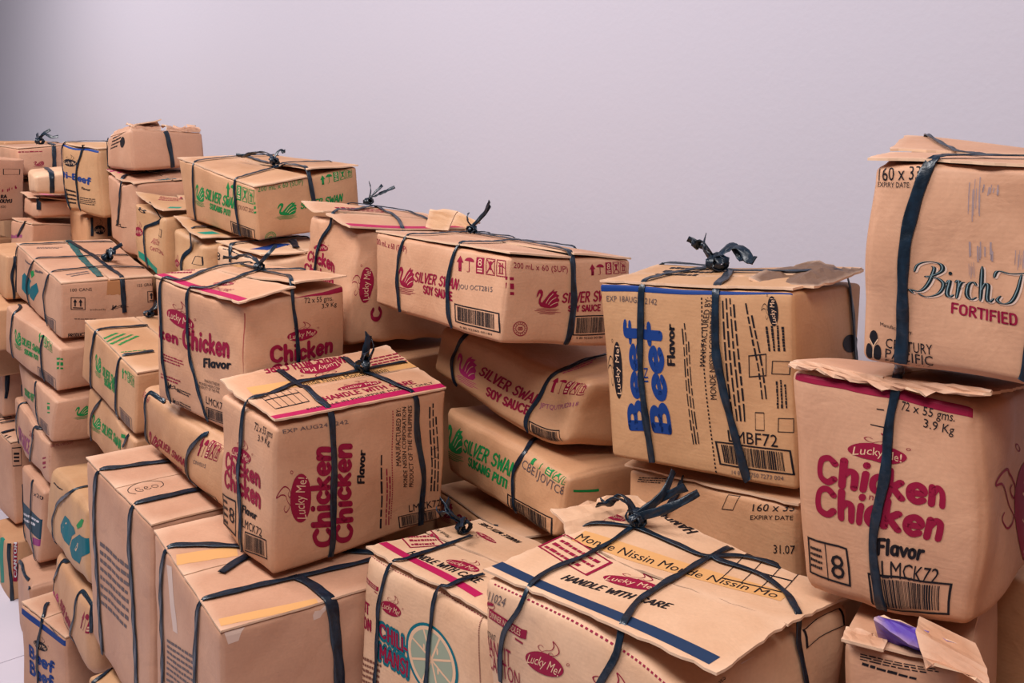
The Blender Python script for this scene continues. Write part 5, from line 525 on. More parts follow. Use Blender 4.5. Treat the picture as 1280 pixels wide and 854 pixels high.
STR={
'C2':[([(0.0, 1.0, 0.6), (0.0, 1.0, 1.0), (0.0072, 0.674, 1.0), (0.2807, 0.0366, 1.0), (0.0801, 0.0, 1.0), (0.0801, 0.0, 0.7469), (0.0818, 0.0, 0.3883), (0.1678, 0.0, 0.0), (0.1678, 0.0, 0.012)], 0.016, {}),
 ([(0.642, 1.0, 0.6), (0.642, 1.0, 1.0), (0.3884, 0.7282, 1.0), (0.583, 0.034, 1.0), (0.4142, 0.0, 1.0), (0.4142, 0.0, 0.7875), (0.4176, 0.0, 0.4815), (0.5969, 0.0, 0.0), (0.5969, 0.0, 0.012)], 0.016, {}),
 ([(0.0, 1.0, 0.6), (0.0, 1.0, 1.0), (0.0, 0.8301, 1.0), (0.3824, 0.7211, 1.0), (0.8277, 0.6273, 1.0), (1.0, 0.4811, 1.0), (1.0, 0.4811, 0.9898), (1.0, 0.4887, 0.8018), (1.0, 0.4895, 0.4068)], 0.014, {})],
'CF':[([(0.3524, 0.7137, 1.0), (0.3029, 0.3172, 1.0), (0.5636, 0.0263, 1.0), (0.4281, 0.0, 1.0), (0.4281, 0.0, 0.864), (0.4117, 0.0, 0.465), (0.4842, 0.0, 0.0), (0.4842, 0.0, 0.012)], 0.02, {}),
 ([(0.0, 0.297, 0.6), (0.0, 0.297, 1.0), (0.3029, 0.3172, 1.0), (0.89, 0.2914, 1.0), (1.0, 0.3076, 1.0), (1.0, 0.3076, 0.8433), (1.0, 0.3314, 0.4918), (1.0, 0.3186, 0.0), (1.0, 0.3186, 0.012)], 0.021, {}),
 ([(0.0, 0.6842, 0.6), (0.0, 0.6842, 1.0), (0.3834, 0.7029, 1.0), (0.9184, 0.7608, 1.0), (1.0, 0.8027, 1.0), (1.0, 0.8027, 0.7816), (1.0, 0.8639, 0.3923), (1.0, 0.8649, 0.0), (1.0, 0.8649, 0.012)], 0.02, {}),
 ([(0.3524, 0.7137, 1.0), (0.3607, 1.0, 1.0), (0.3607, 1.0, 0.6)], 0.016, {})],
'P2':[([(0.7519, 1.0, 0.6), (0.7519, 1.0, 1.0), (0.399, 0.3949, 1.0), (0.2721, 0.1773, 1.0), (0.2065, 0.0276, 1.0), (0.2066, 0.0, 1.0), (0.2066, 0.0, 0.9854), (0.1374, 0.0, 0.8167), (0.1435, 0.0, 0.3539)], 0.026, {}),
 ([(0.7773, 0.5098, 1.0), (0.7545, 0.2519, 1.0), (0.7499, 0.0128, 1.0), (0.728, 0.0, 1.0), (0.728, 0.0, 0.9699), (0.7024, 0.0, 0.8385), (0.6981, 0.0, 0.6476)], 0.024, {}),
 ([(0.769, 0.5015, 1.0), (0.8797, 0.5565, 1.0), (1.0, 0.5582, 1.0), (1.0, 0.5894, 1.0), (1.0, 0.5894, 0.9461), (1.0, 0.6031, 0.8411), (1.0, 0.6209, 0.6466)], 0.034, {}),
 ([(0.7776, 0.4972, 1.0), (0.7849, 0.6715, 1.0), (0.8021, 0.8866, 1.0), (0.8021, 1.0, 1.0), (0.8021, 1.0, 0.6)], 0.022, {}),
 ([(0.4844, 0.364, 1.0), (0.5177, 0.2744, 1.0), (0.5742, 0.1742, 1.0)], 0.028, {})],
'P1':[([(0.4125, 1.0, 0.6), (0.4125, 1.0, 1.0), (0.3027, 0.3702, 1.0), (0.2454, 0.0415, 1.0), (0.2042, 0.0, 1.0), (0.2042, 0.0, 0.9504), (0.1591, 0.0, 0.699), (0.1819, 0.0, 0.5098), (0.2283, 0.0, 0.0163), (0.2283, 0.0, 0.012)], 0.032, {}),
 ([(0.7875, 1.0, 0.6), (0.7875, 1.0, 1.0), (0.7629, 0.3422, 1.0), (0.7507, 0.0166, 1.0), (0.724, 0.0, 1.0), (0.724, 0.0, 0.9149), (0.7055, 0.0, 0.8184), (0.7652, 0.0, 0.5276), (0.8094, 0.0, 0.1493), (0.8094, 0.0, 0.012)], 0.032, {})],
'C1':[([(0.0, 0.612, 0.6), (0.0, 0.612, 1.0), (0.4585, 0.0979, 1.0), (0.5936, 0.0, 1.0), (0.5936, 0.0, 0.9789), (0.3334, 0.0, 0.7802), (0.2896, 0.0, 0.5117)], 0.016, {}),
 ([(0.0, 0.5964, 0.6), (0.0, 0.5964, 1.0), (0.3269, 0.5484, 1.0), (0.7347, 0.4718, 1.0), (1.0, 0.3704, 1.0), (1.0, 0.3728, 0.948)], 0.016, {}),
 ([(0.0, 0.3194, 0.6), (0.0, 0.3194, 1.0), (0.0, 0.612, 1.0), (0.088, 0.8326, 1.0), (0.892, 0.7463, 1.0)], 0.015, {})],
'S1':[([(0.0248, 1.0, 0.6), (0.0248, 1.0, 1.0), (0.0248, 0.8023, 1.0), (0.1947, 0.3272, 1.0), (0.2768, 0.0146, 1.0), (0.2577, 0.0, 1.0), (0.2577, 0.0, 0.8649), (0.2309, 0.0, 0.5829), (0.2513, 0.0, 0.0), (0.2513, 0.0, 0.012)], 0.016, {}),
 ([(0.5011, 0.7013, 1.0), (0.5692, 0.365, 1.0), (0.6867, 0.0085, 1.0), (0.658, 0.0, 1.0), (0.658, 0.0, 0.8865), (0.6336, 0.0, 0.4956), (0.6759, 0.0, 0.0106)], 0.019, {}),
 ([(0.0, 0.6836, 0.6), (0.0, 0.6836, 1.0), (0.0248, 0.8023, 1.0), (0.5011, 0.7013, 1.0), (0.9678, 0.5002, 1.0), (1.0, 0.4981, 1.0), (1.0, 0.4981, 0.8866), (1.0, 0.5263, 0.4505), (1.0, 0.5103, 0.021), (1.0, 0.5103, 0.012)], 0.022, {}),
 ([(0.2293, 1.0, 0.6), (0.2293, 1.0, 1.0), (0.1271, 0.7269, 1.0)], 0.013, {}),
 ([(0.676, 1.0, 0.6), (0.676, 1.0, 1.0), (0.5169, 0.9506, 1.0), (0.498, 0.7216, 1.0)], 0.016, {})],
'S2':[([(0.1604, 1.0, 0.6), (0.1604, 1.0, 1.0), (0.1604, 0.1853, 1.0), (0.2068, 0.0, 1.0), (0.2068, 0.0, 0.8877), (0.1409, 0.0, 0.4895), (0.1947, 0.0, 0.0), (0.1947, 0.0, 0.012)], 0.016, {}),
 ([(0.7708, 0.5471, 1.0), (0.7229, 0.315, 1.0), (0.7454, 0.0542, 1.0), (0.7178, 0.0, 1.0), (0.7178, 0.0, 0.7005), (0.6748, 0.0, 0.3344), (0.7088, 0.0, 0.0), (0.7088, 0.0, 0.012)], 0.016, {})],
'G1':[([(0.6143, 1.0, 0.6), (0.6143, 1.0, 1.0), (0.6143, 0.1538, 1.0), (0.7119, 0.0, 1.0), (0.6565, 0.0, 0.5853), (0.6822, 0.0, 0.0), (0.6822, 0.0, 0.012)], 0.016, {})],
'S3':[([(0.8064, 0.0, 1.0), (0.8419, 0.0, 0.7073)], 0.016, {})],
'BF1':[([(0.3294, 1.0, 0.6), (0.3294, 1.0, 1.0), (0.3294, 0.9881, 1.0), (0.2259, 0.4598, 1.0), (0.2465, 0.0865, 1.0), (0.238, 0.0, 1.0), (0.238, 0.0, 0.8699), (0.2228, 0.0, 0.5376), (0.2338, 0.0, 0.2517), (0.2458, 0.0, 0.0), (0.2458, 0.0, 0.012)], 0.019, {}),
 ([(0.4723, 0.7219, 1.0), (0.6211, 0.0754, 1.0), (0.6276, 0.0, 1.0), (0.6276, 0.0, 0.8384), (0.6317, 0.0, 0.7037), (0.6934, 0.0, 0.29), (0.7765, 0.0, 0.0), (0.7765, 0.0, 0.012)], 0.023, {}),
 ([(0.0, 1.0, 0.6), (0.0, 1.0, 1.0), (0.2417, 1.0, 1.0), (0.5031, 0.6729, 1.0), (0.8404, 0.5171, 1.0), (1.0, 0.7666, 1.0), (1.0, 0.7666, 0.9261), (1.0, 0.8432, 0.7583), (1.0, 0.9421, 0.493)], 0.022, {})],
'X1':[([(0.3625, 0.0, 1.0), (0.3625, 0.0, 0.9429), (0.2541, 0.0, 0.6698), (0.2433, 0.0, 0.5061), (0.2344, 0.0, 0.2678), (0.2344, 0.0, 0.012)], 0.016, {})],
'CR':[([(0.2135, 1.0, 0.6), (0.2135, 1.0, 1.0), (0.2135, 0.8458, 1.0), (0.5647, 0.0, 1.0), (0.5647, 0.0, 0.9904), (0.5216, 0.0, 0.7837), (0.4837, 0.0, 0.4393), (0.4711, 0.0, 0.0177), (0.4711, 0.0, 0.012)], 0.02, {})],
'BT':[([(0.8896, 0.2012, 1.0), (0.633, 0.2386, 1.0), (0.4702, 0.188, 1.0), (0.285, 0.0, 1.0), (0.2368, 0.0, 1.0), (0.2368, 0.0, 0.9528), (0.1827, 0.0, 0.7121), (0.1775, 0.0, 0.3902), (0.1778, 0.0, 0.0), (0.1778, 0.0, 0.012)], 0.023, {}),
 ([(0.0624, 1.0, 0.6), (0.0624, 1.0, 1.0), (0.3309, 0.4107, 1.0), (0.4969, 0.1956, 1.0)], 0.01, {}),
 ([(0.8896, 1.0, 0.6), (0.8896, 1.0, 1.0), (0.8896, 0.2012, 1.0), (0.8687, 0.0, 1.0), (0.8687, 0.0, 0.9668), (0.7347, 0.0, 0.2389), (0.6906, 0.0, 0.0), (0.6906, 0.0, 0.012)], 0.023, {})],
'K1':[([(0.2054, 0.6795, 1.0), (0.2374, 0.1978, 1.0), (0.2632, 0.0042, 1.0), (0.1918, 0.0, 1.0), (0.1918, 0.0, 0.8926), (0.1598, 0.0, 0.73), (0.1561, 0.0, 0.2297), (0.1561, 0.0, 0.012)], 0.013, {}),
 ([(0.6143, 0.2924, 1.0), (0.5905, 0.0975, 1.0), (0.633, 0.0, 1.0), (0.5414, 0.0, 1.0), (0.5414, 0.0, 0.8337), (0.5183, 0.0, 0.612), (0.5209, 0.0, 0.4336)], 0.014, {})],
'K2':[([(0.1724, 0.7758, 1.0), (0.1947, 0.427, 1.0), (0.1773, 0.164, 1.0), (0.2314, 0.0, 1.0), (0.2314, 0.0, 0.9616), (0.1304, 0.0, 0.7766), (0.09, 0.0, 0.4829)], 0.013, {}),
 ([(0.5177, 1.0, 0.6), (0.5177, 1.0, 1.0), (0.5177, 0.7882, 1.0), (0.5473, 0.4283, 1.0), (0.5733, 0.1888, 1.0), (0.6414, 0.0, 1.0), (0.6414, 0.0, 0.998), (0.5894, 0.0, 0.8471), (0.556, 0.0, 0.7406)], 0.016, {}),
 ([(0.0, 0.5883, 0.6), (0.0, 0.5883, 1.0), (0.017, 0.6685, 1.0), (0.1724, 0.7758, 1.0), (0.4067, 0.7936, 1.0), (0.5177, 0.7882, 1.0), (0.5752, 0.9473, 1.0), (0.7446, 1.0, 1.0), (0.7446, 1.0, 0.6)], 0.016, {}),
 ([(0.5177, 1.0, 0.6), (0.5177, 1.0, 1.0), (0.5177, 0.7882, 1.0), (0.6287, 0.8483, 1.0), (0.7321, 0.8527, 1.0), (0.8755, 0.766, 1.0), (1.0, 0.5888, 1.0), (1.0, 0.6423, 0.9536), (1.0, 0.6845, 0.7134)], 0.016, {})],
'B1':[([(0.0839, 1.0, 0.6), (0.0839, 1.0, 1.0), (0.079, 0.6937, 1.0), (0.2058, 0.0371, 1.0), (0.2359, 0.0, 1.0), (0.2359, 0.0, 0.9335), (0.1858, 0.0, 0.51), (0.1484, 0.0, 0.0), (0.1484, 0.0, 0.012)], 0.016, {}),
 ([(0.7564, 1.0, 0.6), (0.7564, 1.0, 1.0), (0.7564, 0.9531, 1.0), (0.6532, 0.4927, 1.0), (0.7986, 0.0, 1.0), (0.7818, 0.0, 1.0), (0.7818, 0.0, 0.903), (0.7841, 0.0, 0.3537), (0.7795, 0.0, 0.0), (0.7795, 0.0, 0.012)], 0.016, {}),
 ([(0.0, 0.6381, 0.6), (0.0, 0.6381, 1.0), (0.2049, 0.5984, 1.0), (0.6532, 0.4927, 1.0), (0.9687, 0.5254, 1.0), (1.0, 0.5176, 1.0), (1.0, 0.5176, 0.92), (1.0, 0.5355, 0.5462)], 0.019, {})],
'B2':[([(1.0, 0.4791, 1.0), (1.0, 0.4883, 1.0), (1.0, 0.5095, 0.6493), (1.0, 0.5549, 0.0), (1.0, 0.5549, 0.012)], 0.025, {}),
 ([(0.0325, 0.0, 1.0), (0.0325, 0.0, 0.8063), (0.0, 0.0, 0.5373), (0.0, 0.0, 0.0), (0.0838, 0.0, 0.0), (0.0838, 0.0, 0.012)], 0.02, {})],
'B3':[([(0.0, 0.6995, 0.6), (0.0, 0.6995, 1.0), (0.0, 0.3588, 1.0), (0.1439, 0.0715, 1.0), (0.0303, 0.0, 1.0), (0.0303, 0.0, 0.7742), (0.0, 0.0, 0.4518), (0.1032, 0.0, 0.0), (0.1032, 0.0, 0.012)], 0.02, {}),
 ([(0.5652, 0.0, 1.0), (0.5652, 0.0, 0.9834), (0.397, 0.0, 0.6719), (0.3964, 0.0, 0.3109), (0.4513, 0.0, 0.0), (0.4513, 0.0, 0.012)], 0.02, {})],
'B4':[([(0.0, 0.5645, 0.6), (0.0, 0.5645, 1.0), (0.3873, 0.5656, 1.0)], 0.02, {}),
 ([(0.5485, 1.0, 0.6), (0.5485, 1.0, 1.0), (0.5485, 0.7877, 1.0), (0.4374, 0.5099, 1.0), (0.3671, 0.101, 1.0), (0.5801, 0.0, 1.0), (0.4929, 0.0, 0.7342), (0.3757, 0.0, 0.3533)], 0.02, {})],
'B5':[([(0.5355, 0.0, 1.0), (0.5355, 0.0, 0.9856), (0.239, 0.0, 0.6558), (0.3747, 0.0, 0.2398), (0.4711, 0.0, 0.0), (0.4711, 0.0, 0.012)], 0.018, {})],
'B6':[([(0.4782, 1.0, 0.6), (0.4782, 1.0, 1.0), (0.4782, 0.0566, 1.0), (0.4946, 0.0, 1.0), (0.4946, 0.0, 0.8028), (0.3606, 0.0, 0.5096), (0.4018, 0.0, 0.2481), (0.4018, 0.0, 0.012)], 0.025, {})],
'B7':[([(0.2777, 1.0, 0.6), (0.2777, 1.0, 1.0), (0.2777, 0.0518, 1.0), (0.3716, 0.0, 1.0), (0.3716, 0.0, 0.9045), (0.3663, 0.0, 0.6487)], 0.02, {}),
 ([(0.8176, 0.4988, 1.0), (0.4564, 0.6626, 1.0)], 0.03, {})],
'M1':[([(0.0, 0.5497, 1.0), (0.5093, 0.473, 1.0), (0.9498, 0.4337, 1.0)], 0.035, {'m': 'stl', 'lift': -0.002}),
 ([(0.0965, 1.0, 0.6), (0.0965, 1.0, 1.0), (0.0965, 0.9669, 1.0), (0.0696, 0.4911, 1.0), (0.0646, 0.0309, 1.0), (0.0435, 0.0, 1.0), (0.0435, 0.0, 0.9303), (0.0, 0.0, 0.4938), (0.0, 0.0, 0.0), (0.0, 0.0, 0.012)], 0.016, {}),
 ([(0.476, 1.0, 0.6), (0.476, 1.0, 1.0), (0.476, 0.9709, 1.0), (0.4531, 0.41, 1.0), (0.4235, 0.0383, 1.0), (0.4434, 0.0, 1.0), (0.4434, 0.0, 0.9419), (0.2654, 0.0, 0.3815), (0.3426, 0.0, 0.0), (0.3426, 0.0, 0.012)], 0.016, {}),
 ([(0.8171, 1.0, 0.6), (0.8171, 1.0, 1.0), (0.8171, 0.9827, 1.0), (0.7371, 0.5663, 1.0), (0.7607, 0.0516, 1.0), (0.774, 0.0, 1.0), (0.774, 0.0, 0.919), (0.6674, 0.0, 0.4677), (0.7016, 0.0, 0.2479), (0.7416, 0.0, 0.0), (0.7416, 0.0, 0.012)], 0.016, {}),
 ([(0.0, 0.5334, 0.6), (0.0, 0.5334, 1.0), (0.0459, 0.5334, 1.0), (0.465, 0.6107, 1.0), (0.8335, 0.6199, 1.0), (0.9519, 0.6469, 1.0), (1.0, 0.6458, 1.0), (1.0, 0.6458, 0.9279), (1.0, 0.6696, 0.4143)], 0.022, {})],
'G2':[([(0.0, 0.1234, 0.6), (0.0, 0.1234, 1.0), (0.0812, 0.1234, 1.0), (0.1866, 0.0, 1.0), (0.1582, 0.0, 0.5689), (0.1751, 0.0, 0.0619), (0.1751, 0.0, 0.012)], 0.016, {}),
 ([(0.7307, 0.0, 1.0), (0.7338, 0.0, 0.2796), (0.7828, 0.0, 0.0), (0.7828, 0.0, 0.012)], 0.016, {})],
'G3':[([(0.0, 0.0, 0.3697), (0.0, 0.0, 0.0), (0.0, 0.0, 0.012)], 0.016, {}),
 ([(0.5195, 0.0, 1.0), (0.5195, 0.0, 0.9258), (0.5902, 0.0, 0.386), (0.6883, 0.0, 0.0), (0.6883, 0.0, 0.012)], 0.016, {})],
'S5':[([(0.1925, 1.0, 0.6), (0.1925, 1.0, 1.0), (0.1925, 0.0638, 1.0), (0.1666, 0.0, 1.0), (0.1666, 0.0, 0.9077), (0.0425, 0.0, 0.4713), (0.0, 0.0, 0.0), (0.0, 0.0, 0.012)], 0.016, {}),
 ([(0.7634, 1.0, 0.6), (0.7634, 1.0, 1.0), (0.7634, 0.0221, 1.0), (0.6326, 0.0, 1.0), (0.6326, 0.0, 0.7951), (0.5259, 0.0, 0.3033), (0.4451, 0.0, 0.0), (0.4451, 0.0, 0.012)], 0.016, {})],
'M3':[([(0.0, 0.0, 0.7468), (0.0, 0.0, 0.2935), (0.1132, 0.0, 0.0), (0.1132, 0.0, 0.012)], 0.016, {}),
 ([(0.5641, 0.0, 1.0), (0.5641, 0.0, 0.9972), (0.5532, 0.0, 0.3364), (0.8885, 0.0, 0.0466), (0.8885, 0.0, 0.012)], 0.016, {})],
'M2':[([(0.613, 1.0, 0.6), (0.613, 1.0, 1.0), (0.613, 0.0393, 1.0), (0.6061, 0.0, 1.0), (0.6061, 0.0, 0.9806), (0.3028, 0.0, 0.6321), (0.2084, 0.0, 0.3134), (0.2877, 0.0, 0.0), (0.2877, 0.0, 0.012)], 0.016, {})],
'S6':[([(1.0, 0.0, 0.6), (1.0, 0.0, 1.0), (0.7321, 0.0, 1.0), (0.7321, 0.0, 0.5751), (0.5934, 0.0, 0.097), (0.6673, 0.0, 0.0), (0.7538, 0.0, 0.0), (0.7538, 0.0, 0.012)], 0.016, {}),
 ([(0.2597, 1.0, 0.6), (0.2597, 1.0, 1.0), (0.2597, 0.0134, 1.0), (0.1585, 0.0, 1.0), (0.1585, 0.0, 0.7841), (0.0, 0.0, 0.2956), (0.0, 0.0, 0.012)], 0.016, {})],
'W1':[([(0.0, 0.1551, 0.6), (0.0, 0.1551, 1.0), (0.0926, 0.0, 1.0), (0.064, 0.0, 0.9825)], 0.016, {})],
'BF2':[([(0.236, 0.1363, 1.0), (0.2248, 0.1154, 1.0), (0.5097, 0.0, 1.0), (0.4576, 0.0, 0.8773), (0.3901, 0.0, 0.3145), (0.3901, 0.0, 0.012)], 0.016, {})],
'G4':[([(0.2346, 0.5021, 1.0), (0.2187, 0.0449, 1.0), (0.2503, 0.0, 1.0), (0.2503, 0.0, 0.9599), (0.2056, 0.0, 0.5651), (0.2127, 0.0, 0.0016), (0.2127, 0.0, 0.012)], 0.02, {}),
 ([(0.7318, 0.2876, 1.0), (0.7367, 0.0208, 1.0), (0.709, 0.0, 1.0), (0.709, 0.0, 0.8986), (0.7062, 0.0, 0.3114), (0.7078, 0.0, 0.0632), (0.7569, 0.0, 0.0), (0.7569, 0.0, 0.012)], 0.022, {})],
'G6':[([(0.2681, 0.0, 1.0), (0.2681, 0.0, 0.9413), (0.1161, 0.0, 0.5484), (0.1147, 0.0, 0.3255), (0.1147, 0.0, 0.012)], 0.016, {}),
 ([(0.8917, 0.0, 1.0), (0.8917, 0.0, 0.9339), (0.811, 0.0, 0.6911)], 0.016, {})],
'S4':[([(0.0, 1.0, 0.6), (0.0, 1.0, 1.0), (0.2556, 0.0093, 1.0), (0.3137, 0.0, 1.0), (0.0969, 0.0, 1.0), (0.0969, 0.0, 0.6023), (0.0533, 0.0, 0.1923), (0.0403, 0.0, 0.0), (0.0403, 0.0, 0.012)], 0.016, {}),
 ([(0.7581, 0.0, 1.0), (0.6293, 0.0, 0.6249), (0.5862, 0.0, 0.4293), (0.5569, 0.0, 0.0), (0.664, 0.0, 0.0), (0.664, 0.0, 0.012)], 0.018, {})],
'N1':[([(0.0, 1.0, 0.6), (0.0, 1.0, 1.0), (0.2749, 1.0, 1.0), (0.2749, 1.0, 0.6)], 0.03, {})],
'N3':[([(0.0, 1.0, 0.6), (0.0, 1.0, 1.0), (0.0, 0.826, 1.0), (1.0, 0.4953, 1.0), (1.0, 0.4953, 0.9018), (1.0, 0.4889, 0.2525), (1.0, 0.4889, 0.012)], 0.03, {})],
'N4':[([(0.0, 0.2704, 0.6), (0.0, 0.2704, 1.0), (0.142, 0.2704, 1.0), (1.0, 0.2645, 1.0), (1.0, 0.2645, 0.7782), (1.0, 0.2578, 0.1012), (1.0, 0.2578, 0.012)], 0.03, {})],
'N5':[([(1.0, 0.0, 1.0), (1.0, 0.0, 0.4986)], 0.03, {})],
'N6':[([(1.0, 0.6639, 1.0), (1.0, 0.6512, 0.8144)], 0.025, {}),
 ([(0.6707, 0.0, 1.0), (0.4063, 0.0, 0.7032)], 0.02, {})],
'B9':[([(1.0, 0.0778, 1.0), (1.0, 0.0659, 0.5381)], 0.016, {}),
 ([(1.0, 0.3269, 1.0), (1.0, 0.3232, 0.5374)], 0.02, {})],
'G5':[([(1.0, 0.0947, 1.0), (1.0, 0.0947, 0.7961), (1.0, 0.0427, 0.5775), (1.0, 0.0944, 0.1725), (1.0, 0.0944, 0.012)], 0.015, {})],
'N10':[([(1.0, 0.049, 0.6), (1.0, 0.049, 1.0), (1.0, 0.0693, 1.0), (1.0, 0.0693, 0.8621), (1.0, 0.0343, 0.4273)], 0.02, {})],
'N11':[([(0.2829, 0.3151, 1.0), (0.2746, 0.1126, 1.0)], 0.015, {}),
 ([(0.6227, 0.1865, 1.0), (0.6536, 0.0, 1.0)], 0.02, {})],
'N12':[([(1.0, 0.0141, 1.0), (1.0, 0.0044, 0.6566), (1.0, 0.0191, 0.2313), (1.0, 0.0191, 0.012)], 0.018, {})],
'N13':[([(1.0, 0.0, 1.0), (0.96, 0.0, 1.0), (0.8893, 0.0, 0.955)], 0.016, {}),
 ([(0.7114, 0.0, 1.0), (0.0325, 0.0, 1.0), (0.0, 0.0, 0.6412)], 0.016, {})]}
KNOT={
'C2':[('T', [0.4034, 0.7028], [(-0.09, -0.02, 0.01), (-0.07, -0.05, 0.012), (0.02, 0.03, 0.04)], 1.0)],
'CF':[('T', [0.371, 0.7072], [(-0.03, 0.02, 0.055), (-0.012, 0.012, 0.06), (0.004, 0.01, 0.055), (0.02, -0.03, 0.012)], 1.7)],
'C1':[('T', [-0.2047, 0.612], [(0.03, 0.02, 0.035), (-0.03, 0.02, 0.04), (0.04, 0.05, 0.03)], 1.1)],
'S1':[('T', [0.0586, 0.7628], [(0.06, 0.0, 0.06), (0.05, 0.01, 0.05), (-0.01, 0.0, 0.03)], 1.0)],
'BF1':[('T', [0.3871, 0.7384], [(-0.045, 0.0, 0.028), (-0.035, 0.02, 0.04), (-0.06, 0.0, 0.034), (0.05, 0.01, 0.012), (0.075, 0.0, 0.01)], 1.9)],
'K1':[('T', [0.1382, 0.6867], [(-0.05, -0.02, 0.02), (-0.055, -0.01, 0.035), (-0.05, 0.01, 0.03), (0.05, -0.05, 0.02)], 1.3)],
'K2':[('T', [0.1726, 0.7875], [(0.06, 0.04, 0.05), (0.075, 0.05, 0.045), (-0.06, -0.01, 0.01), (-0.05, -0.03, 0.01), (0.02, 0.06, 0.06)], 1.5)],
'B1':[('T', [0.6246, 0.5039], [(-0.13, -0.03, 0.005), (-0.12, -0.05, 0.008), (0.02, 0.02, 0.02)], 1.1)],
'M1':[('T', [0.603, 0.6871], [(-0.03, 0.06, 0.03), (0.1, -0.02, 0.01), (0.05, 0.03, 0.04), (0.08, 0.0, 0.02)], 1.5)],
'G4':[('T', [0.0517, 0.6134], [(0.03, 0.02, 0.05), (0.05, 0.0, 0.04), (0.0, 0.03, 0.03)], 1.3)],
'N3':[('T', [0.4725, 0.5071], [(0.06, 0.03, 0.05), (-0.08, 0.02, 0.03), (0.1, 0.05, 0.02)], 1.8)]}
# ------------------------------------------------------------------ materials
def srgb(c):
    return tuple(((v / 255.0) / 12.92 if v / 255.0 <= .04045 else ((v / 255.0 + .055) / 1.055) ** 2.4) for v in c)
def mat(name, col, rough=.7, spec=.3):
    m = bpy.data.materials.new(name); m.use_nodes = True
    b = m.node_tree.nodes['Principled BSDF']
    c = srgb(col)
    b.inputs['Base Color'].default_value = (*c, 1); b.inputs['Roughness'].default_value = rough
    b.inputs['Specular IOR Level'].default_value = spec
    return m, b
def carton_mat(name, c1, c2):
    m, b = mat(name, c1, .6, .5)
    nt = m.node_tree; N = nt.nodes.new; K = nt.links.new
    tc = N('ShaderNodeTexCoord')
    n1 = N('ShaderNodeTexNoise'); n1.inputs['Scale'].default_value = 7; n1.inputs['Detail'].default_value = 5
    n2 = N('ShaderNodeTexNoise'); n2.inputs['Scale'].default_value = 220; n2.inputs['Detail'].default_value = 3
    K(tc.outputs['Object'], n1.inputs['Vector']); K(tc.outputs['Object'], n2.inputs['Vector'])
    r = N('ShaderNodeValToRGB'); r.color_ramp.elements[0].position = .32; r.color_ramp.elements[1].position = .68
    r.color_ramp.elements[0].color = (*srgb(c2), 1); r.color_ramp.elements[1].color = (*srgb(c1), 1)
    K(n1.outputs['Fac'], r.inputs['Fac'])
    mx = N('ShaderNodeMixRGB'); mx.blend_type = 'MULTIPLY'; mx.inputs['Fac'].default_value = .16
    K(r.outputs['Color'], mx.inputs['Color1']); K(n2.outputs['Fac'], mx.inputs['Color2'])
    # rubbed, paler board along the edges
    ge = N('ShaderNodeNewGeometry'); er = N('ShaderNodeValToRGB')
    er.color_ramp.elements[0].position = .535; er.color_ramp.elements[1].position = .64
    K(ge.outputs['Pointiness'], er.inputs['Fac'])
    em = N('ShaderNodeMath'); em.operation = 'MULTIPLY'; K(er.outputs['Color'], em.inputs[0]); K(n1.outputs['Fac'], em.inputs[1])
    ew = N('ShaderNodeMixRGB'); ew.inputs['Color2'].default_value = (*srgb((232, 196, 168)), 1)
    K(em.outputs[0], ew.inputs['Fac']); K(mx.outputs['Color'], ew.inputs['Color1'])
    K(ew.outputs['Color'], b.inputs['Base Color'])
    # faint flute lines and paper grain as relief
    w = N('ShaderNodeTexWave'); w.inputs['Scale'].default_value = 55; w.inputs['Distortion'].default_value = 1.2; w.bands_direction = 'Z'
    K(tc.outputs['Object'], w.inputs['Vector'])
    n3 = N('ShaderNodeTexNoise'); n3.inputs['Scale'].default_value = 22; n3.inputs['Detail'].default_value = 6; n3.inputs['Distortion'].default_value = .6
    K(tc.outputs['Object'], n3.inputs['Vector'])
    ad = N('ShaderNodeMath'); ad.operation = 'MULTIPLY_ADD'; ad.inputs[1].default_value = .016
    K(w.outputs['Fac'], ad.inputs[0]); K(n3.outputs['Fac'], ad.inputs[2])
    rn = N('ShaderNodeTexNoise'); rn.noise_type = 'RIDGED_MULTIFRACTAL'; rn.inputs['Scale'].default_value = 4.5; rn.inputs['Detail'].default_value = 2.5; rn.inputs['Distortion'].default_value = .8
    K(tc.outputs['Object'], rn.inputs['Vector'])
    ad2 = N('ShaderNodeMath'); ad2.operation = 'MULTIPLY_ADD'; ad2.inputs[1].default_value = .35
    K(rn.outputs['Fac'], ad2.inputs[0]); K(ad.outputs[0], ad2.inputs[2])
    bp = N('ShaderNodeBump'); bp.inputs['Strength'].default_value = .3; bp.inputs['Distance'].default_value = .008
    K(ad2.outputs[0], bp.inputs['Height']); K(bp.outputs['Normal'], b.inputs['Normal'])
    return m
MT = {}
for k, (a, c) in CARTON_COL.items(): MT[k] = carton_mat('cardboard_' + k, a, c)
for k, (c, ro) in INK_COL.items(): MT[k] = mat('ink_' + k, c, ro, .2)[0]
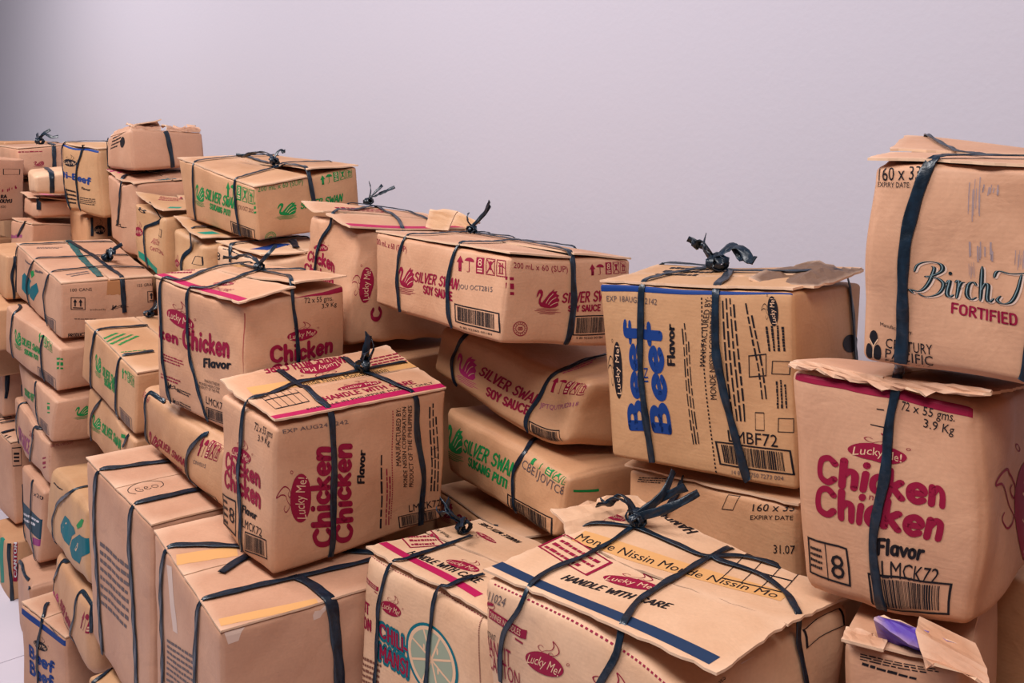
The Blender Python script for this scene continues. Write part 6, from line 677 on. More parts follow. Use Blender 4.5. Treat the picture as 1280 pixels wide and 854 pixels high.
def twine(name, col, hi):
    m, b = mat(name, col, .32, .5)
    nt = m.node_tree; N = nt.nodes.new; K = nt.links.new
    tc = N('ShaderNodeTexCoord')
    n = N('ShaderNodeTexNoise'); n.inputs['Scale'].default_value = 60; n.inputs['Detail'].default_value = 4
    K(tc.outputs['Object'], n.inputs['Vector'])
    r = N('ShaderNodeValToRGB'); r.color_ramp.elements[0].position = .35; r.color_ramp.elements[1].position = .75
    r.color_ramp.elements[0].color = (*srgb(col), 1); r.color_ramp.elements[1].color = (*srgb(hi), 1)
    K(n.outputs['Fac'], r.inputs['Fac']); K(r.outputs['Color'], b.inputs['Base Color'])
    bp = N('ShaderNodeBump'); bp.inputs['Strength'].default_value = .5; bp.inputs['Distance'].default_value = .004
    K(n.outputs['Fac'], bp.inputs['Height']); K(bp.outputs['Normal'], b.inputs['Normal'])
    return m
MT['st'] = twine('plastic_twine', (7, 20, 32), (22, 42, 60))
MT['stl'] = twine('teal_tape_strap', (12, 74, 78), (30, 104, 104))
MT['edge'] = mat('torn_board_edge', (214, 176, 146), .9)[0]

# ------------------------------------------------------------------ objects
BASE = {}
def mesh_obj(name, verts, faces, mats, parent=None, mi=None, smooth=False):
    me = bpy.data.meshes.new(name)
    me.from_pydata([tuple(v) for v in verts], [], faces)
    for m in mats: me.materials.append(m)
    if mi is not None: me.polygons.foreach_set('material_index', mi)
    if smooth: me.polygons.foreach_set('use_smooth', [True] * len(me.polygons))
    me.update()
    o = bpy.data.objects.new(name, me); COL.objects.link(o)
    if parent: o.parent = parent
    return o

class Box:
    def __init__(s, key, C, meta, seed):
        s.key = key; s.m = meta
        C = np.array(C, float)           # BL BF BR BK TL TF TR TK
        s.org = C[:4].mean(0)
        C = C - s.org
        s.CT = C.copy()                  # lid corners
        s.CB = C.copy()                  # body corners
        for k, dz in (meta['drop'] or {}).items():
            s.CB[['BL', 'BF', 'BR', 'BK', 'TL', 'TF', 'TR', 'TK'].index(k)][2] += dz
        e = lambda a, b: np.linalg.norm(C[a] - C[b])
        s.dim = np.array([(e(0, 1) + e(4, 5) + e(7, 6)) / 3, (e(1, 2) + e(5, 6) + e(4, 7)) / 3, (e(0, 4) + e(1, 5) + e(2, 6)) / 3])
        rg = np.random.RandomState(seed)
        s.kv = rg.normal(size=(9, 3)); s.kv /= np.linalg.norm(s.kv, axis=1)[:, None]
        s.kv *= (2 * np.pi / rg.uniform(.10, .42, 9))[:, None]
        s.ph = rg.uniform(0, 6.28, 9); s.dr = rg.normal(size=(9, 3)) * .45
        s.flap = meta['ax'] is not None; s.pc = {}
        N = meta['N']
        s.grid = []
        for k in range(3):
            rr = min(meta['r'] / s.dim[k], .2)
            t = [0, rr * .3, rr * .62, rr]
            n = max(3, int(round(N * min(1.3, s.dim[k] / .32))))
            inner = list(np.linspace(rr, 1 - rr, n + 1))[1:-1]
            s.grid.append(np.array(t + inner + [1 - x for x in t[::-1]]))
    def tri(s, q, C):
        a, b, c = q[:, 0:1], q[:, 1:2], q[:, 2:3]
        lo = (1 - b) * ((1 - a) * C[0] + a * C[1]) + b * ((1 - a) * C[3] + a * C[2])
        hi = (1 - b) * ((1 - a) * C[4] + a * C[5]) + b * ((1 - a) * C[7] + a * C[6])
        return (1 - c) * lo + c * hi
    def surf(s, abc, e=0., r=None, lid=False, flat=False):
        abc = np.asarray(abc, float); d = s.dim; m = s.m
        r = m['r'] if r is None else r
        r = np.minimum(r, d * .2)
        q = abc * d
        if flat:
            n = np.zeros_like(q); n[:, 2] = 1
            p = q.copy(); p[:, 2] += np.asarray(e)
        else:
            inner = np.clip(q, r, d - r)
            dv = q - inner
            n = dv / np.maximum(np.linalg.norm(dv, axis=1), 1e-9)[:, None]
            p = inner + n * (r + np.asarray(e)[..., None] if np.ndim(e) else r + e)
        t = np.clip(abc, 0, 1); g = np.sqrt(np.clip(4 * t * (1 - t), 0, 1))
        n2 = n * n
        B = n2[:, 0] * g[:, 1] * g[:, 2] + n2[:, 1] * g[:, 0] * g[:, 2] + n2[:, 2] * g[:, 0] * g[:, 1]
        if s.flap and not lid: B = np.where((n2[:, 2] > .5) & (n[:, 2] > 0), B * .15, B)
        p = p + n * (m['bulge'] * (B if not lid else B * .3))[:, None]
        w = np.sin(np.clip(q, -.05, d + .05) @ s.kv.T + s.ph)
        w[:, 7:] = (1 - 2 * np.abs(w[:, 7:])) * (0 if lid else 1)
        p = p + m['amp'] * (w @ s.dr) * (.3 if lid else .6)
        if not lid:
            for (a, b, c, rad, mv) in (m['dent'] or []):
                k = np.exp(-(((q - np.array([a, b, c]) * d) ** 2).sum(1)) / (rad * rad))
                p = p + k[:, None] * np.array(mv)
        return s.tri(p / d, s.CT if lid else s.CB)
    # lid height field: (u,v) -> extra height
    def lift(s, u, v):
        if not s.m['lift']: return np.zeros_like(u)
        x0, y0, x1, y1 = s.m['over'] or (0, 0, 1, 1)
        U = np.clip((u - x0) / (x1 - x0), 0, 1); V = np.clip((v - y0) / (y1 - y0), 0, 1)
        if s.m['ax'] == 'x':
            first = v < .5; V = np.where(first, V * 2, V * 2 - 1)
        else:
            first = u < .5; U = np.where(first, U * 2, U * 2 - 1)
        def f(L):
            a, b, c, d = L
            U2, V2 = U * U * (3 - 2 * U), V * V * (3 - 2 * V)
            return (1 - V2) * ((1 - U2) ** 2 * a + U2 ** 2 * b) + V2 * ((1 - U2) ** 2 * c + U2 ** 2 * d)
        return np.where(first, f(s.m['lift'][0]), f(s.m['lift'][1]))
    def patch(s, key, gu, gv, fn):
        """positions and normals on the nodes of one face's mesh"""
        if key not in s.pc:
            U, V = np.meshgrid(gu, gv, indexing='ij')
            P = fn(U.ravel(), V.ravel()).reshape(len(gu), len(gv), 3)
            s.pc[key] = (np.asarray(gu), np.asarray(gv), P)
        return s.pc[key]
    def on_patch(s, pt, uv, e):
        gu, gv, P = pt
        i = np.clip(np.searchsorted(gu, uv[:, 0], side='right') - 1, 0, len(gu) - 2)
        j = np.clip(np.searchsorted(gv, uv[:, 1], side='right') - 1, 0, len(gv) - 2)
        fu = ((uv[:, 0] - gu[i]) / (gu[i + 1] - gu[i]))[:, None]; fv = ((uv[:, 1] - gv[j]) / (gv[j + 1] - gv[j]))[:, None]
        a, b, cc, d = P[i, j], P[i + 1, j], P[i + 1, j + 1], P[i, j + 1]
        lo = fu >= fv
        p = np.where(lo, a + fu * (b - a) + fv * (cc - b), a + fu * (cc - d) + fv * (d - a))
        n = np.cross(b - a + cc - d, d - a + cc - b); n /= np.maximum(np.linalg.norm(n, axis=1), 1e-12)[:, None]
        return p + n * np.reshape(e * np.ones(len(p)), (-1, 1))
    def flap_of(s, uv):
        k = 1 if s.m['ax'] == 'x' else 0
        return (uv[:, k] > .5).astype(int)
    def face(s, F, uv, e):
        uv = np.asarray(uv, float); e = np.broadcast_to(np.asarray(e, float), (len(uv),))
        g = s.grid; one = np.ones_like
        if F == 'L': return s.on_patch(s.patch('L', g[0], g[2], lambda u, v: s.surf(np.stack([u, 0 * u, v], 1))), uv, e)
        if F == 'R': return s.on_patch(s.patch('R', g[1], g[2], lambda u, v: s.surf(np.stack([one(u), u, v], 1))), uv, e)
        if not s.flap: return s.on_patch(s.patch('T', g[0], g[1], lambda u, v: s.surf(np.stack([u, v, one(u)], 1))), uv, e)
        w = s.flap_of(uv); out = np.zeros((len(uv), 3))
        for k in (0, 1):
            q = w == k
            if q.any():
                gu, gv = s.flap_lines(k)
                pt = s.patch('T%d' % k, gu, gv, lambda u, v: s.lid(u, v, k))
                out[q] = s.on_patch(pt, uv[q], e[q])
        return out
    def flap_rect(s, k):
        x0, y0, x1, y1 = s.m['over'] or (0, 0, 1, 1); g = .0022
        if s.m['ax'] == 'x': return ((x0, y0, x1, .5 - g / s.dim[1]), (x0, .5 + g / s.dim[1], x1, y1))[k]
        return ((x0, y0, .5 - g / s.dim[0], y1), (.5 + g / s.dim[0], y0, x1, y1))[k]
    def flap_lines(s, k):
        u0, v0, u1, v1 = s.flap_rect(k)
        return np.linspace(u0, u1, max(4, int(s.m['N'] * (u1 - u0))) + 1), np.linspace(v0, v1, max(4, int(s.m['N'] * (v1 - v0))) + 1)
    def lid(s, u, v, k, off=.0046):
        r = s.flap_rect(k); cu = np.clip(u, r[0] + 1e-4, r[2] - 1e-4); cv = np.clip(v, r[1] + 1e-4, r[3] - 1e-4)
        return s.surf(np.stack([u, v, np.ones_like(u)], 1), off + s.lift(cu, cv), lid=True, flat=True)
    def lines(s, F):
        g = s.grid
        if F == 'T' and s.flap:
            a, b = s.flap_lines(0), s.flap_lines(1)
            sd = [(.5 - 1e-9)] if 0 else []
            return (np.unique(np.round(np.concatenate([a[0], b[0]]), 6)), np.unique(np.round(np.concatenate([a[1], b[1]]), 6)))
        return {'L': (g[0], g[2]), 'R': (g[1], g[2]), 'T': (g[0], g[1])}[F]
    def body(s):
        g = s.grid; idx = {}; V = []; Fc = []
        def vid(a, b, c):
            k = (a, b, c)
            if k not in idx: idx[k] = len(V); V.append((g[0][a], g[1][b], g[2][c]))
            return idx[k]
        def add(f, keep):
            for q in ((f[0], f[1], f[2]), (f[0], f[2], f[3])): Fc.append(q if keep else q[::-1])
        n = [len(x) - 1 for x in g]
        for c in (0, n[2]):
            for i in range(n[0]):
                for j in range(n[1]):
                    f = [vid(i, j, c), vid(i + 1, j, c), vid(i + 1, j + 1, c), vid(i, j + 1, c)]
                    add(f, c)
        for b in (0, n[1]):
            for i in range(n[0]):
                for k in range(n[2]):
                    f = [vid(i, b, k), vid(i + 1, b, k), vid(i + 1, b, k + 1), vid(i, b, k + 1)]
                    add(f, not b)
        for a in (0, n[0]):
            for j in range(n[1]):
                for k in range(n[2]):
                    f = [vid(a, j, k), vid(a, j + 1, k), vid(a, j + 1, k + 1), vid(a, j, k + 1)]
                    add(f, a)
        return s.surf(np.array(V)), Fc
    def flap_mesh(s, k, seed, jag):
        gu, gv = s.flap_lines(k); nu, nv = len(gu) - 1, len(gv) - 1
        rg = np.random.RandomState(seed)
        U, Vv = np.meshgrid(gu, gv, indexing='ij')
        U = U.copy(); Vv = Vv.copy(); jd = .0028 * jag
        U[0, :] += rg.normal(size=nv + 1) * jd / s.dim[0]; U[-1, :] += rg.normal(size=nv + 1) * jd / s.dim[0]
        Vv[:, 0] += rg.normal(size=nu + 1) * jd / s.dim[1]; Vv[:, -1] += rg.normal(size=nu + 1) * jd / s.dim[1]
        u, v = U.ravel(), Vv.ravel()
        top = s.lid(u, v, k); bot = s.lid(u, v, k, .0012)
        n = len(top); W = nv + 1
        I = lambda i, j: i * W + j
        F = []; mi = []
        for i in range(nu):
            for j in range(nv):
                a, b, c, d = I(i, j), I(i + 1, j), I(i + 1, j + 1), I(i, j + 1)
                for q in ((a, b, c), (a, c, d)):
                    F.append(q); F.append([n + x for x in q[::-1]]); mi += [0, 0]
        for i in range(nu):
            for j, fl in ((0, 0), (nv, 1)):
                q = [I(i, j), n + I(i, j), n + I(i + 1, j), I(i + 1, j)]
                F.append(q[::-1] if fl else q); mi.append(1)
        for j in range(nv):
            for i, fl in ((0, 1), (nu, 0)):
                q = [I(i, j), n + I(i, j), n + I(i, j + 1), I(i, j + 1)]
                F.append(q[::-1] if fl else q); mi.append(1)
        return np.vstack([top, bot]), F, mi

# ------------------------------------------------------------------ flat print: 2-D shapes in a unit square
TXT = {}
def text2d(t, bold, shear):
    k = (t, bold, shear)
    if k in TXT: return TXT[k]
    cu = bpy.data.curves.new('t', 'FONT'); cu.body = t; cu.offset = 0; cu.shear = shear; cu.resolution_u = 2
    o = bpy.data.objects.new('t', cu); COL.objects.link(o)
    bpy.context.view_layer.update()
    me = bpy.data.meshes.new_from_object(o.evaluated_get(bpy.context.evaluated_depsgraph_get()))
    v = np.array([tuple(x.co)[:2] for x in me.vertices]); f = [list(p.vertices) for p in me.polygons]
    bpy.data.objects.remove(o); bpy.data.curves.remove(cu); bpy.data.meshes.remove(me)
    lo, hi = v.min(0), v.max(0)
    # cap height of plain capitals so that descenders stay below the base line
    y0 = 0.0; y1 = max(hi[1], .3)
    v = np.stack([(v[:, 0] - lo[0]) / (hi[0] - lo[0]), (v[:, 1] - y0) / (y1 - y0)], 1)
    TXT[k] = (v, f); return TXT[k]
GLY = {
 'C': (.70, 's .60 .76 .42 .92 .18 .80 .11 .5 .18 .20 .42 .08 .60 .24'), 'h': (.57, 'l .12 .95 .12 .06|s .12 .40 .27 .60 .42 .50 .44 .06'), 'i': (.25, 'l .12 .60 .12 .06|l .12 .90 .12 .86'),
 'c': (.50, 's .42 .48 .28 .60 .14 .50 .10 .34 .14 .16 .28 .07 .42 .17'), 'k': (.55, 'l .12 .95 .12 .06|l .42 .60 .16 .32|l .20 .38 .46 .06'), 'e': (.54, 's .12 .33 .43 .36 .40 .53 .27 .61 .14 .52 .10 .33 .15 .14 .29 .06 .43 .14'),
 'n': (.57, 'l .12 .62 .12 .06|s .12 .38 .27 .60 .42 .50 .44 .06'), 'B': (.66, 'l .14 .92 .14 .08|s .14 .92 .38 .90 .47 .72 .38 .55 .16 .52|s .16 .52 .43 .49 .53 .29 .43 .10 .14 .08'), 'f': (.40, 's .40 .88 .30 .93 .22 .82 .21 .06|l .08 .58 .38 .58'),
 't': (.40, 'l .20 .85 .20 .08|l .06 .58 .36 .58'), '-': (.36, 'l .08 .36 .28 .36'), 'F': (.50, 'l .12 .06 .12 .92 .44 .92|l .12 .52 .38 .52'), 'l': (.25, 'l .12 .95 .12 .06'), 'a': (.54, 's .40 .56 .26 .61 .12 .48 .11 .20 .24 .07 .40 .16|l .42 .60 .42 .06'),
 'v': (.48, 'l .06 .60 .24 .08 .42 .60'), 'o': (.54, 's .27 .61 .12 .50 .12 .18 .27 .07 .42 .18 .42 .50 .27 .61'), 'r': (.42, 'l .12 .62 .12 .06|s .12 .38 .24 .58 .38 .58'),
 'S': (.52, 's .44 .80 .27 .93 .10 .78 .14 .58 .36 .44 .42 .24 .27 .07 .08 .20'), 'I': (.22, 'l .11 .94 .11 .06'), 'L': (.44, 'l .11 .94 .11 .07 .40 .07'), 'V': (.48, 'l .04 .94 .24 .06 .44 .94'), 'E': (.48, 'l .41 .93 .11 .93 .11 .07 .41 .07|l .11 .52 .36 .52'),
 'R': (.54, 'l .11 .06 .11 .93|s .11 .93 .36 .90 .42 .72 .34 .54 .12 .50|l .24 .50 .46 .06'), 'W': (.66, 'l .04 .94 .18 .06 .33 .70 .48 .06 .62 .94'), 'A': (.54, 'l .04 .06 .27 .94 .50 .06|l .13 .34 .41 .34'), 'N': (.56, 'l .11 .06 .11 .94 .44 .06 .44 .94'),
 'O': (.58, 's .29 .93 .12 .78 .12 .22 .29 .07 .46 .22 .46 .78 .29 .93'), 'Y': (.48, 'l .04 .94 .24 .48 .44 .94|l .24 .48 .24 .06'), 'U': (.56, 's .11 .94 .11 .24 .28 .06 .45 .24 .45 .94'), 'K': (.54, 'l .11 .94 .11 .06|l .44 .94 .14 .46 .48 .06'), 'G': (.60, 's .48 .78 .32 .93 .14 .78 .11 .30 .28 .07 .48 .20|l .48 .22 .48 .46 .32 .46'),
 'P': (.52, 'l .11 .06 .11 .93|s .11 .93 .38 .90 .44 .70 .36 .50 .12 .47'), 'T': (.48, 'l .04 .93 .44 .93|l .24 .93 .24 .06'), 'H': (.56, 'l .11 .94 .11 .06|l .45 .94 .45 .06|l .11 .50 .45 .50'), 'M': (.66, 'l .11 .06 .11 .94 .33 .40 .55 .94 .55 .06'), 'D': (.56, 'l .11 .06 .11 .94|s .11 .93 .38 .88 .46 .50 .38 .12 .11 .07'), ' ': (.30, ''), 'X': (.5, 'l .05 .94 .45 .06|l .45 .94 .05 .06')}
def stroke_text(s, t, w, shear, c=0):
    """letters built of thick strokes with rounded ends"""
    x = 0; adv = sum(GLY[ch][0] for ch in t); b0 = len(s.V)
    for ch in t:
        a, g = GLY[ch]
        for part in g.split('|'):
            if not part: continue
            q = part.split(); v = [float(z) for z in q[1:]]; P = [(x + v[i], v[i + 1]) for i in range(0, len(v), 2)]
            if q[0] == 's': s.spline(P, w, c, 6)
            else:
                for a1, a2 in zip(P[:-1], P[1:]): s.line([a1, a2], w, c)
                for m in P[1:-1]: s.ell(m[0], m[1], w / 2, w / 2, c, 8)
            if w > .12:
                for m in (P[0], P[-1]): s.ell(m[0], m[1], w / 2, w / 2, c, 8)
        x += a
    for i in range(b0, len(s.V)):
        X, Y = s.V[i]; s.V[i] = ((X + shear * Y) / adv, Y)
class Sh:
    def __init__(s): s.V = []; s.F = []; s.C = []
    def add(s, v, f, c=0):
        b = len(s.V); s.V += [tuple(x) for x in v]; s.F += [[b + i for i in q] for q in f]; s.C += [c] * len(f)
    def rect(s, x0, y0, x1, y1, c=0): s.add([(x0, y0), (x1, y0), (x1, y1), (x0, y1)], [[0, 1, 2, 3]], c)
    def poly(s, pts, c=0): s.add(pts, [list(range(len(pts)))], c)
    def ell(s, cx, cy, rx, ry, c=0, n=28, a0=0, a1=6.2832):
        s.poly([(cx + rx * math.cos(a0 + (a1 - a0) * i / n), cy + ry * math.sin(a0 + (a1 - a0) * i / n)) for i in range(n)], c)
    def ring(s, cx, cy, rx, ry, w, c=0, n=28, a0=0., a1=6.2832):
        v = []
        for i in range(n + 1):
            a = a0 + (a1 - a0) * i / n
            for k in (1, 1 - w): v.append((cx + rx * k * math.cos(a), cy + ry * k * math.sin(a)))
        s.add(v, [[2 * i, 2 * i + 1, 2 * i + 3, 2 * i + 2] for i in range(n)], c)
    def line(s, pts, w, c=0, w1=None):
        # stroke with optional taper list
        pts = [Vector(p) for p in pts]; v = []
        n = len(pts)
        for i, p in enumerate(pts):
            t = (pts[min(i + 1, n - 1)] - pts[max(i - 1, 0)]); t = t.normalized() if t.length else Vector((1, 0))
            nn = Vector((-t.y, t.x)); ww = w if w1 is None else w * w1[i]
            v += [tuple(p + nn * ww / 2), tuple(p - nn * ww / 2)]
        s.add(v, [[2 * i + 1, 2 * i + 3, 2 * i + 2, 2 * i] for i in range(n - 1)], c)
    def spline(s, pts, w, c=0, n=8, taper=False):
        P = [Vector(p) for p in pts]; out = []
        Q = [P[0]] + P + [P[-1]]
        for i in range(1, len(Q) - 2):
            for k in range(n):
                t = k / n; a, b, cc, d = Q[i - 1], Q[i], Q[i + 1], Q[i + 2]
                out.append(.5 * ((2 * b) + (cc - a) * t + (2 * a - 5 * b + 4 * cc - d) * t * t + (3 * b - a - 3 * cc + d) * t ** 3))
        out.append(P[-1])
        w1 = [.35 + .65 * math.sin(math.pi * (i / (len(out) - 1))) ** .5 for i in range(len(out))] if taper else None
        s.line(out, w, c, w1)
SW = [(.02, .62), (.05, .80), (.13, .93), (.24, .95), (.31, .86), (.29, .72), (.22, .58), (.20, .46), (.26, .42), (.40, .60), (.55, .80), (.78, .97), (.74, .88), (.90, .90), (.84, .80), (.97, .74), (.90, .66), (.98, .56), (.92, .46), (.94, .34), (.82, .24), (.60, .20), (.36, .22), (.18, .28), (.11, .40), (.12, .55), (.19, .70), (.20, .80), (.14, .80), (.09, .70)]
def shape(kind, k):
    s = Sh(); rd = random.Random(str(k) + kind)
    if kind == 'txt':
        b = k.get('b', 0)
        if b >= .02 and all(ch in GLY for ch in k['t']): stroke_text(s, k['t'], {.02: .15, .03: .17, .035: .2, .04: .2, .05: .205, .09: .34}.get(b, .2), k.get('sh', 0))
        else: v, f = text2d(k['t'], 0, k.get('sh', 0)); s.add(v, f)
    elif kind == 'rect': s.rect(0, 0, 1, 1)
    elif kind == 'tape':
        n = 10; pts = [(i / n, rd.uniform(-.03, .03)) for i in range(n + 1)] + [(1 - i / n, 1 + rd.uniform(-.03, .03)) for i in range(n + 1)]
        s.poly(pts)
    elif kind == 'tear': s.poly([(0, .1), (.35, -.05), (.55, .25), (1, .55), (.9, .9), (.45, .75), (.2, 1), (.05, .7)])
    elif kind == 'oval': s.ell(.5, .5, .5, .5)
    elif kind == 'smear':
        for i in range(9): x = rd.random(); s.rect(x, rd.uniform(0, .5), x + rd.uniform(.04, .16), rd.uniform(.55, 1))
    elif kind == 'frame':
        w = .05; s.rect(0, 0, 1, w); s.rect(0, 1 - w, 1, 1); s.rect(0, w, w, 1 - w); s.rect(1 - w, w, 1, 1 - w)
    elif kind == 'grid':
        a, b = k['n']
        for i in range(a + 1): s.rect(i / a - .008, 0, i / a + .008, 1)
        for j in range(b + 1): s.rect(0, j / b - .02, 1, j / b + .02)
    elif kind == 'lines':
        n = k.get('n', 3)
        for i in range(n):
            y = i / n + .12 / n; h = .5 / n; x = 0
            end = 1 if i else rd.uniform(.7, 1)
            while x < end - .04:
                w = rd.uniform(.06, .16); w = min(w, end - x); s.rect(x, y, x + w, y + h * rd.uniform(.7, 1)); x += w + .022
    elif kind == 'dots':
        for i in range(44): s.rect(i / 44, 0, i / 44 + .012, 1)
    elif kind == 'scrib':
        p = [(rd.uniform(0, 1), rd.uniform(.2, .8)) for i in range(7)]; p = sorted(p); p = [(x, y + .2 * (-1) ** i) for i, (x, y) in enumerate(p)]
        s.spline(p, .05); s.spline([(.1, .2), (.35, .8), (.3, .3), (.6, .5), (1, .4)], .05)
    elif kind == 'hand':
        s.spline([(.1, .25), (.0, .5), (.1, .8), (.4, 1), (.75, .95), (.98, .7), (.95, .4), (.8, .25)], .022)
        s.spline([(.35, .62), (.24, .66), (.2, .45), (.32, .32), (.36, .45), (.28, .47)], .02); s.spline([(.44, .45), (.54, .52), (.48, .6), (.43, .45), (.5, .34), (.6, .4)], .02); s.ring(.72, .45, .09, .13, .16)
    elif kind == 'barcode':
        w = .025; h = .06; s.rect(0, 0, 1, h); s.rect(0, 1 - h, 1, 1); s.rect(0, h, w, 1 - h); s.rect(1 - w, h, 1, 1 - h)
        x = .07
        while x < .9:
            b = rd.choice((.006, .006, .012, .02)); s.rect(x, .12, x + b, .88); x += b + rd.choice((.007, .007, .012))
    elif kind == 'seal':
        s.ring(.5, .5, .5, .5, .1); s.ring(.5, .5, .33, .33, .12); s.rect(.3, .45, .7, .5); s.rect(.35, .55, .65, .6); s.rect(.35, .36, .65, .4)
        for i in range(16): a = i * .3927; s.ell(.5 + .39 * math.cos(a), .5 + .39 * math.sin(a), .03, .03, 0, 6)
    elif kind == 'updown':
        w = .05; s.rect(0, 0, 1, w); s.rect(0, 1 - w, 1, 1); s.rect(0, w, w, 1 - w); s.rect(1 - w, w, 1, 1 - w); s.rect(.15, .12, .85, .2)
        for x in (.3, .68): s.rect(x - .05, .28, x + .05, .62); s.poly([(x - .14, .6), (x + .14, .6), (x, .88)])
    elif kind == 'icons':
        s.rect(.05, .0, .1, .6); s.rect(.04, 0, .11, .55); s.poly([(.0, .55), (.15, .55), (.075, 1)])
        s.ell(.27, .62, .1, .3, 0, 14, 0, 3.1416); s.rect(.262, .05, .278, .65); s.ring(.245, .06, .025, .06, .5, 0, 8, 3.14, 6.28)
        s.rect(.41, 0, .57, 1)
        x0 = .42; v, f = text2d('8', .02, 0)
        s.add([(.45 + a * .08, .42 + b * .5) for a, b in v], f, 1); s.rect(.44, .1, .54, .18, 1); s.rect(.44, .24, .54, .32, 1)
        for x in (.61, .82):
            w = .012; s.rect(x, 0, x + .18, .05); s.rect(x, .95, x + .18, 1); s.rect(x, .05, x + w, .95); s.rect(x + .18 - w, .05, x + .18, .95)
        s.line([(.63, .1), (.77, .9)], .02); s.line([(.77, .1), (.63, .9)], .02); s.ell(.70, .74, .03, .09, 0, 10); s.rect(.68, .3, .72, .65)
        s.rect(.86, .15, .96, .2); s.rect(.88, .2, .9, .8); s.rect(.93, .2, .95, .8); s.line([(.84, .85), (.98, .5)], .02); s.rect(.86, .55, .96, .62)
    elif kind == 'swan':
        s.poly(SW)
        s.spline([(.42, .40), (.55, .62), (.72, .80)], .025, 1); s.spline([(.52, .36), (.66, .54), (.84, .66)], .025, 1); s.spline([(.60, .30), (.74, .40), (.9, .47)], .025, 1)
        for i, (x0, x1) in enumerate(((.0, .98), (-.08, .9), (.05, 1.05), (.12, .8))):
            y = .17 - i * .055; s.spline([(x0, y), (.3, y + .012), (.6, y - .012), (x1, y)], .022, 0, 4, True)
    elif kind == 'lucky':
        s.ell(.5, .5, .5, .5)
        v, f = text2d('Lucky Me!', .03, .12)
        def arch(a, b): return (.07 + a * .86, .26 + b * .44 + .12 * (1 - (2 * a - 1) ** 2) - .05)
        s.add([arch(a, b) for a, b in v], f, 1)
        s.spline([(.36, .97), (.46, 1.12), (.58, 1.22), (.60, 1.42), (.54, 1.62), (.68, 1.46), (.76, 1.26), (.72, 1.08), (.62, .98), (.54, 1.02), (.60, 1.10), (.66, 1.06)], .024, 0, 6, True)
        s.spline([(.40, 1.0), (.30, 1.06), (.24, 1.18), (.30, 1.28), (.38, 1.22)], .02, 0, 6, True)
        s.ring(1.03, .92, .035, .07, .3, 0, 10)
    elif kind == 'ribbon':
        s.poly([(0, .7), (.1, .75), (.1, .3), (.9, .05), (1, .12), (1, .55), (.9, .5), (.12, .78)])
        v, f = text2d('DINNER NOODLES', .01, 0); s.add([(.13 + a * .75, .36 + b * .3 - a * .22) for a, b in v], f, 1)
        s.poly([(0, .85), (.18, .95), (.2, 1.1), (.02, 1.0)]); s.ring(.12, .92, .12, .18, .15); s.poly([(.78, -.05), (.95, -.12), (.95, -.2), (.78, -.14)])
    elif kind == 'lime':
        s.ell(.5, .5, .5, .5, 0, 40); s.ell(.5, .5, .455, .455, 1, 40); s.ell(.5, .5, .40, .40, 2, 40)
        for i in range(4):
            a = i * math.pi / 4 + .35; s.line([(.5 - .4 * math.cos(a), .5 - .4 * math.sin(a)), (.5 + .4 * math.cos(a), .5 + .4 * math.sin(a))], .03, 3)
        for a, b in ((.36, .62), (.62, .66), (.4, .36), (.63, .4)): s.ell(a, b, .018, .05, 3, 10)
    elif kind == 'leaf3':
        s.ell(.5, .78, .24, .24); s.ell(.24, .3, .24, .28); s.ell(.76, .3, .24, .28); s.line([(.5, .5), (.25, .75)], .05, 1); s.line([(.5, .5), (.75, .75)], .05, 1); s.line([(.5, .5), (.5, .05)], .06, 1)
    elif kind == 'ain':
        s.poly([(.0, .42), (.02, .75), (.17, 1.0), (.36, .8), (.52, .72), (.5, .58), (.6, .5), (.52, .42), (.5, .3), (.38, .28), (.34, .12)])
        s.poly([(.42, .1), (.5, .38), (.62, .5), (.7, .62), (.86, .6), (.98, .5), (1, .2), (.86, .16), (.8, -.05), (.64, -.12), (.56, .02)])
        s.ell(.78, .86, .13, .10, 3, 12); s.rect(.16, .62, .2, .86, 1); s.poly([(.66, .2), (.7, .2), (.78, .46), (.72, .46)], 1)
    elif kind == 'birch':
        W = .030
        st = [[(.02, .12), (.0, .22), (.06, .18), (.11, .4), (.145, .82), (.13, .9)], [(.03, .72), (.05, .92), (.11, 1.02), (.18, .98), (.19, .80), (.14, .64), (.10, .60), (.17, .56), (.20, .40), (.17, .14), (.10, .04), (.05, .12)],
              [(.215, .44), (.235, .54), (.222, .2), (.235, .08), (.26, .16)], [(.27, .5), (.288, .54), (.278, .06)], [(.28, .3), (.30, .5), (.325, .52)],
              [(.395, .46), (.375, .55), (.345, .46), (.338, .2), (.36, .08), (.395, .16)], [(.43, .98), (.418, .06)], [(.42, .3), (.445, .52), (.465, .48), (.46, .14), (.475, .06), (.50, .16)],
              [(.50, .70), (.52, .88), (.60, .84), (.72, .92), (.76, .98)], [(.655, .84), (.635, .4), (.60, .1), (.55, .04), (.52, .12), (.54, .24)],
              [(.69, .50), (.705, .54), (.695, .06)], [(.70, .3), (.72, .5), (.745, .5)], [(.765, .28), (.82, .36), (.815, .52), (.78, .52), (.758, .3), (.775, .08), (.83, .14)], [(.86, .28), (.915, .36), (.91, .52), (.875, .52), (.853, .3), (.87, .08), (.94, .16)]]
        for p in st: s.spline([(x + .01, y - .025) for x, y in p], W * 1.05, 2, 7, True)
        for p in st: s.spline(p, W, 0, 7, True)
        for p in st: s.spline([(x - .002, y + .01) for x, y in p], W * .22, 3, 7, True)
        s.ell(.238, .74, .012, .05, 0, 10)
    return s
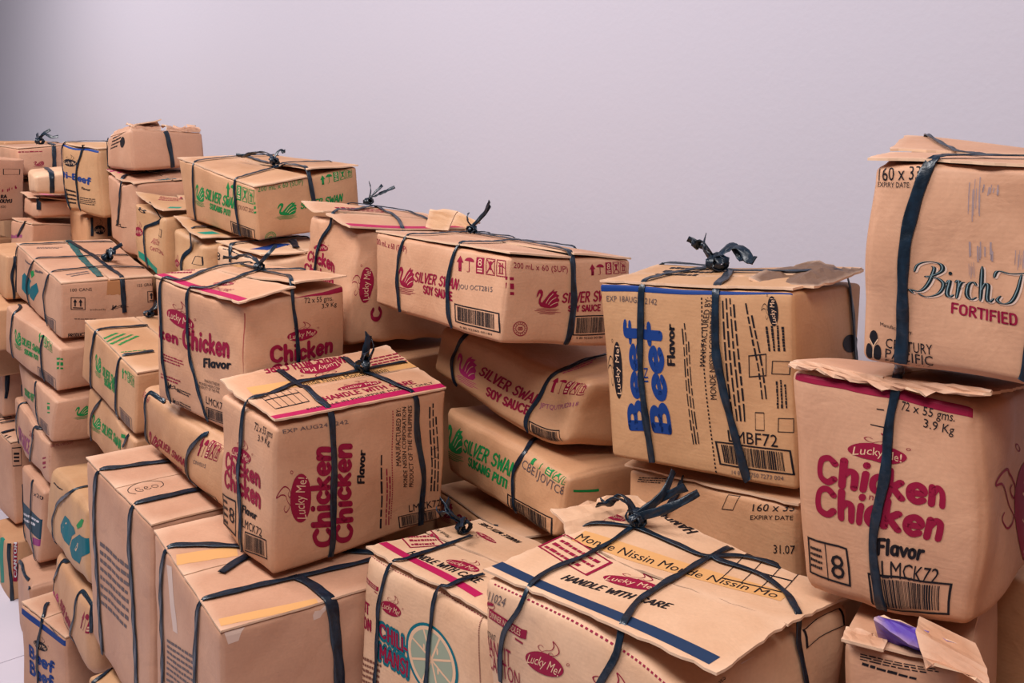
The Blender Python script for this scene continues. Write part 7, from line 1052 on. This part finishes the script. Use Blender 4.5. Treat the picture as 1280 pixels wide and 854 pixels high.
PART = dict(poly='lettering', txt='lettering', lines='lettering', scrib='handwriting', hand='handwriting', rect='printed_band', tape='packing_tape', tear='torn_patch', oval='emblem', smear='ink_smear', frame='printed_frame', grid='printed_frame', dots='dotted_line', barcode='barcode', seal='seal_mark', updown='handling_icons', icons='handling_icons', swan='swan_emblem', lucky='oval_emblem', ribbon='ribbon_emblem', lime='lime_picture', leaf3='leaf_emblem', ain='lettering', birch='script_lettering')
SUB = dict(lime=('tl', 'bd', 'lg', 'bd'), birch=('bt', 'bd', 'wh', 'bh'), ain=('tl', 'bd', 'tl', 'gr'))

def build_prints(box, body, flaps):
    for n_it, (F, kind, col, uv, k) in enumerate(DEC.get(box.key, [])):
        if 1:
            part = PART[kind]; V = []; Fc = []; mi = []; mats = []
            gl = box.lines(F)
            s = shape(kind, k)
            if kind == 'poly': s.poly(uv); uv = [(0, 0), (1, 0), (0, 1)]
            p0, p1, p2 = (np.array(x) for x in uv)
            A = np.array(s.V); P = p0 + A[:, 0:1] * (p1 - p0) + A[:, 1:2] * (p2 - p0)
            # keep the print right way out (anticlockwise in uv)
            flip = (p1 - p0)[0] * (p2 - p0)[1] - (p1 - p0)[1] * (p2 - p0)[0] < 0
            bm = bmesh.new(); vs = [bm.verts.new((x, y, 0)) for x, y in P]
            lay = bm.faces.layers.int.new('c')
            for q, c in zip(s.F, s.C):
                if len(set(q)) < 3: continue
                try: f = bm.faces.new([vs[i] for i in (q[::-1] if flip else q)]); f[lay] = c
                except ValueError: pass
            lo, hi = P.min(0), P.max(0)
            for ax in (0, 1):
                for t in gl[ax]:
                    if lo[ax] < t < hi[ax]:
                        no = (1, 0, 0) if ax == 0 else (0, 1, 0); co = (t, 0, 0) if ax == 0 else (0, t, 0)
                        bmesh.ops.bisect_plane(bm, geom=bm.verts[:] + bm.edges[:] + bm.faces[:], plane_co=co, plane_no=no)
            # print stops at the edge of its face
            x0, y0, x1, y1 = (box.m['over'] or (0, 0, 1, 1)) if F == 'T' and box.flap else (0, 0, 1, 1)
            for co, no in (((x0, 0, 0), (-1, 0, 0)), ((x1, 0, 0), (1, 0, 0)), ((0, y0, 0), (0, -1, 0)), ((0, y1, 0), (0, 1, 0))):
                bmesh.ops.bisect_plane(bm, geom=bm.verts[:] + bm.edges[:] + bm.faces[:], plane_co=co, plane_no=no, clear_outer=True)
            bmesh.ops.triangulate(bm, faces=[f for f in bm.faces if len(f.verts) > 4])
            bm.verts.index_update()
            if not bm.faces: bm.free(); continue
            uvs = np.array([v.co[:2] for v in bm.verts])
            lev = np.zeros(len(bm.verts))
            sub = SUB.get(kind, (col, 'bd'))
            b0 = len(V)
            order = [0] * len(bm.verts)
            for f in bm.faces:
                for v in f.verts: order[v.index] = max(order[v.index], f[lay] if kind != 'birch' else {2: 0, 0: 1, 3: 2}.get(f[lay], 0))
            e = (.0003 if kind in ('rect', 'tape', 'tear') else .00055) + .0002 * np.array(order) + n_it * .000008 + (.0001 if col != 'tl' and kind == 'txt' else 0)
            P3 = box.face(F, uvs, e)
            V += list(P3)
            for f in bm.faces:
                Fc.append([b0 + v.index for v in f.verts])
                m = MT[sub[f[lay]] if f[lay] < len(sub) else col]
                if kind not in SUB and f[lay] == 0: m = MT[col]
                if f[lay] == 1 and kind not in SUB: m = MT['bd']
                if m not in mats: mats.append(m)
                mi.append(mats.index(m))
            bm.free()
            if not Fc: continue
            par = body
            if F == 'T' and flaps: par = flaps[int(np.mean(box.flap_of(uvs)) > .5)]
            mesh_obj(part, V, Fc, mats, par, mi)

def frame_at(box, abc, e):
    p = box_path(box, abc, e); return p
def box_path(box, abc, e):
    abc = np.asarray(abc, float)
    if box.flap:
        top = abc[:, 2] > .999
        out = box.surf(abc, e)
        if top.any():
            u, v = abc[top, 0], abc[top, 1]
            x0, y0, x1, y1 = 0, 0, 1, 1
            out[top] = box.surf(abc[top], e + .0052 + box.lift(u, v), lid=True, flat=True)
        return out
    return box.surf(abc, e)
def ribbon(V, F, P, Nn, w, th, rd, fold=True):
    """plastic ribbon along points P with outward normals Nn"""
    b0 = len(V); n = len(P)
    ph = rd.uniform(0, 6); prof = [(-1, 0), (-.85, .8), (-.35, .55), (.1, 1.0), (.6, .6), (.9, .85), (1, 0)]
    m = len(prof)
    for i in range(n):
        t = P[min(i + 1, n - 1)] - P[max(i - 1, 0)]; t = t / max(np.linalg.norm(t), 1e-9)
        b = np.cross(t, Nn[i]); b = b / max(np.linalg.norm(b), 1e-9)
        nn = np.cross(b, t)
        ww = w * (.95 + .10 * math.sin(ph + i * .35) + .06 * math.sin(ph * 2 + i * 1.1))
        for k, (x, h) in enumerate(prof):
            hh = h * th * (1 + .5 * math.sin(ph + i * .9 + k * 2.1))
            V.append(P[i] + b * (x * ww / 2) + nn * max(hh, 0))
    for i in range(n - 1):
        for k in range(m - 1): F.append([b0 + i * m + k, b0 + i * m + k + 1, b0 + (i + 1) * m + k + 1, b0 + (i + 1) * m + k][::-1])
    # underside closes the ribbon
    for i in range(n - 1): F.append([b0 + i * m, b0 + (i + 1) * m, b0 + (i + 1) * m + m - 1, b0 + i * m + m - 1][::-1])

def build_straps(box, root, rd):
    for (pts, w, k) in STR.get(box.key, []):
        A = [np.array(p) for p in pts]
        out = []
        for a, b in zip(A[:-1], A[1:]):
            L = np.linalg.norm((b - a) * box.dim); n = max(1, int(L / .009))
            for i in range(n): out.append(a + (b - a) * i / n)
        out.append(A[-1]); out = np.array(out)
        if len(out) < 3: continue
        # ease the kinks inside one face
        for _ in range(4):
            sm = out.copy(); sm[1:-1] = .25 * out[:-2] + .5 * out[1:-1] + .25 * out[2:]
            keep = np.isclose(out, 0).any(1) | np.isclose(out, 1).any(1)
            for ax in range(3):
                on = np.isclose(out[:, ax], 0) | np.isclose(out[:, ax], 1)
                sm[on, ax] = out[on, ax]
            out = sm
        P0 = box_path(box, out, .0016); P1 = box_path(box, out, .0116)
        for _ in range(2):
            for Q in (P0, P1): Q[1:-1] = .25 * Q[:-2] + .5 * Q[1:-1] + .25 * Q[2:]
        Nn = P1 - P0; Nn /= np.maximum(np.linalg.norm(Nn, axis=1), 1e-9)[:, None]
        V = []; F = []
        ribbon(V, F, P0 + Nn * (.0012 + k.get('lift', 0)), Nn, w * .62, .0018, rd)
        mesh_obj('strap', V, F, [MT[k.get('m', 'st')]], root, None, True)

def build_knot(box, root, rd, F_, uv, tails, size):
    c = box.face(F_, np.array([uv]), .004)[0]
    up = np.array([0, 0, 1.]); V = []; F = []
    # wrapped core: crossed short coils
    for j in range(4):
        a = rd.uniform(0, 3.14); d = np.array([math.cos(a), math.sin(a), rd.uniform(-.2, .3)])
        e = np.cross(d, up); e /= np.linalg.norm(e); n = 14; P = []; Nn = []
        r = .009 * size * rd.uniform(.8, 1.15)
        for i in range(n + 1):
            t = 2 * math.pi * i / n
            p = c + up * (.006 * size + r * .7 * math.sin(t)) + e * r * math.cos(t) + d * (rd.uniform(-.003, .003) + (j - 1.5) * .004)
            P.append(p); nn = up * math.sin(t) + e * math.cos(t); Nn.append(nn)
        ribbon(V, F, P, Nn, .0085 * size, .002, rd)
    for tl in tails:
        tl = np.array(tl); n = 16; P = []; Nn = []
        side = np.cross(tl, up); L = np.linalg.norm(side); side = side / L if L > 1e-6 else np.array([1., 0, 0])
        w0 = rd.uniform(-.02, .02)
        for i in range(n + 1):
            t = i / n
            h = .012 * size * math.sin(math.pi * min(1, t * 1.3)) if tl[2] < .03 else 0
            P.append(c + up * .012 + tl * t + up * h + side * (w0 * math.sin(t * 3)))
            a = rd.uniform(-.25, .25) + t * 1.2; Nn.append(up * math.cos(a) * (1 if tl[2] < .04 else .3) + side * (math.sin(a) + (.8 if tl[2] >= .04 else 0)))
        ribbon(V, F, P, Nn, .0085 * size, .002, rd)
    mesh_obj('knot', V, F, [MT['st']], root, None, True)

# ------------------------------------------------------------------ the room
def slab(name, x0, x1, y0, y1, z0, z1, m, kind='structure'):
    v = [(x, y, z) for x in (x0, x1) for y in (y0, y1) for z in (z0, z1)]
    f = [(0, 1, 3, 2), (4, 6, 7, 5), (0, 4, 5, 1), (2, 3, 7, 6), (0, 2, 6, 4), (1, 5, 7, 3)]
    o = mesh_obj(name, v, f, [m]); o['kind'] = kind; return o
wm, wb = mat('wall_paint', WALLC, .8, .2)
nt = wm.node_tree
n_ = nt.nodes.new('ShaderNodeTexNoise'); n_.inputs['Scale'].default_value = 90; n_.inputs['Detail'].default_value = 4
bp_ = nt.nodes.new('ShaderNodeBump'); bp_.inputs['Strength'].default_value = .12; bp_.inputs['Distance'].default_value = .004
tc_ = nt.nodes.new('ShaderNodeTexCoord'); nt.links.new(tc_.outputs['Object'], n_.inputs['Vector'])
nt.links.new(n_.outputs['Fac'], bp_.inputs['Height']); nt.links.new(bp_.outputs['Normal'], wb.inputs['Normal'])
slab('wall_back', -12.0, 2.5, WALLY, WALLY + .12, FLOORZ, 1.75, wm)
gm = mat('floor_grout', (120, 112, 122), .9)[0]
fl = slab('floor', -12.0, 2.5, -3.2, WALLY, FLOORZ - .12, FLOORZ - .004, gm)
tm, tb = mat('floor_tile_glaze', (206, 198, 210), .35, .4)
TS = .6
tv = [(x, y, z) for x in (.0015, TS - .0015) for y in (.0015, TS - .0015) for z in (-.004, 0)]
tme = bpy.data.meshes.new('tile'); tme.from_pydata(tv, [], [(0, 1, 3, 2), (4, 6, 7, 5), (0, 4, 5, 1), (2, 3, 7, 6), (1, 5, 7, 3)]); tme.materials.append(tm)
for i in range(-19, 5):
    for j in range(-5, 3):
        x, y = TILE0[0] + i * TS, TILE0[1] + j * TS
        if y + TS > WALLY: continue
        o = bpy.data.objects.new('tile', tme); COL.objects.link(o); o.parent = fl; o.location = (x, y, FLOORZ)

# ------------------------------------------------------------------ the cartons
BX = {}
def build_carton(key, C, meta, seed):
    rd = random.Random(seed)
    b = Box(key, C, meta, seed); BX[key] = b
    root = bpy.data.objects.new('carton', None); COL.objects.link(root)
    root.empty_display_size = .1
    root.location = b.org
    root['label'] = meta['label']; root['category'] = 'carton'; root['group'] = meta['group']
    V, F = b.body()
    body = mesh_obj('carton_body', V, F, [MT[meta['mat']]], root, None, True)
    flaps = []
    if b.flap:
        jag = .5 if meta['lift'] else .15
        for k in (0, 1):
            fv, ff, mi = b.flap_mesh(k, seed * 7 + k, jag)
            flaps.append(mesh_obj('top_flap', fv, ff, [MT[meta['mat']], MT['edge']], root, mi))
    build_prints(b, body, flaps)
    build_straps(b, root, rd)
    for (F_, uv, tails, size) in KNOT.get(key, []): build_knot(b, root, rd, F_, uv, tails, size)
    b.root = root; b.body_obj = body
    return b
for i, (key, C, meta) in enumerate(CARTONS): build_carton(key, C, meta, 11 + i)

# ------------------------------------------------------------------ torn flaps and other odd pieces
def sheet(name, box, pts_rows, m, thick=.0035, jag=.004, seed=1, parent=None):
    """a bent piece of board: rows of points (metres, from the carton's own base point), given thickness"""
    rg = np.random.RandomState(seed)
    R = np.array(pts_rows, float)
    # refine
    for _ in range(2):
        def mid(A):
            B = np.empty((A.shape[0] * 2 - 1,) + A.shape[1:]); B[0::2] = A; B[1::2] = (A[:-1] + A[1:]) / 2; return B
        R = mid(R); R = mid(R.transpose(1, 0, 2)).transpose(1, 0, 2)
    R[-1] += rg.normal(size=R[-1].shape) * jag; R[1:-1] += rg.normal(size=R[1:-1].shape) * jag * .2
    n, k = R.shape[:2]
    N = np.zeros_like(R)
    du = np.gradient(R, axis=0); dv = np.gradient(R, axis=1); N = np.cross(du, dv); N /= np.maximum(np.linalg.norm(N, axis=2), 1e-9)[..., None]
    V = list((R + N * thick / 2).reshape(-1, 3)) + list((R - N * thick / 2).reshape(-1, 3)); o = n * k
    F = []; mi = []
    I = lambda i, j: i * k + j
    for i in range(n - 1):
        for j in range(k - 1):
            q = [I(i, j), I(i + 1, j), I(i + 1, j + 1), I(i, j + 1)]; F += [q, [o + x for x in q[::-1]]]; mi += [0, 0]
    def side(a, b): F.append([a, o + a, o + b, b][::-1]); mi.append(1)
    for j in range(k - 1): side(I(0, j), I(0, j + 1)); side(I(n - 1, j + 1), I(n - 1, j))
    for i in range(n - 1): side(I(i + 1, 0), I(i, 0)); side(I(i, k - 1), I(i + 1, k - 1))
    ob = mesh_obj(name, V, F, [MT[m] if isinstance(m, str) else m, MT['edge']], parent or box.root, mi)
    sd = ob.modifiers  # plain mesh, no modifiers
    return ob
def lidpt(b, u, v, h=0., out=(0, 0, 0)): return b.surf(np.array([[u, v, 1.]]), h, lid=True, flat=True)[0] + np.array(out)

# ragged open lid of the highest carton at the wall
b = BX['B2']
for sgn, (v0, v1) in ((0, (.02, .42)), (1, (.50, .98))):
    base = [lidpt(b, .98, v0 + (v1 - v0) * t, 0) for t in (0, .33, .66, 1)]
    tip = [p + np.array([-.01, .005, .012 + .006 * math.sin(3 * i + sgn)]) for i, p in enumerate(base)]
    tip2 = [p + np.array([-.10, .02, .016 + .008 * math.cos(2 * i)]) for i, p in enumerate(base)]
    sheet('top_flap', b, [base, tip, tip2], 'k1', seed=3 + sgn, jag=.006)
base = [lidpt(b, u, .02, 0) for u in (.1, .4, .7, .95)]
sheet('top_flap', b, [base, [p + np.array([0, .02, .02]) for p in base], [p + np.array([.01, .09, .03]) for p in base]], 'k1', seed=9)
# standing flap ends on the crushed carton at the wall
b = BX['C1']
p = lidpt(b, .92, .60)
e = np.array([.058, .02, 0.])
sheet('top_flap', b, [[p, p + e], [p + np.array([-.006, .012, .022]), p + e + np.array([0, .012, .022])], [p + np.array([-.008, .02, .046]), p + e + np.array([.003, .024, .044])]], 'k3', seed=4, jag=.002)
p = lidpt(b, .80, .86)
e = np.array([.062, .016, -.012])
sheet('top_flap', b, [[p, p + e], [p + np.array([0, .01, .018]), p + e + np.array([0, .01, .016])], [p + np.array([0, .028, .030]), p + e + np.array([0, .028, .026])]], 'k3', seed=5, jag=.002)
# crumpled flap on the blue lettered carton, its shade put into a darker brown
b = BX['BF1']
rows = []
for h, vv in ((.004, .25), (.012, .5), (.018, .75), (.016, 1.0)):
    rows.append([lidpt(b, .70 + .12 * i, vv - .05 * i, h + .007 * math.sin(2.6 * i + vv * 5)) for i in range(4)])
sheet('torn_flap', b, rows, 'k_shade', seed=6, jag=.004)
# purple flap and torn strips on the small carton at the lower right
b = BX['V1']
q = lidpt(b, .30, .05)
a = np.array([.066, .028, 0.]) 
sheet('purple_flap', b, [[q + a * 0, q + a * .6, q + a * 1.2], [q + np.array([-.004, -.012, .032]), q + a * .6 + np.array([0, -.03, .02]), q + a * 1.2 + np.array([0, -.02, .006])], [q + np.array([0.0, -.004, .036]), q + a * .7 + np.array([0, -.008, .03]), q + a * 1.4 + np.array([0, -.01, .012])]], 'vi', seed=7, jag=.003)
q2 = lidpt(b, .62, .04)
sheet('torn_flap', b, [[q2 + np.array([-.01, .02, .032]), q2 + np.array([.05, .03, .02])], [q2 + np.array([.0, -.012, .03]), q2 + np.array([.075, .0, .012])], [q2 + np.array([.02, -.028, .006]), q2 + np.array([.085, -.012, .001])]], 'k4', seed=8, jag=.003)
for i, (u0, du, h) in enumerate(((.02, .32, .002), (.0, .36, .006))):
    rows = [[lidpt(b, u0 + du * t, -.02 - .02 * i, h) for t in (0, .5, 1)], [lidpt(b, u0 + du * t, .06, h) for t in (0, .5, 1)]]
    sheet('torn_flap', b, rows, 'k4', seed=20 + i, jag=.003)
# torn board edge above the crimson band of the big carton at the right
b = BX['CR']
rows = [[lidpt(b, t, .03, .003) for t in np.linspace(0, 1, 7)], [lidpt(b, t, -.004, .004 + .003 * math.sin(9 * t)) for t in np.linspace(0, 1, 7)], [lidpt(b, t, -.016, .0 + .004 * math.sin(7 * t + 1), (0, 0, -.004)) for t in np.linspace(0, 1, 7)]]
sheet('torn_flap', b, rows, 'k4', seed=31, jag=.0025)

# rear lid end of the nearest carton standing up along its far edge
b = BX['K2']
base = [lidpt(b, .02 + .10 * t, .50 + .50 * t, .002) for t in (0, .33, .66, 1)]
rows = [base, [p + np.array([-.018, .012, .016]) for p in base], [p + np.array([-.052, .018, .024 + .004 * math.sin(4 * i)]) for i, p in enumerate(base)]]
sheet('top_flap', b, rows, 'k5', seed=41, jag=.003)
